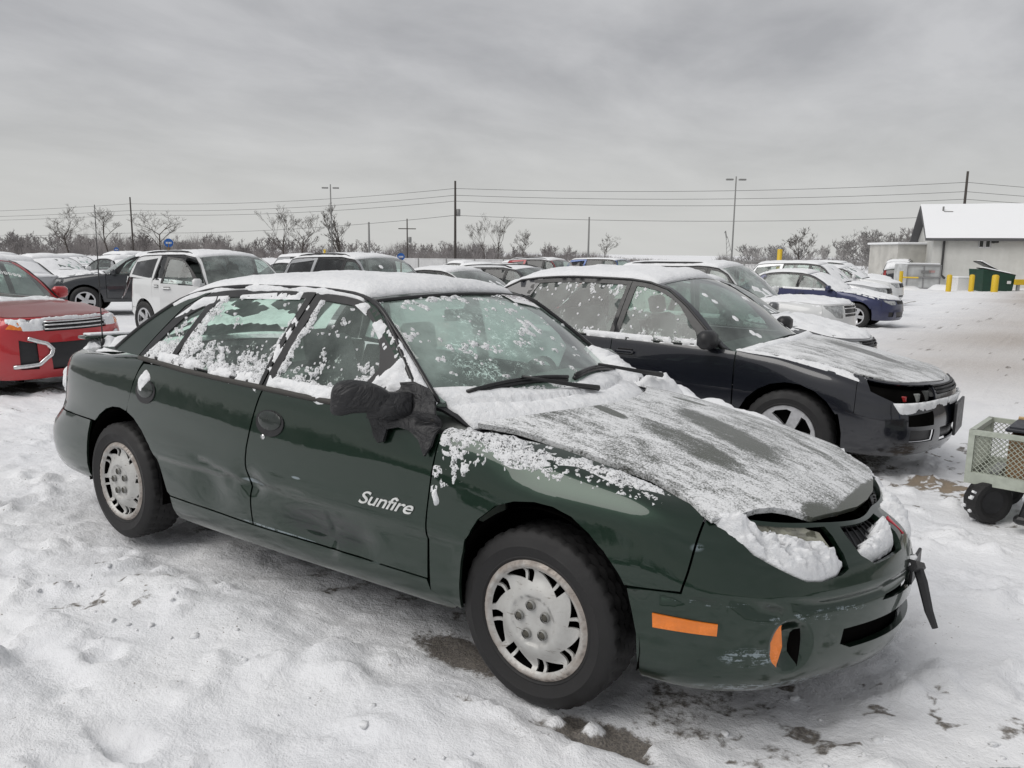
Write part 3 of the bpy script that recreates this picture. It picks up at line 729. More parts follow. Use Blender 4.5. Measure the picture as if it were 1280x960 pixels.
# front bumper and nose
def sF(y): return c.s_at('fy', abs(y)) if y < 0 else 2*S_-c.s_at('fy', abs(y))
def nz(y, z): return (sF(y), float(c.tz(c.s_at('fy', abs(y)), z)[0]))
def nt_(y, t): return (sF(y), t*TS)
def mir(poly): return [(2*S_-a, b) for a, b in poly]
rside = [(float(c.sx(x)), float(c.tz(float(c.sx(x)), z)[0])) for x, z in ((.343, .508), (.36, .45), (.378, .37))]+[(float(c.sx(.39)), 0.0)]
seam = [(float(c.sx(.572)), 5.95*TS), (float(c.sx(.505)), float(c.tz(float(c.sx(.505)), .520)[0]))]
outl = rside+mir(rside)[::-1]+mir(seam)[::-1]+seam
headR = [(float(c.sx(.590)), 5.75*TS), nz(-.655, .645), nz(-.525, .560), nz(-.47, .553), nz(-.40, .562), nz(-.372, .575), nt_(-.375, 4.6), nt_(-.39, 5.4), nt_(-.41, 5.8)]
nosR = [nt_(-.055, 5.75), nt_(-.05, 4.6), nt_(-.07, 3.75), nt_(-.26, 3.72), nt_(-.31, 4.3), nt_(-.345, 5.75)]
low = [nz(-.40, .395), nz(-.405, .345), nz(-.36, .322), nz(0, .322), nz(.36, .322), nz(.405, .345), nz(.40, .395), nz(0, .40)]
fc_ = nz(-.565, .365)
fogR = [(fc_[0]+.080*math.cos(a), fc_[1]+.066*math.sin(a)) for a in np.linspace(0, 2*math.pi, 26)[:-1]]
slot = [nz(-.22, .470), nz(-.24, .455), nz(0, .437), nz(.2, .45), nz(.2, .474), nz(0, .476)]
sheet('front_bumper', outl, c.skin, HPAINT, hero, h=.028, holes=[headR, mir(headR), nosR, mir(nosR), low, fogR, mir(fogR), slot], out=c.outw, thick=.02)
def inset(n, poly, mat, off, h=.05): return sheet(n, poly, c.skin, mat, hero, h=h, out=c.outw, off=off, thick=0)
inset('lower_grille_mesh', [(a+w_, b_+q) for (a, b_), q, w_ in zip(low, (.04, -.02, -.10, -.10, -.10, -.02, .04, .04), (-.06, -.06, -.06, 0, .06, .06, .06, 0))], WELL, -.032); inset('bumper_cavity', slot, WELL, -.03)
# turn lamp recess: bowl with an amber lamp on the outer flank
def bowl(u, v):
    P = c.skin(u, v); n = normals(c.skin, u, v); o_ = c.outw(P); n *= np.where((n*o_).sum(1) < 0, -1., 1.)[:, None]
    r = np.hypot((u-fc_[0])/.080, (v-fc_[1])/.066); return P-n*(.042*smooth(1.02, .30, r))[:, None]
sheet('lamp_recess', fogR, bowl, HPAINT, hero, h=.012, out=c.outw, thick=0, mirror=True)
amb = [(fc_[0]+.076*math.cos(a), fc_[1]+.062*math.sin(a)) for a in np.linspace(math.pi*.66, math.pi*1.34, 11)]+[(fc_[0]-.040, fc_[1]-.040), (fc_[0]-.030, fc_[1]), (fc_[0]-.040, fc_[1]+.040)]
sheet('turn_signal', amb, c.skin, AMBER, hero, h=.012, out=c.outw, off=-.006, thick=.02, mirror=True)
mk = [(float(c.sx(x)), float(c.tz(float(c.sx(x)), z)[0])) for x, z in ((.425, .448), (.428, .404), (.605, .404), (.606, .440))]
sheet('side_marker_light', mk, c.skin, AMBER, hero, h=.03, out=c.outw, off=.006, mirror=True)
# headlights (deep glass under the snow) and nostril grilles
lens = simple('ribbed_headlamp_glass', (.30, .295, .23), .12, .35, coat=1, var=.35, vscale=25)
inset('headlight_bowl', headR, WELL, -.09)
for sgn in (1, -1):
    def hl(u, v):
        P = c.skin(u, v); n = normals(c.skin, u, v); o_ = c.outw(P); n *= np.where((n*o_).sum(1) < 0, -1., 1.)[:, None]
        rib = .0025*np.sin(P[:, 1]*420); return P-n*(.012+rib)[:, None]
    hp = [(float(c.sx(.595)), 5.70*TS), nz(-.645, .652), nz(-.52, .567), nz(-.42, .568), nt_(-.405, 4.9), nt_(-.425, 5.6), nt_(-.50, 5.86)]
    sheet('headlight', hp if sgn > 0 else mir(hp), hl, lens, hero, h=.018, out=c.outw, thick=.02)
inset('headlight_bowl', mir(headR), WELL, -.09)
for q in (nosR, mir(nosR)): inset('grille', q, BLACK, -.05)
for sgn in (-1, 1):
    for k in range(7):
        g = MB(); y0 = sgn*(.08+k*.036); s0 = sF(y0)
        P = c.skin(np.array([s0]*6), np.linspace(4.0, 5.7, 6)*TS)-np.array([.035, 0, .012]); g.tube([tuple(p) for p in P], .004, 5); g.build('grille_bar', BLACK, hero)
# red arrowhead emblem on the ridge between the nostrils
P = [c.skin(np.array([S_+dy]), np.array([t*TS]))[0]+np.array([.004, 0, .004]) for dy, t in ((0, 4.2), (.013, 5.3), (0, 5.2), (-.013, 5.3))]
Q = [p-np.array([.004, 0, .004]) for p in P]
meshobj('emblem', P+Q, [(0, 1, 2), (0, 2, 3), (1, 0, 4, 5), (0, 3, 7, 4), (3, 2, 6, 7), (2, 1, 5, 6)], simple('emblem_red', (.45, .03, .05), .3, coat=.5), hero, False)
# hood
def hoodP(x, y):
    lift = .009+.004*smooth(.2, .8, x)
    return np.stack([x, y, h_deckF(x, y)+lift-.02*smooth(.70, .87, x)**2*0], 1)
half = [(-.355, .655), (-.20, .622), (.10, .618), (.32, .607), (.42, .625), (.555, .672), (.585, .640), (.612, .590), (.642, .520), (.675, .468), (.715, .435), (.775, .402), (.82, .25), (.846, .12), (.852, 0)]
rear = [(-.10-.255*(y/.655)**2, y) for y in np.linspace(0, .62, 8)]
hoodpoly = [(x, -y) for x, y in half]+half[::-1][1:]+rear[::-1]+[(x, -y) for x, y in rear[1:]]
HOODM = frost_paint('frosted_green_hood', (.026, .038, .026), .49, 1.5, [(.32, .02, .30, .10, -.45, .115), (.30, -.27, .26, .085, -.30, .10), (-.05, -.22, .10, .03, -.3, .22), (.04, .34, .08, .03, .1, .2), (.84, -.1, .035, .5, 0, .20), (.80, -.36, .07, .10, 0, .16), (.60, .25, .2, .04, -.5, .06)], .5)
hood = sheet('hood', hoodpoly, hoodP, HOODM, hero, h=.03, thick=.02)
# roof, trunk lid
def rl(x, d=.012): return float(c.rail(x)[0][0])-d
rx_ = np.linspace(-1.02, -2.30, 12)
roofpoly = [(x, -rl(x)) for x in rx_]+[(-2.26-.06*(1-(y/.5)**2), y) for y in np.linspace(-.46, .46, 7)]+[(x, rl(x)) for x in rx_[::-1]]+[(-.945-.06*(y/.54)**2, y) for y in np.linspace(.54, -.54, 9)]
sheet('roof', roofpoly, c.topP, HPAINT, hero, h=.06, thick=.015)
def tp(x, y): return np.stack([x, y, h_deckR(x, y)], 1)
sheet('trunk_lid', [(-2.93, -.60), (-2.90, 0), (-2.93, .60), (-3.36, .615), (-3.49, .50), (-3.51, 0), (-3.49, -.50), (-3.36, -.615)], tp, HPAINT, hero, h=.06)
b = MB(); b.box((-3.45, 0, .992), (.10, 1.12, .018), bev=.008); 
for y in (-.42, .42): b.box((-3.45, y, .966), (.07, .10, .05), bev=.01)
autosmooth(b.build('rear_spoiler', HPAINT, hero), 40)
# pillars: windscreen posts and rear pillars in body colour, door frames in black
def cs(name, poly, mat, h=.04, off=0.0, holes=(), mirror=True, parent=hero, thick=.014):
    return sheet(name, poly, c.csP, mat, parent, h=h, holes=holes, out=lambda P: np.stack([0*P[:, 0], P[:, 1]*0-1, 0*P[:, 0]], 1), off=off, mirror=mirror, thick=thick)
def rzz(x): return c.railz(x)
bz = lambda x: float(c.belt(x))+.012
winF = [(-1.392, .950), (-1.1, .940), (-.905, .940), (-.815, 1.07), (-.845, 1.135), (-.92, rzz(-.92)-.060), (-1.0, rzz(-1.0)-.05), (-1.12, rzz(-1.12)-.042), (-1.315, rzz(-1.315)-.042)]
frF = [(-1.440, bz(-1.44)), (-.50, bz(-.5)), (-.575, rzz(-.575)-.035)]+[(x, rzz(x)-.014) for x in np.linspace(-.68, -1.36, 9)]
winR = [(-1.470, .955), (-2.16, .978), (-2.045, 1.24), (-1.985, rzz(-1.985)-.045), (-1.7, rzz(-1.7)-.042), (-1.415, rzz(-1.415)-.042)]
winQ = [(-2.195, .982), (-2.40, 1.0), (-2.215, rzz(-2.215)-.115), (-2.085, rzz(-2.085)-.07)]
frR = [(-1.450, bz(-1.45)), (-1.370, rzz(-1.37)-.014)]+[(x, rzz(x)-.014) for x in np.linspace(-1.45, -2.10, 8)]+[(-2.25, rzz(-2.25)-.055), (-2.455, bz(-2.45)+.004)]
fdR, fdL = fd; rdR, rdL = rd
fF = cs('window_frame', frF, TRIM, holes=[winF], parent=fdR, mirror=False); mirrored(fF, fdL)
fR = cs('window_frame', frR, TRIM, holes=[winR, winQ], parent=rdR, mirror=False); mirrored(fR, rdL)
def pane_frost(t, co, hz):
    """granular rime climbing from the sill, thinning upwards"""
    sp = N(t, 'ShaderNodeSeparateXYZ'); L(t, co, sp.inputs[0])
    v = math2(t, 'ADD', math2(t, 'MULTIPLY', noise(t, co, 70, 5, .75), .55), math2(t, 'MULTIPLY', noise(t, co, 9, 5, .6), .45))
    th = maprange(t, sp.outputs[2], .93, 1.20, .47, .64, False)
    m = maprange(t, math2(t, 'SUBTRACT', v, th), .0, .06)
    return math2(t, 'MAXIMUM', hz, math2(t, 'MULTIPLY', m, .85))
HGL = glassmat('green_tinted_glass', (.80, .92, .86), .15, (.48, .56, .52), .8, 3.0, pane_frost)
def rimeglass():
    """far panes wholly furred with rime: light soaks through them"""
    mt, t, o = newmat('rimed_glass'); tr = N(t, 'ShaderNodeBsdfTransparent'); tr.inputs[0].default_value = (.74, .86, .80, 1); tl_ = N(t, 'ShaderNodeBsdfTranslucent'); tl_.inputs[0].default_value = (.70, .84, .78, 1)
    m1 = N(t, 'ShaderNodeMixShader'); L(t, maprange(t, noise(t, objco(t), 4, 5, .6), .35, .65, .45, .95), m1.inputs[0]); L(t, tr.outputs[0], m1.inputs[1]); L(t, tl_.outputs[0], m1.inputs[2]); L(t, m1.outputs[0], o.inputs[0]); return mt
RIMEGL = rimeglass()
for wpoly, p_, pl in ((winF, fdR, fdL), (winR, rdR, rdL), (winQ, rdR, rdL)):
    a = cs('window', wpoly, HGL, h=.05, off=-.006, parent=p_, mirror=False, thick=0); q_ = mirrored(a, pl); q_.material_slots[0].link = 'OBJECT'; q_.material_slots[0].material = RIMEGL
cpil = [(-2.465, bz(-2.46))]+[(-2.26, rzz(-2.26)-.05), (-2.11, rzz(-2.11)-.012)]+[(x, rzz(x)-.004) for x in [q for q in np.linspace(-2.2, -2.95, 16) if rzz(q) > bz(q)+.012]]+[(-2.86, bz(-2.86)-.004)]
cs('rear_pillar', cpil, HPAINT, h=.05)
apil = [(-.46, bz(-.46)), (-.505, rzz(-.505)), (-.60, rzz(-.6)), (-.8, rzz(-.8)), (-1.0, rzz(-1.0)), (-1.05, rzz(-1.05)-.012), (-.68, rzz(-.68)-.012), (-.57, rzz(-.57)-.033), (-.495, bz(-.5))]
cs('windscreen_post', apil, HPAINT, h=.03)
WSE = lambda q: (-.515-(.505*q), .692-.150*q)        # right-hand edge of the windscreen, q 0..1
ptop = [(WSE(q)[0], -WSE(q)[1]) for q in np.linspace(0, 1, 8)]
post = ptop+[(x, -rl(x, .0)) for x in np.linspace(-1.03, -.50, 9)]
sheet('windscreen_post', post, c.topP, HPAINT, hero, h=.03, mirror=True)
for sg in (-1, 1): 
    b = MB(); b.tube([(x, sg*(rl(x, .002)), rzz(x)+.002) for x in np.linspace(-.52, -2.72, 40)], .010, 6); b.build('drip_moulding', TRIM, hero, True)
b = MB()
for sg in (-1, 1): b.tube([(WSE(q)[0], sg*WSE(q)[1], float(c.top(WSE(q)[0], WSE(q)[1]))+.004) for q in np.linspace(0, 1, 14)], .011, 6)
b.tube([(-.945-.06*(y/.54)**2, y, float(c.top(-.945-.06*(y/.54)**2, y))+.002) for y in np.linspace(-.54, .54, 17)], .009, 6)
b.build('windscreen_seal', TRIM, hero, True)
for sg in (-1, 1):
    b = MB(); b.tube([(x, sg*(float(c.ys(x, c.belt(x)))+.004), float(c.belt(x))+.004) for x in np.linspace(-.46, -2.44, 40)], .0125, 6); b.build('belt_moulding', simple('faded_trim', (.045, .042, .038), .7), hero, True)
# windscreen
wsbase = [(-.255-.27*(y/.7)**2, y) for y in np.linspace(-.685, .685, 11)]
wspoly = wsbase+[(WSE(q)[0]+.004, WSE(q)[1]-.004) for q in np.linspace(.08, 1, 7)]+[(-.95-.06*(y/.54)**2, y) for y in np.linspace(.53, -.53, 9)]+[(WSE(q)[0]+.004, -WSE(q)[1]+.004) for q in np.linspace(1, .08, 7)]
def ws_extra(t, co, hz):
    """impact crazing: a web of cracks round two centres low on the driver-far side"""
    sp = N(t, 'ShaderNodeSeparateXYZ'); L(t, co, sp.inputs[0])
    tot = hz; web = None
    for cx, cy, r, st in ((-.66, -.16, .30, 1.0), (-.57, -.40, .20, 1.0), (-.78, .02, .16, .7)):
        dx_ = math2(t, 'SUBTRACT', sp.outputs[0], cx); dy_ = math2(t, 'SUBTRACT', sp.outputs[1], cy)
        g = math2(t, 'SQRT', math2(t, 'ADD', math2(t, 'MULTIPLY', dx_, dx_), math2(t, 'MULTIPLY', math2(t, 'MULTIPLY', dy_, dy_), .55)))
        fall = maprange(t, g, r*.35, r, 1, 0)
        vo = N(t, 'ShaderNodeTexVoronoi', feature='DISTANCE_TO_EDGE'); vo.inputs['Scale'].default_value = 58; vo.inputs['Randomness'].default_value = 1
        nn = N(t, 'ShaderNodeTexNoise'); nn.inputs['Scale'].default_value = 12; L(t, co, nn.inputs['Vector'])
        mv = N(t, 'ShaderNodeVectorMath', operation='MULTIPLY_ADD'); L(t, nn.outputs[1], mv.inputs[0]); mv.inputs[1].default_value = (.10, .10, .10); L(t, co, mv.inputs[2]); L(t, mv.outputs[0], vo.inputs['Vector'])
        ck = maprange(t, vo.outputs[0], .0, .12, 1, .38)
        ck = math2(t, 'MULTIPLY', ck, maprange(t, noise(t, co, 30, 6, .75), .38, .66, .15, 1.15))
        one = math2(t, 'MULTIPLY', math2(t, 'MULTIPLY', fall, math2(t, 'MULTIPLY', ck, 1.3)), math2(t, 'MULTIPLY', maprange(t, nn.outputs[0], .35, .6, .25, 1), st))
        web = one if web is None else math2(t, 'MAXIMUM', web, one); tot = math2(t, 'MAXIMUM', tot, one)
    return math2(t, 'MINIMUM', tot, .95), math2(t, 'MINIMUM', web, 1.0)
WSG = glassmat('cracked_windscreen_glass', (.66, .81, .74), .40, (.43, .53, .485), 1.0, 2.2, ws_extra)
sheet('windscreen', wspoly, c.topP, WSG, hero, h=.06, thick=0, off=-.003)
rg = [(-2.945+.15*(y/.6)**2, y) for y in np.linspace(-.60, .60, 9)]+[(x, rl(x, .06)) for x in np.linspace(-2.78, -2.36, 5)]+[(-2.30-.05*(1-(y/.5)**2), y) for y in np.linspace(.47, -.47, 7)]+[(x, -rl(x, .06)) for x in np.linspace(-2.36, -2.78, 5)]
sheet('rear_window', rg, c.topP, RIMEGL, hero, h=.08, thick=0, off=-.003)
# cowl and wipers
def cowl(x, y):
    k = smooth(-.02, .16, x+.245+.27*(y/.7)**2); a = c.top(-.255-.27*(y/.7)**2, y); z = a*(1-k)+(h_deckF(x, y)-.012)*k-.018; return np.stack([x, y, z], 1)
cpoly = [(-.265-.27*(y/.7)**2, y) for y in np.linspace(-.70, .70, 11)]+[(-.105-.255*(y/.655)**2, y) for y in np.linspace(.66, -.66, 11)]
sheet('cowl_panel', cpoly, cowl, BLACK, hero, h=.05)
def wiper(y0, y1, x0, x1):
    b = MB(); q = np.linspace(0, 1, 9)
    pts = [(x0+(x1-x0)*a, y0+(y1-y0)*a, float(c.top(x0+(x1-x0)*a, y0+(y1-y0)*a))+.022) for a in q]
    b.tube(pts, .008, 6); b.tube([(p[0]-.004, p[1], p[2]-.014) for p in pts], [.011]*9, 6)
    m_ = pts[4]; b.tube([(m_[0]+.01, m_[1], m_[2]+.012), (m_[0]+.12, m_[1]+.20, m_[2]-.03), (m_[0]+.165, m_[1]+.34, m_[2]-.055)], [.007, .010, .014], 6)
    b.build('wiper', TRIM, hero, True)
wiper(-.58, -.08, -.468, -.33); wiper(-.02, .50, -.33, -.42)
# handles and lock
def handle(x, z, par):
    s0 = float(c.sx(x)); v0 = float(c.tz(s0, z)[0]); el = [(s0+.092*math.cos(a), v0+.034*math.sin(a)) for a in np.linspace(0, 2*math.pi, 25)[:-1]]
    o = sheet('door_handle', el, c.skin, TRIM, par, h=.02, out=c.outw, off=.004)
    def dome(u, v): 
        P = c.skin(u, v); r = ((u-s0)/.076)**2+((v-v0-.006)/.026)**2; P[:, 1] -= .005*np.clip(1-r, 0, 1)**.5; return P
    el2 = [(s0+.074*math.cos(a), v0+.006+.024*math.sin(a)) for a in np.linspace(0, 2*math.pi, 21)[:-1]]
    o2 = sheet('handle_flap', el2, dome, simple('handle_dark_green', (.006, .012, .009), .3, coat=.4), par, h=.014, out=c.outw, off=.005)
    return o, o2
for x, z, p_, pl in ((-1.345, .800, fdR, fdL), (-2.335, .822, rdR, rdL)):
    for o in handle(x, z, p_): mirrored(o, pl)
s0 = float(c.sx(-1.38)); P = c.skin(np.array([s0]), c.tz(s0, .735))[0]
b = MB(); b.lathe([(0, -.006), (.011, -.005), (.012, .004)], 14, 'Y', (P[0], P[1]+.001, P[2])); b.build('door_lock', CHROME, fdR, True)
# script badge on the front door
cu = bpy.data.curves.new('badge', 'FONT'); cu.body = "Sunfire"; cu.size = .088; cu.shear = .45; cu.extrude = .0016; cu.offset = .0006; cu.space_character = .95
ob = bpy.data.objects.new('badge_tmp', cu); COL.objects.link(ob)
dg = bpy.context.evaluated_depsgraph_get(); me = bpy.data.meshes.new_from_object(ob.evaluated_get(dg)); COL.objects.unlink(ob); bpy.data.objects.remove(ob)
vv = np.array([v.co[:] for v in me.vertices]); wd_ = vv[:, 0].max()
X = -.785+vv[:, 0]*(.285/wd_)*1.0; Zb = .572+vv[:, 1]*.80+.006*(vv[:, 0]/wd_)
s_arr = c.sx(X); tt = c.tz(s_arr, Zb); P = c.skin(s_arr, tt); P[:, 1] -= .003+vv[:, 2]
me2 = meshobj('name_badge', P, [tuple(p.vertices) for p in me.polygons], simple('badge_white', (.62, .63, .62), .4), fdR, False)
# wrapped mirror: black cloth tied over the housing, its tail taped to the door
bagm, t, o = newmat('black_cloth'); b_ = principled(t, o, (.016, .016, .018), .55); co = objco(t)
L(t, bump(t, noise(t, co, 11, 4, .5, 2.2), .8, .03), b_.inputs['Normal'])
bagn = bagm
V = []; F = []; nu, nv = 56, 30; ax = Vector((-.62, -.66, .06)).normalized(); bx_ = Vector((0, 0, 1))-ax*ax.z; bx_.normalize(); cx_ = ax.cross(bx_); c0 = Vector((-.715, -.885, .985))
for j in range(nv+1):
    for i in range(nu):
        th = 2*math.pi*i/nu; ph = math.pi*j/nv
        d = np.array([math.cos(ph), math.sin(ph)*math.cos(th), math.sin(ph)*math.sin(th)]); e = np.sign(d)*np.abs(d)**np.array([.55, .5, .6])
        q = (e[0]+1)/2        # 0 at the door, 1 at the outer end
        wr = float(fbm(np.array([q*3.5+math.cos(th)*.6]), np.array([math.sin(th)*1.2+q*1.5+2]), 4, 5, .55)[0]-.5)
        p = c0+ax*(.112*e[0])+bx_*(e[1]*(.044+.026*q)*(1+.13*wr)+.020*q*(1-q)*4-.012)+cx_*(e[2]*(.050+.018*q)*(1+.13*wr))
        V.append(p)
for j in range(nv):
    for i in range(nu): F.append((j*nu+i, j*nu+(i+1) % nu, (j+1)*nu+(i+1) % nu, (j+1)*nu+i))
meshobj('wrapped_mirror', V, F, bagm, fdR)
def drape(u, v):
    P = c.csP(-u, np.maximum(v, .93)); s_ = c.sx(-u); k = smooth(.90, .96, v)[:, None]
    Q = c.skin(s_, c.tz(s_, np.minimum(v, .925))); Q[:, 2] = v; P[:, 2] = v; P = P*k+Q*(1-k)
    P[:, 1] -= .016+.010*fbm(u*9+v*4, v*5, 3, 8)+.012*np.exp(-((v-.925)/.05)**2)
    return P
sheet('mirror_wrap_tail', [(.435, .92), (.47, .99), (.52, 1.03), (.60, 1.045), (.70, 1.03), (.76, .99), (.77, .93), (.735, .88), (.715, .835), (.69, .815), (.665, .825), (.655, .87), (.60, .885), (.55, .88), (.50, .85), (.462, .80), (.440, .84)], drape, bagm, fdR, h=.022, out=lambda P: np.tile([0, -1., 0], (len(P), 1)), thick=.012, off=.002)
b = MB(); b.tube([c0-ax*.15+Vector((.02, .02, -.02)), c0-ax*.02-bx_*.02], [.055, .05], 10); b.build('mirror_stalk', bagm, fdR, True)
b = MB(); b.lathe([(0, .09), (.05, .085), (.085, .03), (.085, -.03), (.05, -.07), (0, -.075)], 18, 'X', (-.72, -.90, .98)); 
for i, v in enumerate(b.v): b.v[i] = (v[0], -.90+(v[1]+.9)*1.3, .98+(v[2]-.98)*.75)
b.build('side_mirror', HPAINT, fdL, True)
# aerial, lot sticker, hanging trim
b = MB(); b.tube([(-3.38, -.47, .92), (-3.38, -.47, .985)], .012, 8); b.tube([(-3.38, -.47, .98), (-3.385, -.47, 1.35), (-3.40, -.465, 1.775)], [.004, .0032, .0022], 5); b.build('radio_aerial', TRIM, hero, True)
stm, t, o = newmat('printed_lot_sticker'); b_ = principled(t, o, (.85, .85, .85), .6); co = objco(t)
vo = N(t, 'ShaderNodeTexVoronoi'); vo.inputs['Scale'].default_value = 110; L(t, co, vo.inputs['Vector'])
sp = N(t, 'ShaderNodeSeparateXYZ'); L(t, co, sp.inputs[0])
band = math2(t, 'MULTIPLY', maprange(t, sp.outputs[0], -.985, -.98), maprange(t, sp.outputs[0], -.905, -.91))
L(t, mixc(t, math2(t, 'MULTIPLY', math2(t, 'GREATER_THAN', vo.outputs['Color'], .52), band), (.84, .84, .85), (.25, .23, .24)), b_.inputs['Base Color'])
sheet('lot_sticker', [(-.972, .275), (-.872, .285), (-.872, .505), (-.972, .49)], c.topP, stm, hero, h=.05, off=.004, thick=.002)
b = MB(); b.tube([(1.022, .035, .50), (1.045, .02, .45), (1.075, .005, .36), (1.10, -.005, .31)], [.016, .017, .014, .010], 6); b.tube([(1.01, -.02, .515), (1.03, .06, .49)], [.022, .018], 6)
b.box((1.008, .10, .475), (.010, .17, .085), bev=.003); b.build('loose_plate_bracket', BLACK, hero, False)
# underbody, wells, cabin
b = MB(); b.box((-1.3, 0, .27), (1.75, 1.42, .10)); b.box((.10, 0, .42), (.85, 1.0, .42)); b.box((-2.75, 0, .40), (.95, 1.0, .30)); b.box((-3.25, 0, .45), (.5, 1.3, .25)); b.box((.62, 0, .38), (.35, 1.05, .18))
for x in (0, -2.644):
    for sg in (-1, 1):
        b.lathe([(.37, -.20), (.37, .17)], 20, 'Y', (x+.02, sg*.58, .32), a0=-.2, a1=math.pi+.2); b.box((x+.02, sg*.38, .45), (.74, .02, .50))
b.build('underbody', WELL, hero)
b = MB(); b.tube([(-2.3, .3, .20), (-3.2, .3, .22), (-3.62, .35, .24)], .025, 8); b.build('exhaust_pipe', simple('rust_brown', (.10, .06, .04), .8), hero, True)
for y in (-.37, .37): seat(hero, -1.20, y, .27)
b = MB(); b.box((-2.05, 0, .40), (.52, 1.28, .22), bev=.05); b.box((-2.36, 0, .72), (.16, 1.28, .62), ry=-.30, bev=.05); autosmooth(b.build('rear_seat', SEATM, hero), 40)
b = MB(); b.box((-2.62, 0, .955), (.5, 1.2, .02)); b.build('parcel_shelf', DARKIN, hero)
b = MB(); b.box((-.55, 0, .80), (.42, 1.36, .22), bev=.06); b.box((-.60, .37, .93), (.22, .36, .09), bev=.03); b.box((-.7, 0, .5), (.25, .25, .5), bev=.03); autosmooth(b.build('dashboard', GREYIN, hero), 40)
b = MB(); n_ = 28
b.tube([(-.80+.06*math.sin(2*math.pi*k/n_)*.6, .37+.185*math.cos(2*math.pi*k/n_), .86+.185*math.sin(2*math.pi*k/n_)*.9) for k in range(n_+1)], .014, 7); b.box((-.79, .37, .86), (.04, .16, .10), bev=.02); b.tube([(-.80, .20, .86), (-.80, .54, .86)], .012, 6); b.build('steering_wheel', DARKIN, hero, True)
b = MB(); b.box((-.985, 0, 1.245), (.02, .22, .055), bev=.008); b.tube([(-.96, 0, 1.26), (-.93, 0, 1.31)], .01, 6); b.build('interior_mirror', TRIM, hero)
for x in (0, -2.644):
    for sd in (-1, 1): make_wheel(hero, 'wheel', x, sd*.695, .300, .312, .195, .205, 'cap', sd, 56)
# ------------------------------------------------------------------ snow on the green sedan
def jag(poly, amp, freq=6, seed=0, h=.02):
    P = densify(poly, h); cen = P.mean(0); d = P-cen; d /= np.maximum(np.linalg.norm(d, axis=1, keepdims=True), 1e-9)
    return [tuple(p) for p in P+d*(amp*(fbm(P[:, 0]*freq+3.1, P[:, 1]*freq+1.7, 4, seed)-.55)*2)[:, None]]
up = lambda P: np.tile([0, 0, 1.], (len(P), 1)); rt = lambda P: np.tile([0, -1., .2], (len(P), 1))
def fb(u, v, f, sd, o=5): return fbm(u*f, v*f, o, sd, .6)
def wspx(v): return -.285-.27*(v/.7)**2-.03
# roof
rp = [(x, -rl(x, -.012)) for x in np.linspace(-1.06, -2.36, 14)]+[(-2.30, -.3), (-2.34, 0), (-2.30, .3)]+[(x, rl(x, -.004)) for x in np.linspace(-2.36, -1.06, 14)]+[(-.995-.06*(y/.54)**2, y) for y in np.linspace(.52, -.52, 9)]
snow_on('snow_cap', jag(rp, .018, 7, 3), c.topP, hero, .038, h=.025, out=up, seed=4, edge=.045, lump=.35, vec=.3, freq=4)
# rear window and boot
snow_on('snow_cap', [(-2.36, -.50), (-2.80, -.60), (-2.95, 0), (-2.80, .6), (-2.36, .5), (-2.34, 0)], c.topP, hero, .03, h=.03, out=up, seed=9, edge=.03, cover=lambda u, v, P, nz: -.15+nz*3+2.5*smooth(-2.50, -2.38, u)+2.5*smooth(-2.78, -2.90, u))
snow_on('snow_patch', [(-2.92, -.58), (-2.9, .6), (-3.36, .60), (-3.52, .48), (-3.54, 0), (-3.52, -.46), (-3.42, -.57), (-3.15, -.62)], tp, hero, .055, h=.018, out=up, seed=12, edge=.03, lump=.7,
        cover=lambda u, v, P, nz: .60+nz*3.0+.5*(v+.32)+1.6*smooth(-3.40, -3.48, u)-1.2*smooth(-3.05, -3.2, u)*smooth(-3.40, -3.30, u)*smooth(-.2, -.45, v))
snow_on('snow_patch', [(sq-.25, 5.2*TS), (sq-.25, 5.95*TS), (0, 5.95*TS), (0, 5.4*TS)], c.skin, hero, .035, h=.018, out=c.outw, seed=15, edge=.02, lump=.6, vec=.4, cover=lambda u, v, P, nz: .5+nz*3+ (P[:, 2]-.92)*6)
b = MB(); b.box((-3.45, 0, 1.008), (.09, 1.06, .014), bev=.006); o = b.build('snow_cap', SNOW, hero)
# right tail lamp opening: lumps of snow caught in the empty housing
inset('empty_lamp_housing', lampR, WELL, -.06)
snow_on('snow_patch', lampR, lambda u, v: c.skin(u, v)-np.array([0, 0, .0]), hero, .03, h=.012, out=c.outw, seed=21, edge=.02, cover=lambda u, v, P, nz: (fb(u, v, 13, 5)-.56)*8*smooth(sq-.25, sq-.1, u))
# windows: crusted snow along the sills and the pillars, crumbs on the panes
def wsnow(poly, base, seed, thr, extra=None, th=.008, h=.0055):
    def cov(u, v, P, nz):
        n = fb(u*1.0, v*1.3, 12, seed); n2 = fb(u, v, 48, seed+3, 3)
        hgt = v-np.array(c.belt(u))
        n3 = fb(u, v, 110, seed+5, 3); f = base-hgt/.12+(n-.5)*2.0+(n2-.5)*2.0+(n3-.5)*1.4
        g = (n2-.5)*2.6+(n-.5)*2.6+(n3-.5)*1.6-thr-.42
        r = np.maximum(f, g)
        if extra: r = np.maximum(r, extra(u, v, n, n2))
        return r*2
    snow_on('window_snow', poly, c.csP, hero, th, h=h, mat=CRUST, out=rt, seed=seed, edge=.006, lump=.6, cover=cov, freq=20)
wsnow(winF, .38, 31, .62, lambda u, v, n, n2: np.maximum(.45-np.abs(u-(-1.375+(v-.95)*.215))/.035+(n2-.5)*2, .55-np.hypot((u+.86)/.10, (v-1.0)/.13)+(n2-.5)*1.5))
wsnow(winR, .62, 37, .72, lambda u, v, n, n2: np.maximum(.5-np.abs(u+2.13-(v-.98)*.46)/.05+(n2-.5)*2, np.maximum(.3-np.abs(u-(-1.485+(v-.95)*.21))/.03+(n2-.5)*2, .6-np.hypot((u+2.05)/.12, (v-1.06)/.10)+(n2-.5))))
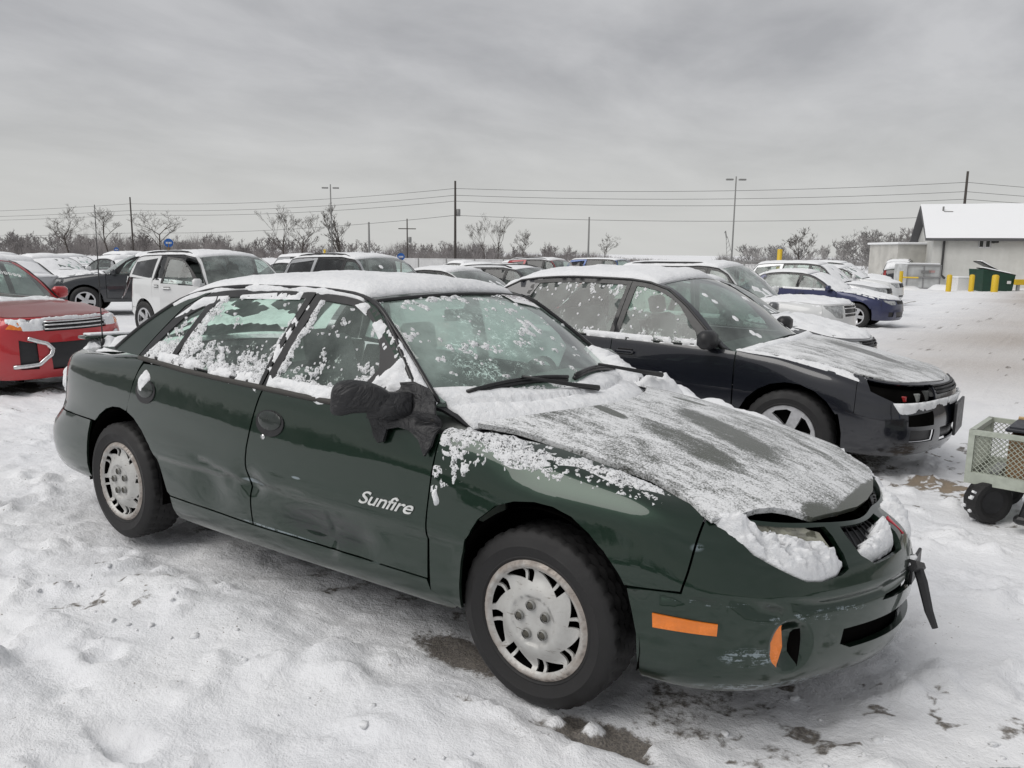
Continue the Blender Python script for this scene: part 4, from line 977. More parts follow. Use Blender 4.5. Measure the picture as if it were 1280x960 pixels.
wsnow(winQ, .85, 41, .55)
# ledge of snow along the belt line
for x0, x1, sd in ((-1.42, -.86, 1), (-2.42, -1.47, 2)):
    P0 = [(x, bz(x)-.022+.01*math.sin(x*31)) for x in np.linspace(x0, x1, 24)]+[(x, bz(x)+.045) for x in np.linspace(x1, x0, 24)]
    snow_on('snow_ledge', P0, c.csP, hero, .022, h=.010, out=rt, seed=50+sd, edge=.015, lump=.8, vec=.25, cover=lambda u, v, P, nz: .35+(fb(u, v, 12, 52)-.5)*3)
# windscreen post, mirror corner
sail = [(-.515, .945), (-.86, .95), (-.80, 1.06), (-.86, 1.17), (-.80, 1.20), (-.66, 1.08)]
snow_on('snow_patch', sail, lambda u, v: c.csP(u, v)-np.array([0, .004, 0]), hero, .045, h=.011, out=rt, seed=61, edge=.03, lump=.7, vec=.3, cover=lambda u, v, P, nz: .75-np.hypot((u+.745)/.115, (v-1.03)/.085)*.9+(fb(u, v, 14, 62)-.5)*2.2)
snow_on('snow_patch', [(-.46, .94), (-.52, .96), (-.75, 1.17), (-1.04, 1.315), (-1.10, 1.30), (-.98, 1.25), (-.80, 1.12), (-.66, .99), (-.60, .94)], c.csP, hero, .022, h=.011, out=rt, seed=66, edge=.01, cover=lambda u, v, P, nz: (fb(u, v, 13, 67)-.44)*6)
snow_on('snow_patch', post, c.topP, hero, .016, h=.010, out=up, seed=69, edge=.012, cover=lambda u, v, P, nz: (fb(u, v, 11, 70)-.50)*7)
snow_on('snow_patch', [(-1.45, rzz(-1.45)-.05), (-1.45, rzz(-1.45)-.012), (-2.15, rzz(-2.15)-.03), (-2.3, rzz(-2.3)-.10), (-2.12, rzz(-2.12)-.08), (-1.9, rzz(-1.9)-.055)], c.csP, hero, .02, h=.011, out=rt, seed=71, edge=.012, cover=lambda u, v, P, nz: .25+(fb(u, v, 10, 72)-.5)*5)
snow_on('snow_patch', [(-1.442, .95), (-1.352, rzz(-1.35)-.03), (-1.405, rzz(-1.4)-.03), (-1.478, .95)], c.csP, hero, .008, h=.008, out=rt, seed=74, edge=.006, cover=lambda u, v, P, nz: (fb(u, v, 26, 75)-.58)*6)
# cowl
cw = [(-.285-.27*(y/.7)**2-.035-.02*math.sin(y*9)-.10*max(0, y-.35), y) for y in np.linspace(-.67, .69, 24)]+[(-.112-.255*(y/.655)**2, y) for y in np.linspace(.66, -.66, 20)]
def cowlS(x, y):
    xb = -.255-.27*(y/.7)**2; P = cowl(x, y); zt_ = c.top(x, y); P[:, 2] = np.where(x < xb, zt_, P[:, 2])+.0; return P
snow_on('cowl_snow', jag(cw, .006, 14, 80), cowlS, hero, .020, h=.011, out=up, seed=81, edge=.03, lump=.55, freq=14, vec=.6)
snow_on('snow_heap', [(-.62, .56), (-.40, .46), (-.22, .50), (-.12, .66), (-.16, .74), (-.38, .74), (-.56, .72)], lambda x, y: np.stack([x, y, np.where(x < -.3, c.top(x, y), h_deckF(x, y))], 1), hero, .075, h=.014, out=up, seed=84, edge=.04, lump=.9, freq=11, vec=.7)
# wing tops beside the hood
def wing(u, v): return c.skin(u, v)
xs_ = np.linspace(-.425, .44, 26)
lowt = [(x, 4.55+.95*smooth(-.35, .40, x)+.22*math.sin(x*17)) for x in xs_]
wp = [(float(c.sx(x)), float(t)*TS) for x, t in lowt]+[(float(c.sx(x)), 5.92*TS) for x in xs_[::-1]]
snow_on('snow_strip', wp, wing, hero, .014, h=.0068, out=c.outw, seed=90, edge=.018, lump=1.0, vec=.4, freq=30, mat=CRUST, cover=lambda u, v, P, nz: .36+(fb(u, v, 8, 91)-.5)*3.6+(fb(u, v, 45, 92)-.5)*2.6+(v/TS-5.0)*.25-1.3*np.exp(-(((P[:, 0]+.05)/.13)**2+((v/TS-5.72)/.25)**2)))
snow_on('snow_strip', [(2*S_-a, b_) for a, b_ in wp], wing, hero, .03, h=.016, out=c.outw, seed=93, edge=.018, lump=.7, vec=.4, cover=lambda u, v, P, nz: .6+nz*2)
snow_on('snow_patch', [(float(c.sx(x)), t*TS) for x, t in ((-.43, 3.6), (-.43, 4.9), (-.2, 4.9), (-.28, 4.0))], wing, hero, .007, h=.006, mat=CRUST, out=c.outw, seed=95, edge=.01, cover=lambda u, v, P, nz: (fb(u, v, 26, 96)*.6+fb(u, v, 70, 97, 3)*.4-.57)*9)
# head lamps, nostrils, nose
def hbase(u, v):
    P = c.skin(u, v); P[:, 0] -= .012; P[:, 2] -= .012; return P
hs = [(float(c.sx(.565)), 5.75*TS), (float(c.sx(.60)), 5.2*TS), nz(-.645, .645), nz(-.53, .565), nz(-.47, .556), nz(-.41, .564), nz(-.372, .59), nt_(-.40, 4.75), nt_(-.47, 5.15), nt_(-.58, 5.42), (float(c.sx(.60)), 5.9*TS)]
snow_on('lamp_snow', jag(hs, .010, 26, 100), hbase, hero, .066, h=.0065, out=c.outw, seed=101, edge=.028, lump=1.15, vec=.55, freq=24)
snow_on('lamp_snow', [(2*S_-a, b_) for a, b_ in headR], hbase, hero, .06, h=.016, out=c.outw, seed=103, edge=.03, lump=.7, vec=.5, freq=14)
ns_ = [nt_(-.075, 4.7), nt_(-.07, 3.75), nt_(-.26, 3.72), nt_(-.30, 4.25), nt_(-.24, 4.75), nt_(-.18, 4.85), nt_(-.12, 5.25)]
def nbase(u, v):
    P = c.skin(u, v); P[:, 0] -= .030; P[:, 2] -= .012; return P
snow_on('nostril_snow', ns_, nbase, hero, .06, h=.008, out=c.outw, seed=105, edge=.028, lump=1.1, vec=.6, freq=26)
snow_on('nostril_snow', mir([nt_(-.06, 5.6), nt_(-.06, 3.7), nt_(-.27, 3.7), nt_(-.33, 4.3), nt_(-.35, 5.7)]), nbase, hero, .055, h=.010, out=c.outw, seed=107, edge=.03, lump=.7, vec=.5, freq=16)
snow_on('snow_patch', mir([nt_(-.05, 3.6), nt_(-.05, 5.7), nt_(-.40, 5.7), nt_(-.52, 4.6), nt_(-.5, 3.9)]), c.skin, hero, .02, h=.012, out=c.outw, seed=109, edge=.03, vec=.3, cover=lambda u, v, P, nz: .3+(fb(u, v, 9, 110)-.5)*5)
snow_on('snow_patch', [nt_(-.03, 2.6), nt_(.05, 2.55), nt_(.07, 2.95), nt_(.0, 3.15)], c.skin, hero, .035, h=.007, out=c.outw, seed=112, edge=.02, lump=.8, vec=.4)
# slot behind the lower grille, sticking crumbs on the windscreen and door
snow_on('snow_crumbs', wspoly, c.topP, hero, .006, h=.008, mat=CRUST, out=up, seed=115, edge=.01, cover=lambda u, v, P, nz: np.maximum((fb(u, v, 30, 116, 3)-.80)*14, np.maximum((.30-np.abs(np.hypot((u+.76)/.16, (v+.18)/.34)-1)*3.0)*1.0+(fb(u, v, 22, 117)-.62)*5, .4-np.abs(u-wspx(v))/.03+(fb(u, v, 16, 118)-.5)*4)))
for (x, z, r, sd) in ((-2.36, .868, .055, 1), (-.405, .66, .022, 3)):
    s0 = float(c.sx(x)); v0 = float(c.tz(s0, z)[0])
    snow_on('snow_patch', [(s0+r*math.cos(a)*(.6+.4*math.sin(a*2+sd)), v0+r*.8*math.sin(a)) for a in np.linspace(0, 6.28, 20)[:-1]], c.skin, hero, .02, h=.006, out=c.outw, seed=120+sd, edge=.012, lump=.8)

for sd, q0, q1 in ((200, 4.35, 5.0), (203, 4.7, 5.6)):
    snow_on('snow_specks', [(float(c.sx(x)), (q0+.5*smooth(-.3, .4, x))*TS) for x in np.linspace(-.42, .42, 20)]+[(float(c.sx(x)), (q1+.35*smooth(-.3, .4, x))*TS) for x in np.linspace(.42, -.42, 20)], wing, hero, .006, h=.0060, mat=CRUST, out=c.outw, seed=sd, edge=.004, lump=.6, freq=40, cover=lambda u, v, P, nz: (fb(u, v, 60, sd, 3)*.6+fb(u, v, 9, sd+1, 3)*.4-.57)*14)
# ------------------------------------------------------------------ the other vehicles
def gz(x, y):
    """the yard falls gently away from the aisle where the green car stands"""
    return -.24*smooth(-1.0, 8.5, y)-.20*smooth(8, 24, y)*smooth(4, -12, x)-.10*smooth(-5, -11, x)*smooth(8, 2, y)
def make_surf(sp):
    W, xf, wb, xr = sp['W'], sp['xf'], sp['wb'], sp['xr']; xR = -wb-xr; b0, b1 = sp['belt']; zs = sp.get('sill', .25)
    xw, xt = sp['ws']; H = sp['H']; zc0, zh = sp['hood']; suv = sp.get('suv', False); xb_, xg = sp['back']   # base of the rear glass, top of it
    dk = sp.get('deck', (b1+.06, b1+.02)); k = sp.get('nose', 1.0)
    plan = [(xR, 0), (xR+.015, .38*W), (xR+.08, .70*W), (xR+.24, .88*W), (xR+.55, .95*W), (-wb, .985*W), (-wb/2, W), (-.3, W), (.0, .985*W), (.42*xf, .945*W), (.68*xf, .85*W), (.85*xf, .66*W), (.945*xf, .40*W), (.985*xf, .2*W), (xf, 0)]
    bl = lambda x: b0+(b1-b0)*np.clip((x-(-.4))/(-wb+.3), -.3, 1.4)
    zcf = pchip([xw-.5, xw, xw*.4+xf*.25, xf*.55, xf*.80, xf*.92, xf+.1], [zc0+.03, zc0, zc0*.6+zh*.4+.03, zh*.75+zc0*.25+.02, zh+.02, zh-.03, zh-.16])
    cw = sp.get('crown', .045)
    deckF = lambda x, y: zcf(x)-cw*(np.abs(y)/(W*.8))**2.4
    if suv: deckR = None
    else:
        zt = pchip([xR-.2, xR, xR+.15, xb_, xb_+.4], [dk[1]-.14, dk[1]-.04, dk[1], dk[0], dk[0]+.02]); deckR = lambda x, y: zt(x)-.035*(np.abs(y)/(W*.8))**2.4
    def sec(b, e, zt_, z0=zs, bmp=0): return [(.055, z0), (.012, z0+.10), (0, .50), (.0, .50+(b-.5)*.4), (.012, .50+(b-.5)*.72), (.036, b), (e, zt_)]
    hz = lambda x: float(zcf(x)-cw)
    st = [('ry', 0.0, [(.05, zs+.06), (.01, zs+.14), (0, .5), (.03, .60), (.05, .6+(b1-.6)*.5), (.08, b1-.02), (.12, b1+.0)]),
          ('ry', .6*W, [(.05, zs+.06), (.01, zs+.14), (0, .5), (.02, .60), (.04, .6+(b1-.6)*.5), (.07, b1-.02), (.12, b1+.0)]),
          ('x', -wb-.35, sec(b1, .09 if suv else .17, b1+.02, zs+.03)), ('x', -wb+.3, sec(float(bl(-wb)), .06, b1+.02)), ('x', -wb/2, sec(float(bl(-wb/2)), .055, float(bl(-wb/2))+.02)), ('x', xw-.1 if xw < 0 else -.1, sec(float(bl(-.4)), .085, float(bl(-.4))+.02)),
          ('x', .25*xf, [(.05, zs), (.012, zs+.10), (0, .52), (.0, hz(.25*xf)-.24), (.015, hz(.25*xf)-.13), (.06, hz(.25*xf)-.035), (.16, hz(.25*xf))]),
          ('x', .62*xf, [(.06, zs-.02), (.012, zs+.08), (0, .48), (.008, hz(.62*xf)-.22), (.025, hz(.62*xf)-.12), (.06, hz(.62*xf)-.04), (.13, hz(.62*xf))]),
          ('fy', .45*W, [(.07, zs-.02), (.015, zs+.07), (0, .46), (.015, .55), (.03*k, .55+(zh-.6)*.5), (.06*k, zh-.04), (.12*k, zh)]),
          ('fy', 0.0, [(.06, zs-.02), (.012, zs+.07), (0, .46), (.008, .55), (.02*k, .55+(zh-.6)*.5), (.05*k, zh-.04), (.11*k, zh)])]
    if suv: zr_x = [xw+.15, xw, (xw+xt)/2, xt, xt-.35, -wb*.55, xg+.15, xg, (xg+xb_)/2, xb_, xb_-.12]; zr_z = [zc0-.06, zc0, (zc0+H)/2+.015, H-.05, H-.012, H, H-.04, H-.10, (H-.10+b1)/2+.03, b1+.01, b1-.3]
    else: zr_x = [xw+.15, xw, (xw+xt)/2, xt, xt-.3, (xt+xg)/2-.1, xg+.1, xg-.12, (xg+xb_)/2, xb_, xb_-.15]; zr_z = [zc0-.07, zc0, (zc0+H)/2+.015, H-.05, H-.01, H, H-.03, H-.075, (H-.06+dk[0])/2+.02, dk[0]+.01, dk[0]-.08]
    xs = [xb_-.2, xb_, xg, (xg+xt)/2, xt, xw]
    s_ = Surf(plan, st, deckF, deckR, (xb_+.2 if not suv else -99, xw-.15), pchip(zr_x[::-1], zr_z[::-1]),
        sh=pchip(xs, [-.08 if suv else -.15, -.08 if suv else -.14, -.05, 0, .06, .19]), crn=pchip(xs, [.01, .012, .035, .035, .03, .003]),
        wb=pchip([xR, xR+.25, -wb, -wb/2, -.4, .2], [W*.80 if suv else W*.80, W*.88, W*.935, W*.95, W*.935, W*.9]), belt=bl, tum=sp.get('tum', (.34, .25)))
    return s_, deckF, deckR
def build_car(label, name, sp, loc, head, mat, lod=1, group=None, cat='car', snow=(.04, .5, .5), wheels='five', glass=None, trim=None, extra=None, dz=0.0):
    """snow: roof depth, share of the hood covered, share of the windscreen covered"""
    c, dF, dR = make_surf(sp); W, xf, wb, xr = sp['W'], sp['xf'], sp['wb'], sp['xr']; xR = -wb-xr; suv = sp.get('suv', False)
    xw, xt = sp['ws']; xb_, xg = sp['back']; H = sp['H']; zs = sp.get('sill', .25); Rt = sp.get('R', .33); TS = c.TS
    h = {0: .05, 1: .09, 2: .16}[lod]; ca, sa = math.cos(head), math.sin(head)
    root = thing(name, label, cat, (loc[0], loc[1], float(gz(loc[0], loc[1]))+dz), head, group)
    glass = glass or GLASS; trim = trim or TRIM
    def bod(n, poly, mt=mat, mirror=True, par=root, **k): return sheet(n, poly, c.skin, mt, par, h=h, out=c.outw, mirror=mirror, **k)
    Ra = Rt+.055; hub = Rt-.005
    def arch(cx, a0, a1, n=11): return [(cx+Ra*math.cos(a), hub+Ra*math.sin(a)) for a in np.linspace(a0, a1, n)]
    d0, d1, d2 = sp['doors']; zr_ = zs+.10; low = math.asin(max(-.9, (zs-hub+.01)/Ra)); seamx = xf*sp.get('seam', .62)
    am = math.acos(min(1, max(-1, (seamx*.95)/Ra))) if seamx*.95 < Ra else math.asin(max(-.3, min(.9, (.52-hub)/Ra)))
    # front wing: sill corner behind the wheel, over the arch, along the bumper seam, along the hood
    bod('front_fender', c.side([(d0+.006, zs+.02), (-Ra*math.cos(low), zs+.01)]+arch(0, math.pi-low, am)+[(seamx, .54), (seamx*1.02, 5.95, 't'), (d0+.01, 5.95, 't'), (d0+.008, .8)]))
    bx = -Ra*.985-wb
    fd = bod('front_door', c.side([(d0-.004, zr_), (d1+.004, zr_), (d1+.004, 5, 't'), (d0-.002, 5, 't')]))
    a2 = math.acos(max(-1, min(1, (d2+wb)/Ra))) if abs(d2+wb) < Ra else None
    aS = math.asin(max(-.9, (zr_-hub)/Ra))
    if a2 is not None and hub+Ra*math.sin(a2) > zr_: 
        rd = bod('rear_door', c.side([(d1-.004, zr_), (-wb+Ra*math.cos(aS)+.01, zr_)]+arch(-wb, aS, a2, 7)+[(d2, sp['belt'][1]*.93), (d2+.03, 5, 't'), (d1-.004, 5, 't')]))
        a_st = a2
        qpre = []
    else:
        rd = bod('rear_door', c.side([(d1-.004, zr_), (d2+.004, zr_), (d2+.004, 5, 't'), (d1-.004, 5, 't')])); a_st = aS; qpre = [(d2-.004, zr_)]
    rdx = d2
    bod('rocker_panel', c.side([(-wb+Ra*math.cos(low)+.005, zs+.09), (-wb+Ra*math.cos(low)+.01, 0, 't'), (-Ra*math.cos(low)-.01, 0, 't'), (-Ra*math.cos(low)-.005, zs+.09)]), par=root)
    xq = -wb-Ra-.12 if xr > .7 else -wb-Ra-.05; xq = max(xq, xR+.16); zq = .58
    aq = math.pi-math.asin(max(-.3, min(.95, (zq-hub)/Ra)))
    top5 = 5.95 
    bod('rear_quarter_panel', c.side(qpre+arch(-wb, a_st, aq, 10)+[(xq, zq+.005), (xq, top5, 't'), (rdx+.02, top5, 't'), (rdx-.006, sp['belt'][1]*.93)]))
    sq = float(c.sx(xq)); zqv = float(c.tz(sq, zq+.005)[0])
    # tail
    tl0, tl1 = sp.get('tail', (3.3, 4.9)); lam = [(sq-.01, tl0*TS), (sq-.01, tl1*TS), (max(.12, sq-.42), tl1*TS), (max(.12, sq-.42), tl0*TS)]
    lamL = [(-a, b) for a, b in lam]
    sheet('tailgate' if suv else 'rear_panel', [(-sq+.003, zqv), (-sq+.003, 5.95*TS), (sq-.003, 5.95*TS), (sq-.003, zqv)], c.skin, mat, root, h=h, holes=[lam, lamL], out=c.outw)
    for q in (lam, lamL): sheet('tail_light', q, c.skin, REDLENS, root, h=h, out=c.outw, off=.002, thick=.01)
    bl = [(float(c.sx(x)), float(c.tz(float(c.sx(x)), z)[0])) for x, z in ((-wb-Ra*math.cos(math.pi-aq)-.005, zq-.005), (-wb-Ra-.0, .36))]+[(float(c.sx(-wb-Ra-.005)), 0.0)]
    tp_ = [(s_, float(c.tz(abs(s_), zq-.006)[0])) for s_ in np.linspace(-bl[0][0], bl[0][0], 15)]
    sheet('rear_bumper', tp_+bl[1:]+[(-a, b) for a, b in bl[1:][::-1]], c.skin, sp.get('bumper', mat), root, h=h, out=c.outw)
    # nose
    S_ = c.S; mir_ = lambda p: [(2*S_-a, b) for a, b in p]
    ny_ = lambda y, t: (c.s_at('fy', abs(y)) if y < 0 else 2*S_-c.s_at('fy', abs(y)), t*TS)
    bs = Ra*math.cos(am); 
    rside = [(float(c.sx(min(seamx*.97, max(bs, Ra*.8))+.006)), float(c.tz(float(c.sx(seamx*.97)), .535)[0])), (float(c.sx(Ra*1.0)), float(c.tz(float(c.sx(Ra)), .38)[0])), (float(c.sx(Ra*1.0)), 0.0)]
    seam = [(float(c.sx(seamx*1.02))+.004, 5.95*TS), (float(c.sx(seamx))+.004, float(c.tz(float(c.sx(seamx)), .54)[0]))]
    h0, h1 = sp.get('head_t', (4.0, 5.7)); hy = sp.get('head_y', (.86, .45))
    sS = c.s_at('x', xf*.66) 
    hx = sp.get('head_x', (.66, .69)); head_ = [(float(c.sx(xf*hx[0])), h1*TS), (float(c.sx(xf*hx[1])), (h0+h1)/2*TS), ny_(-hy[0]*W*.80, h0*TS/TS), ny_(-hy[1]*W, h0+.1), ny_(-hy[1]*W*.92, h1-.15)]
    g0, g1, gy = sp.get('grille', (4.2, 5.5, .40)); gr = [ny_(-gy*W, g0), ny_(-gy*W*1.05, g1), ny_(0, g1), ny_(gy*W*1.05, g1), ny_(gy*W, g0), ny_(0, g0)]
    lw = sp.get('low', (.9, 1.9, .5)); lo = [ny_(-lw[2]*W*.9, lw[0]), ny_(-lw[2]*W, lw[1]), ny_(0, lw[1]), ny_(lw[2]*W, lw[1]), ny_(lw[2]*W*.9, lw[0]), ny_(0, lw[0])]
    fgs = []
    if lod < 2:
        fy0, fy1 = sp.get('fog', (.76, .60)); fg = [ny_(-fy0*W, lw[0]+.15), ny_(-fy0*W, lw[1]-.05), ny_(-fy1*W, lw[1]-.05), ny_(-fy1*W, lw[0]+.15)]; fgs = [fg, mir_(fg)]
    o_ = sheet('front_bumper', rside+mir_(rside)[::-1]+mir_(seam)[::-1]+seam, c.skin, sp.get('bumper', mat), root, h=h*.8, holes=[head_, mir_(head_), gr, lo]+fgs, out=c.outw)
    for q in (head_, mir_(head_)):
        sheet('headlight', q, c.skin, sp.get('lamp', LAMPM), root, h=h*.7, out=c.outw, off=-.012 if sp.get('lamp') is None else -.05, thick=0)
    for q in fgs: sheet('fog_lamp_recess', q, c.skin, BLACK, root, h=h, out=c.outw, off=-.02, thick=0)
    sheet('grille', gr, c.skin, BLACK, root, h=h, out=c.outw, off=-.025, thick=0); sheet('lower_grille', lo, c.skin, BLACK, root, h=h, out=c.outw, off=-.03, thick=0)
    for k in range(3):
        b = MB(); P = c.skin(np.array([ny_(y*W, 0)[0] for y in np.linspace(-gy, gy, 9)]), np.full(9, (g0+(g1-g0)*(k+.5)/3)*TS)); b.tube([tuple(p) for p in P], .010, 5); b.build('grille_bar', CHROME if sp.get('chrome') else BLACK, root, True)
    # hood, roof, boot
    ye = lambda x: np.interp(x, xs_e, ys_e)
    ss = np.linspace(float(c.sx(xw-.1)), S_, 60); E = c.skin(ss, np.full(60, 5.97*TS)); 
    cut = [(float(p[0]), float(-p[1])-.004) for p in E if p[0] > xw-.02]
    cut = cut[::2]
    rear_ = [(xw+.12-.20*(y/W)**2, y) for y in np.linspace(-cut[0][1]*.98, cut[0][1]*.98, 9)]
    cut = [p for p in cut if p[0] > rear_[0][0]+.02]
    hp = [(x, -y) for x, y in cut]+[(x, y) for x, y in cut[::-1] if y > .01]+rear_[::-1]
    hoodP = lambda x, y: np.stack([x, y, dF(x, y)+.006], 1)
    if not sp.get('nohood'): sheet('hood', hp, hoodP, sp.get('hoodmat', mat), root, h=h)
    cwp = [(xw+.015-.20*(y/W)**2, y) for y in np.linspace(-.86*W, .86*W, 7)]+[(xw+.13-.20*(y/W)**2, y) for y in np.linspace(.86*W, -.86*W, 7)]
    sheet('cowl_panel', cwp, lambda x, y: np.stack([x, y, dF(x, y)-.02], 1), BLACK, root, h=h*1.5)
    rl_ = lambda x, d=.01: float(c.rail(x)[0][0])-d
    rz_ = lambda x: c.railz(x)
    xre = xg; xte = lambda y: xt-.05*(y/.6)**2
    xx = np.linspace(xt-.06, xre, 9)
    rp = [(x, -rl_(x)) for x in xx]+[(x, rl_(x)) for x in xx[::-1]]+[(xte(y), y) for y in np.linspace(rl_(xt), -rl_(xt), 7)]
    sheet('roof', rp, c.topP, mat, root, h=h*1.4)
    if not suv:
        tl = [(xb_+.02, -W*.70), (xb_, 0), (xb_+.02, W*.70), (xR+.20, W*.72), (xR+.10, W*.45), (xR+.09, 0), (xR+.10, -W*.45), (xR+.20, -W*.72)]
        tpf = lambda x, y: np.stack([x, y, dR(x, y)+.004], 1); sheet('trunk_lid', tl, tpf, mat, root, h=h*1.4)
    # cabin sides
    bz_ = lambda x: float(c.belt(x))+.012
    def cs_(n, poly, mt, off=0.0, holes=(), par=root, par2=None, thick=.012):
        a = sheet(n, poly, c.csP, mt, par, h=h*1.2, holes=holes, out=lambda P: np.tile([0, -1., 0], (len(P), 1)), off=off, thick=thick)
        mirrored(a, par2 or par); return a
    xA = xw-.24; xr_end = xb_+.10 if not suv else xb_+.08
    m_ = .045
    A0 = (xA-.02, bz_(xA-.02)); 
    # side windows
    slant = sp.get('slant', .06)
    f_lo0, f_lo1 = d0-.04 if d0 < xA-.05 else xA-.16, d1+.045
    xs_top = np.linspace(min(xA-.38, xt+.16), d1+.05+slant, 6)
    winF = [(f_lo1, bz_(f_lo1)+.008), (f_lo0-.05, bz_(f_lo0)+.008), (f_lo0-.10, bz_(f_lo0)+.10)]+[(x, rz_(x)-m_) for x in xs_top]
    q_end = d2 if not suv else d2
    xs_r = np.linspace(d1-.045+slant, max(d2+.13, (xg if not suv else d2)+.10), 6)
    winR = [(d1-.045, bz_(d1)+.008)]+[(x, rz_(x)-m_) for x in xs_r]+[(max(d2+.05, xr_end+.32 if not suv else d2+.05), bz_(d2)+.008)]
    holes = [winF, winR]
    winQ = None
    if suv and sp.get('quarter', True):
        x0q, x1q = d2-.06, xb_+.30
        winQ = [(x0q, bz_(x0q)+.02), (x0q+.05, rz_(x0q+.05)-m_-.01), (x1q+.10, rz_(x1q+.10)-m_-.03), (x1q, bz_(x1q)+.05)]
    ff = [(d1, bz_(d1)), (xA+.02, bz_(xA)), (xA-.02, min(rz_(xA-.02)-.01, bz_(xA)+.05))]+[(x, rz_(x)-.012) for x in np.linspace(xA-.10, d1+slant, 9) if rz_(x)-.012 > bz_(xA)+.05]
    a = cs_('window_frame', ff, trim, holes=[winF], par=fd[0], par2=fd[1])
    xe = d2 if suv else max(xr_end+.18, d2-.05)
    fr = [(d1-.006, bz_(d1)), (d1-.006+slant, rz_(d1+slant)-.012)]+[(x, rz_(x)-.012) for x in np.linspace(d1+slant-.1, d2+.10, 6)]+([(xe+.25, rz_(xe+.25)-.012)] if not suv and xe+.25 < d2+.05 else [])+[(xe, bz_(xe))]
    cs_('window_frame', fr, trim, holes=[winR], par=rd[0], par2=rd[1])
    cs_('window', winF, sp.get('fglass', glass), off=-.006, par=fd[0], par2=fd[1], thick=0); cs_('window', winR, sp.get('rglass', glass), off=-.006, par=rd[0], par2=rd[1], thick=0)
    cp = [(xe-.006, bz_(xe))]+([(xe+.24, rz_(xe+.25)-.008)] if not suv else [(d2+.09, rz_(d2+.09)-.004)])+[(x, rz_(x)-.002) for x in np.linspace((xe+.20) if not suv else d2, xr_end, 8)]+[(xr_end-.06, bz_(xr_end))]
    cs_('rear_pillar', cp, trim if sp.get('blackD') else mat, holes=[winQ] if winQ else [])
    if winQ: cs_('quarter_window', winQ, sp.get('rglass', glass), off=-.006, thick=0)
    ap = [(xA+.03, bz_(xA)), (xA, rz_(xA)), (xA-.25, rz_(xA-.25)), (xt, rz_(xt)), (xt-.1, rz_(xt-.1)-.012), (xA-.25, rz_(xA-.25)-.03), (xA-.02, bz_(xA)+.03)]
    # screens
    wz = lambda q: (xA-.02+(xt-.055-xA)*q, None)
    edge = [(x, rl_(x, .055)) for x in np.linspace(xA-.02, xt-.07, 7)]
    base = [(xw-.02-.20*(y/W)**2, y) for y in np.linspace(-edge[0][1], edge[0][1], 9)]
    wsp = base+edge[1:]+[(xte(y)+.004, y) for y in np.linspace(edge[-1][1], -edge[-1][1], 7)]+[(x, -y) for x, y in edge[:0:-1]]
    sheet('windscreen', wsp, c.topP, glass, root, h=h*1.2, off=-.004, thick=0)
    xo = np.linspace(xA+.02, xt-.07, 8)
    pst = [(x, -rl_(x, .062)) for x in xo]+[(x, -rl_(x, -.003)) for x in xo[::-1]]; sheet('windscreen_post', pst, c.topP, mat if not sp.get('blackA') else TRIM, root, h=h, mirror=True)
    re = [(x, rl_(x, .06)) for x in np.linspace(xg-.02, xb_+(.12 if not suv else .03), 6)]
    rgp = [(x, -y) for x, y in re]+[(xb_+(.04 if suv else .02)+.10*(y/W)**2, y) for y in np.linspace(-re[-1][1], re[-1][1], 5)]+re[::-1]
    sheet('rear_window', rgp, c.topP, sp.get('rglass', glass), root, h=h*1.4, off=-.004, thick=0)
    if suv: sheet('rear_post', [(x, -rl_(x, .06)) for x in np.linspace(xg, xb_+.02, 6)]+[(x, -rl_(x, -.003)) for x in np.linspace(xb_+.02, xg, 6)], c.topP, mat, root, h=h, mirror=True)
    for sg in (-1, 1):
        b = MB(); b.tube([(x, sg*rl_(x, .002), rz_(x)+.001) for x in np.linspace(xA, xr_end-.05, 16)], .011, 5); b.build('roof_edge_moulding', trim, root, True)
    if sp.get('rails'):
        for sg in (-1, 1):
            b = MB(); xs2 = np.linspace(xt-.25, xg+.1, 9); b.tube([(x, sg*rl_(x, .09), rz_(x)+.075-.05*(abs(i-4)/4)**4) for i, x in enumerate(xs2)], .017, 6); b.build('roof_rail', TRIM, root, True)
    # mirrors, handles
    xm = min(d0-.10, xA-.10)
    for sd_ in (0, 1):      # the left door is a mirrored copy, its parts take right-hand coordinates too
        b = MB(); b.box((xm, -(float(c.ys(xm, bz_(xm)+.07))+.13), bz_(xm)+.06), (.13, .20, .14), bev=.045); b.box((xm+.02, -(float(c.ys(xm, bz_(xm)+.04))+.03), bz_(xm)+.02), (.06, .12, .05)); autosmooth(b.build('side_mirror', sp.get('mirror', mat), fd[sd_]), 50)
        if lod < 2:
            for xh, par in ((d1+.14, fd), (d2+.16 if suv else d2+.22, rd)):
                s0 = float(c.sx(xh)); P = c.skin(np.array([s0]), c.tz(s0, sp['belt'][1]-.12))[0]
                b = MB(); b.box((xh, -(abs(P[1])+.022), P[2]), (.17, .03, .03), bev=.012); b.box((xh, -(abs(P[1])+.002), P[2]), (.13, .012, .05), mi=1); b.build('door_handle', [sp.get('handle', mat), TRIM], par[sd_])
    # under, wells, cabin
    b = MB(); b.box((-wb/2, 0, zs+.06), (wb-.8, W*1.66, .12)); b.box((.12, 0, .48), (xf*.95, W*1.05, .5)); b.box((-wb-.15, 0, .48), (xr*.9, W*1.1, .34))
    for x in (0, -wb):
        for sg in (-1, 1): b.lathe([(Ra-.01, -.18), (Ra-.01, .16)], 16, 'Y', (x, sg*(W-.30), hub), a0=-.2, a1=math.pi+.2); b.box((x, sg*(W-.46), hub+.15), (Ra*1.9, .02, .55))
    b.build('underbody', WELL, root)
    zf = zs+.06
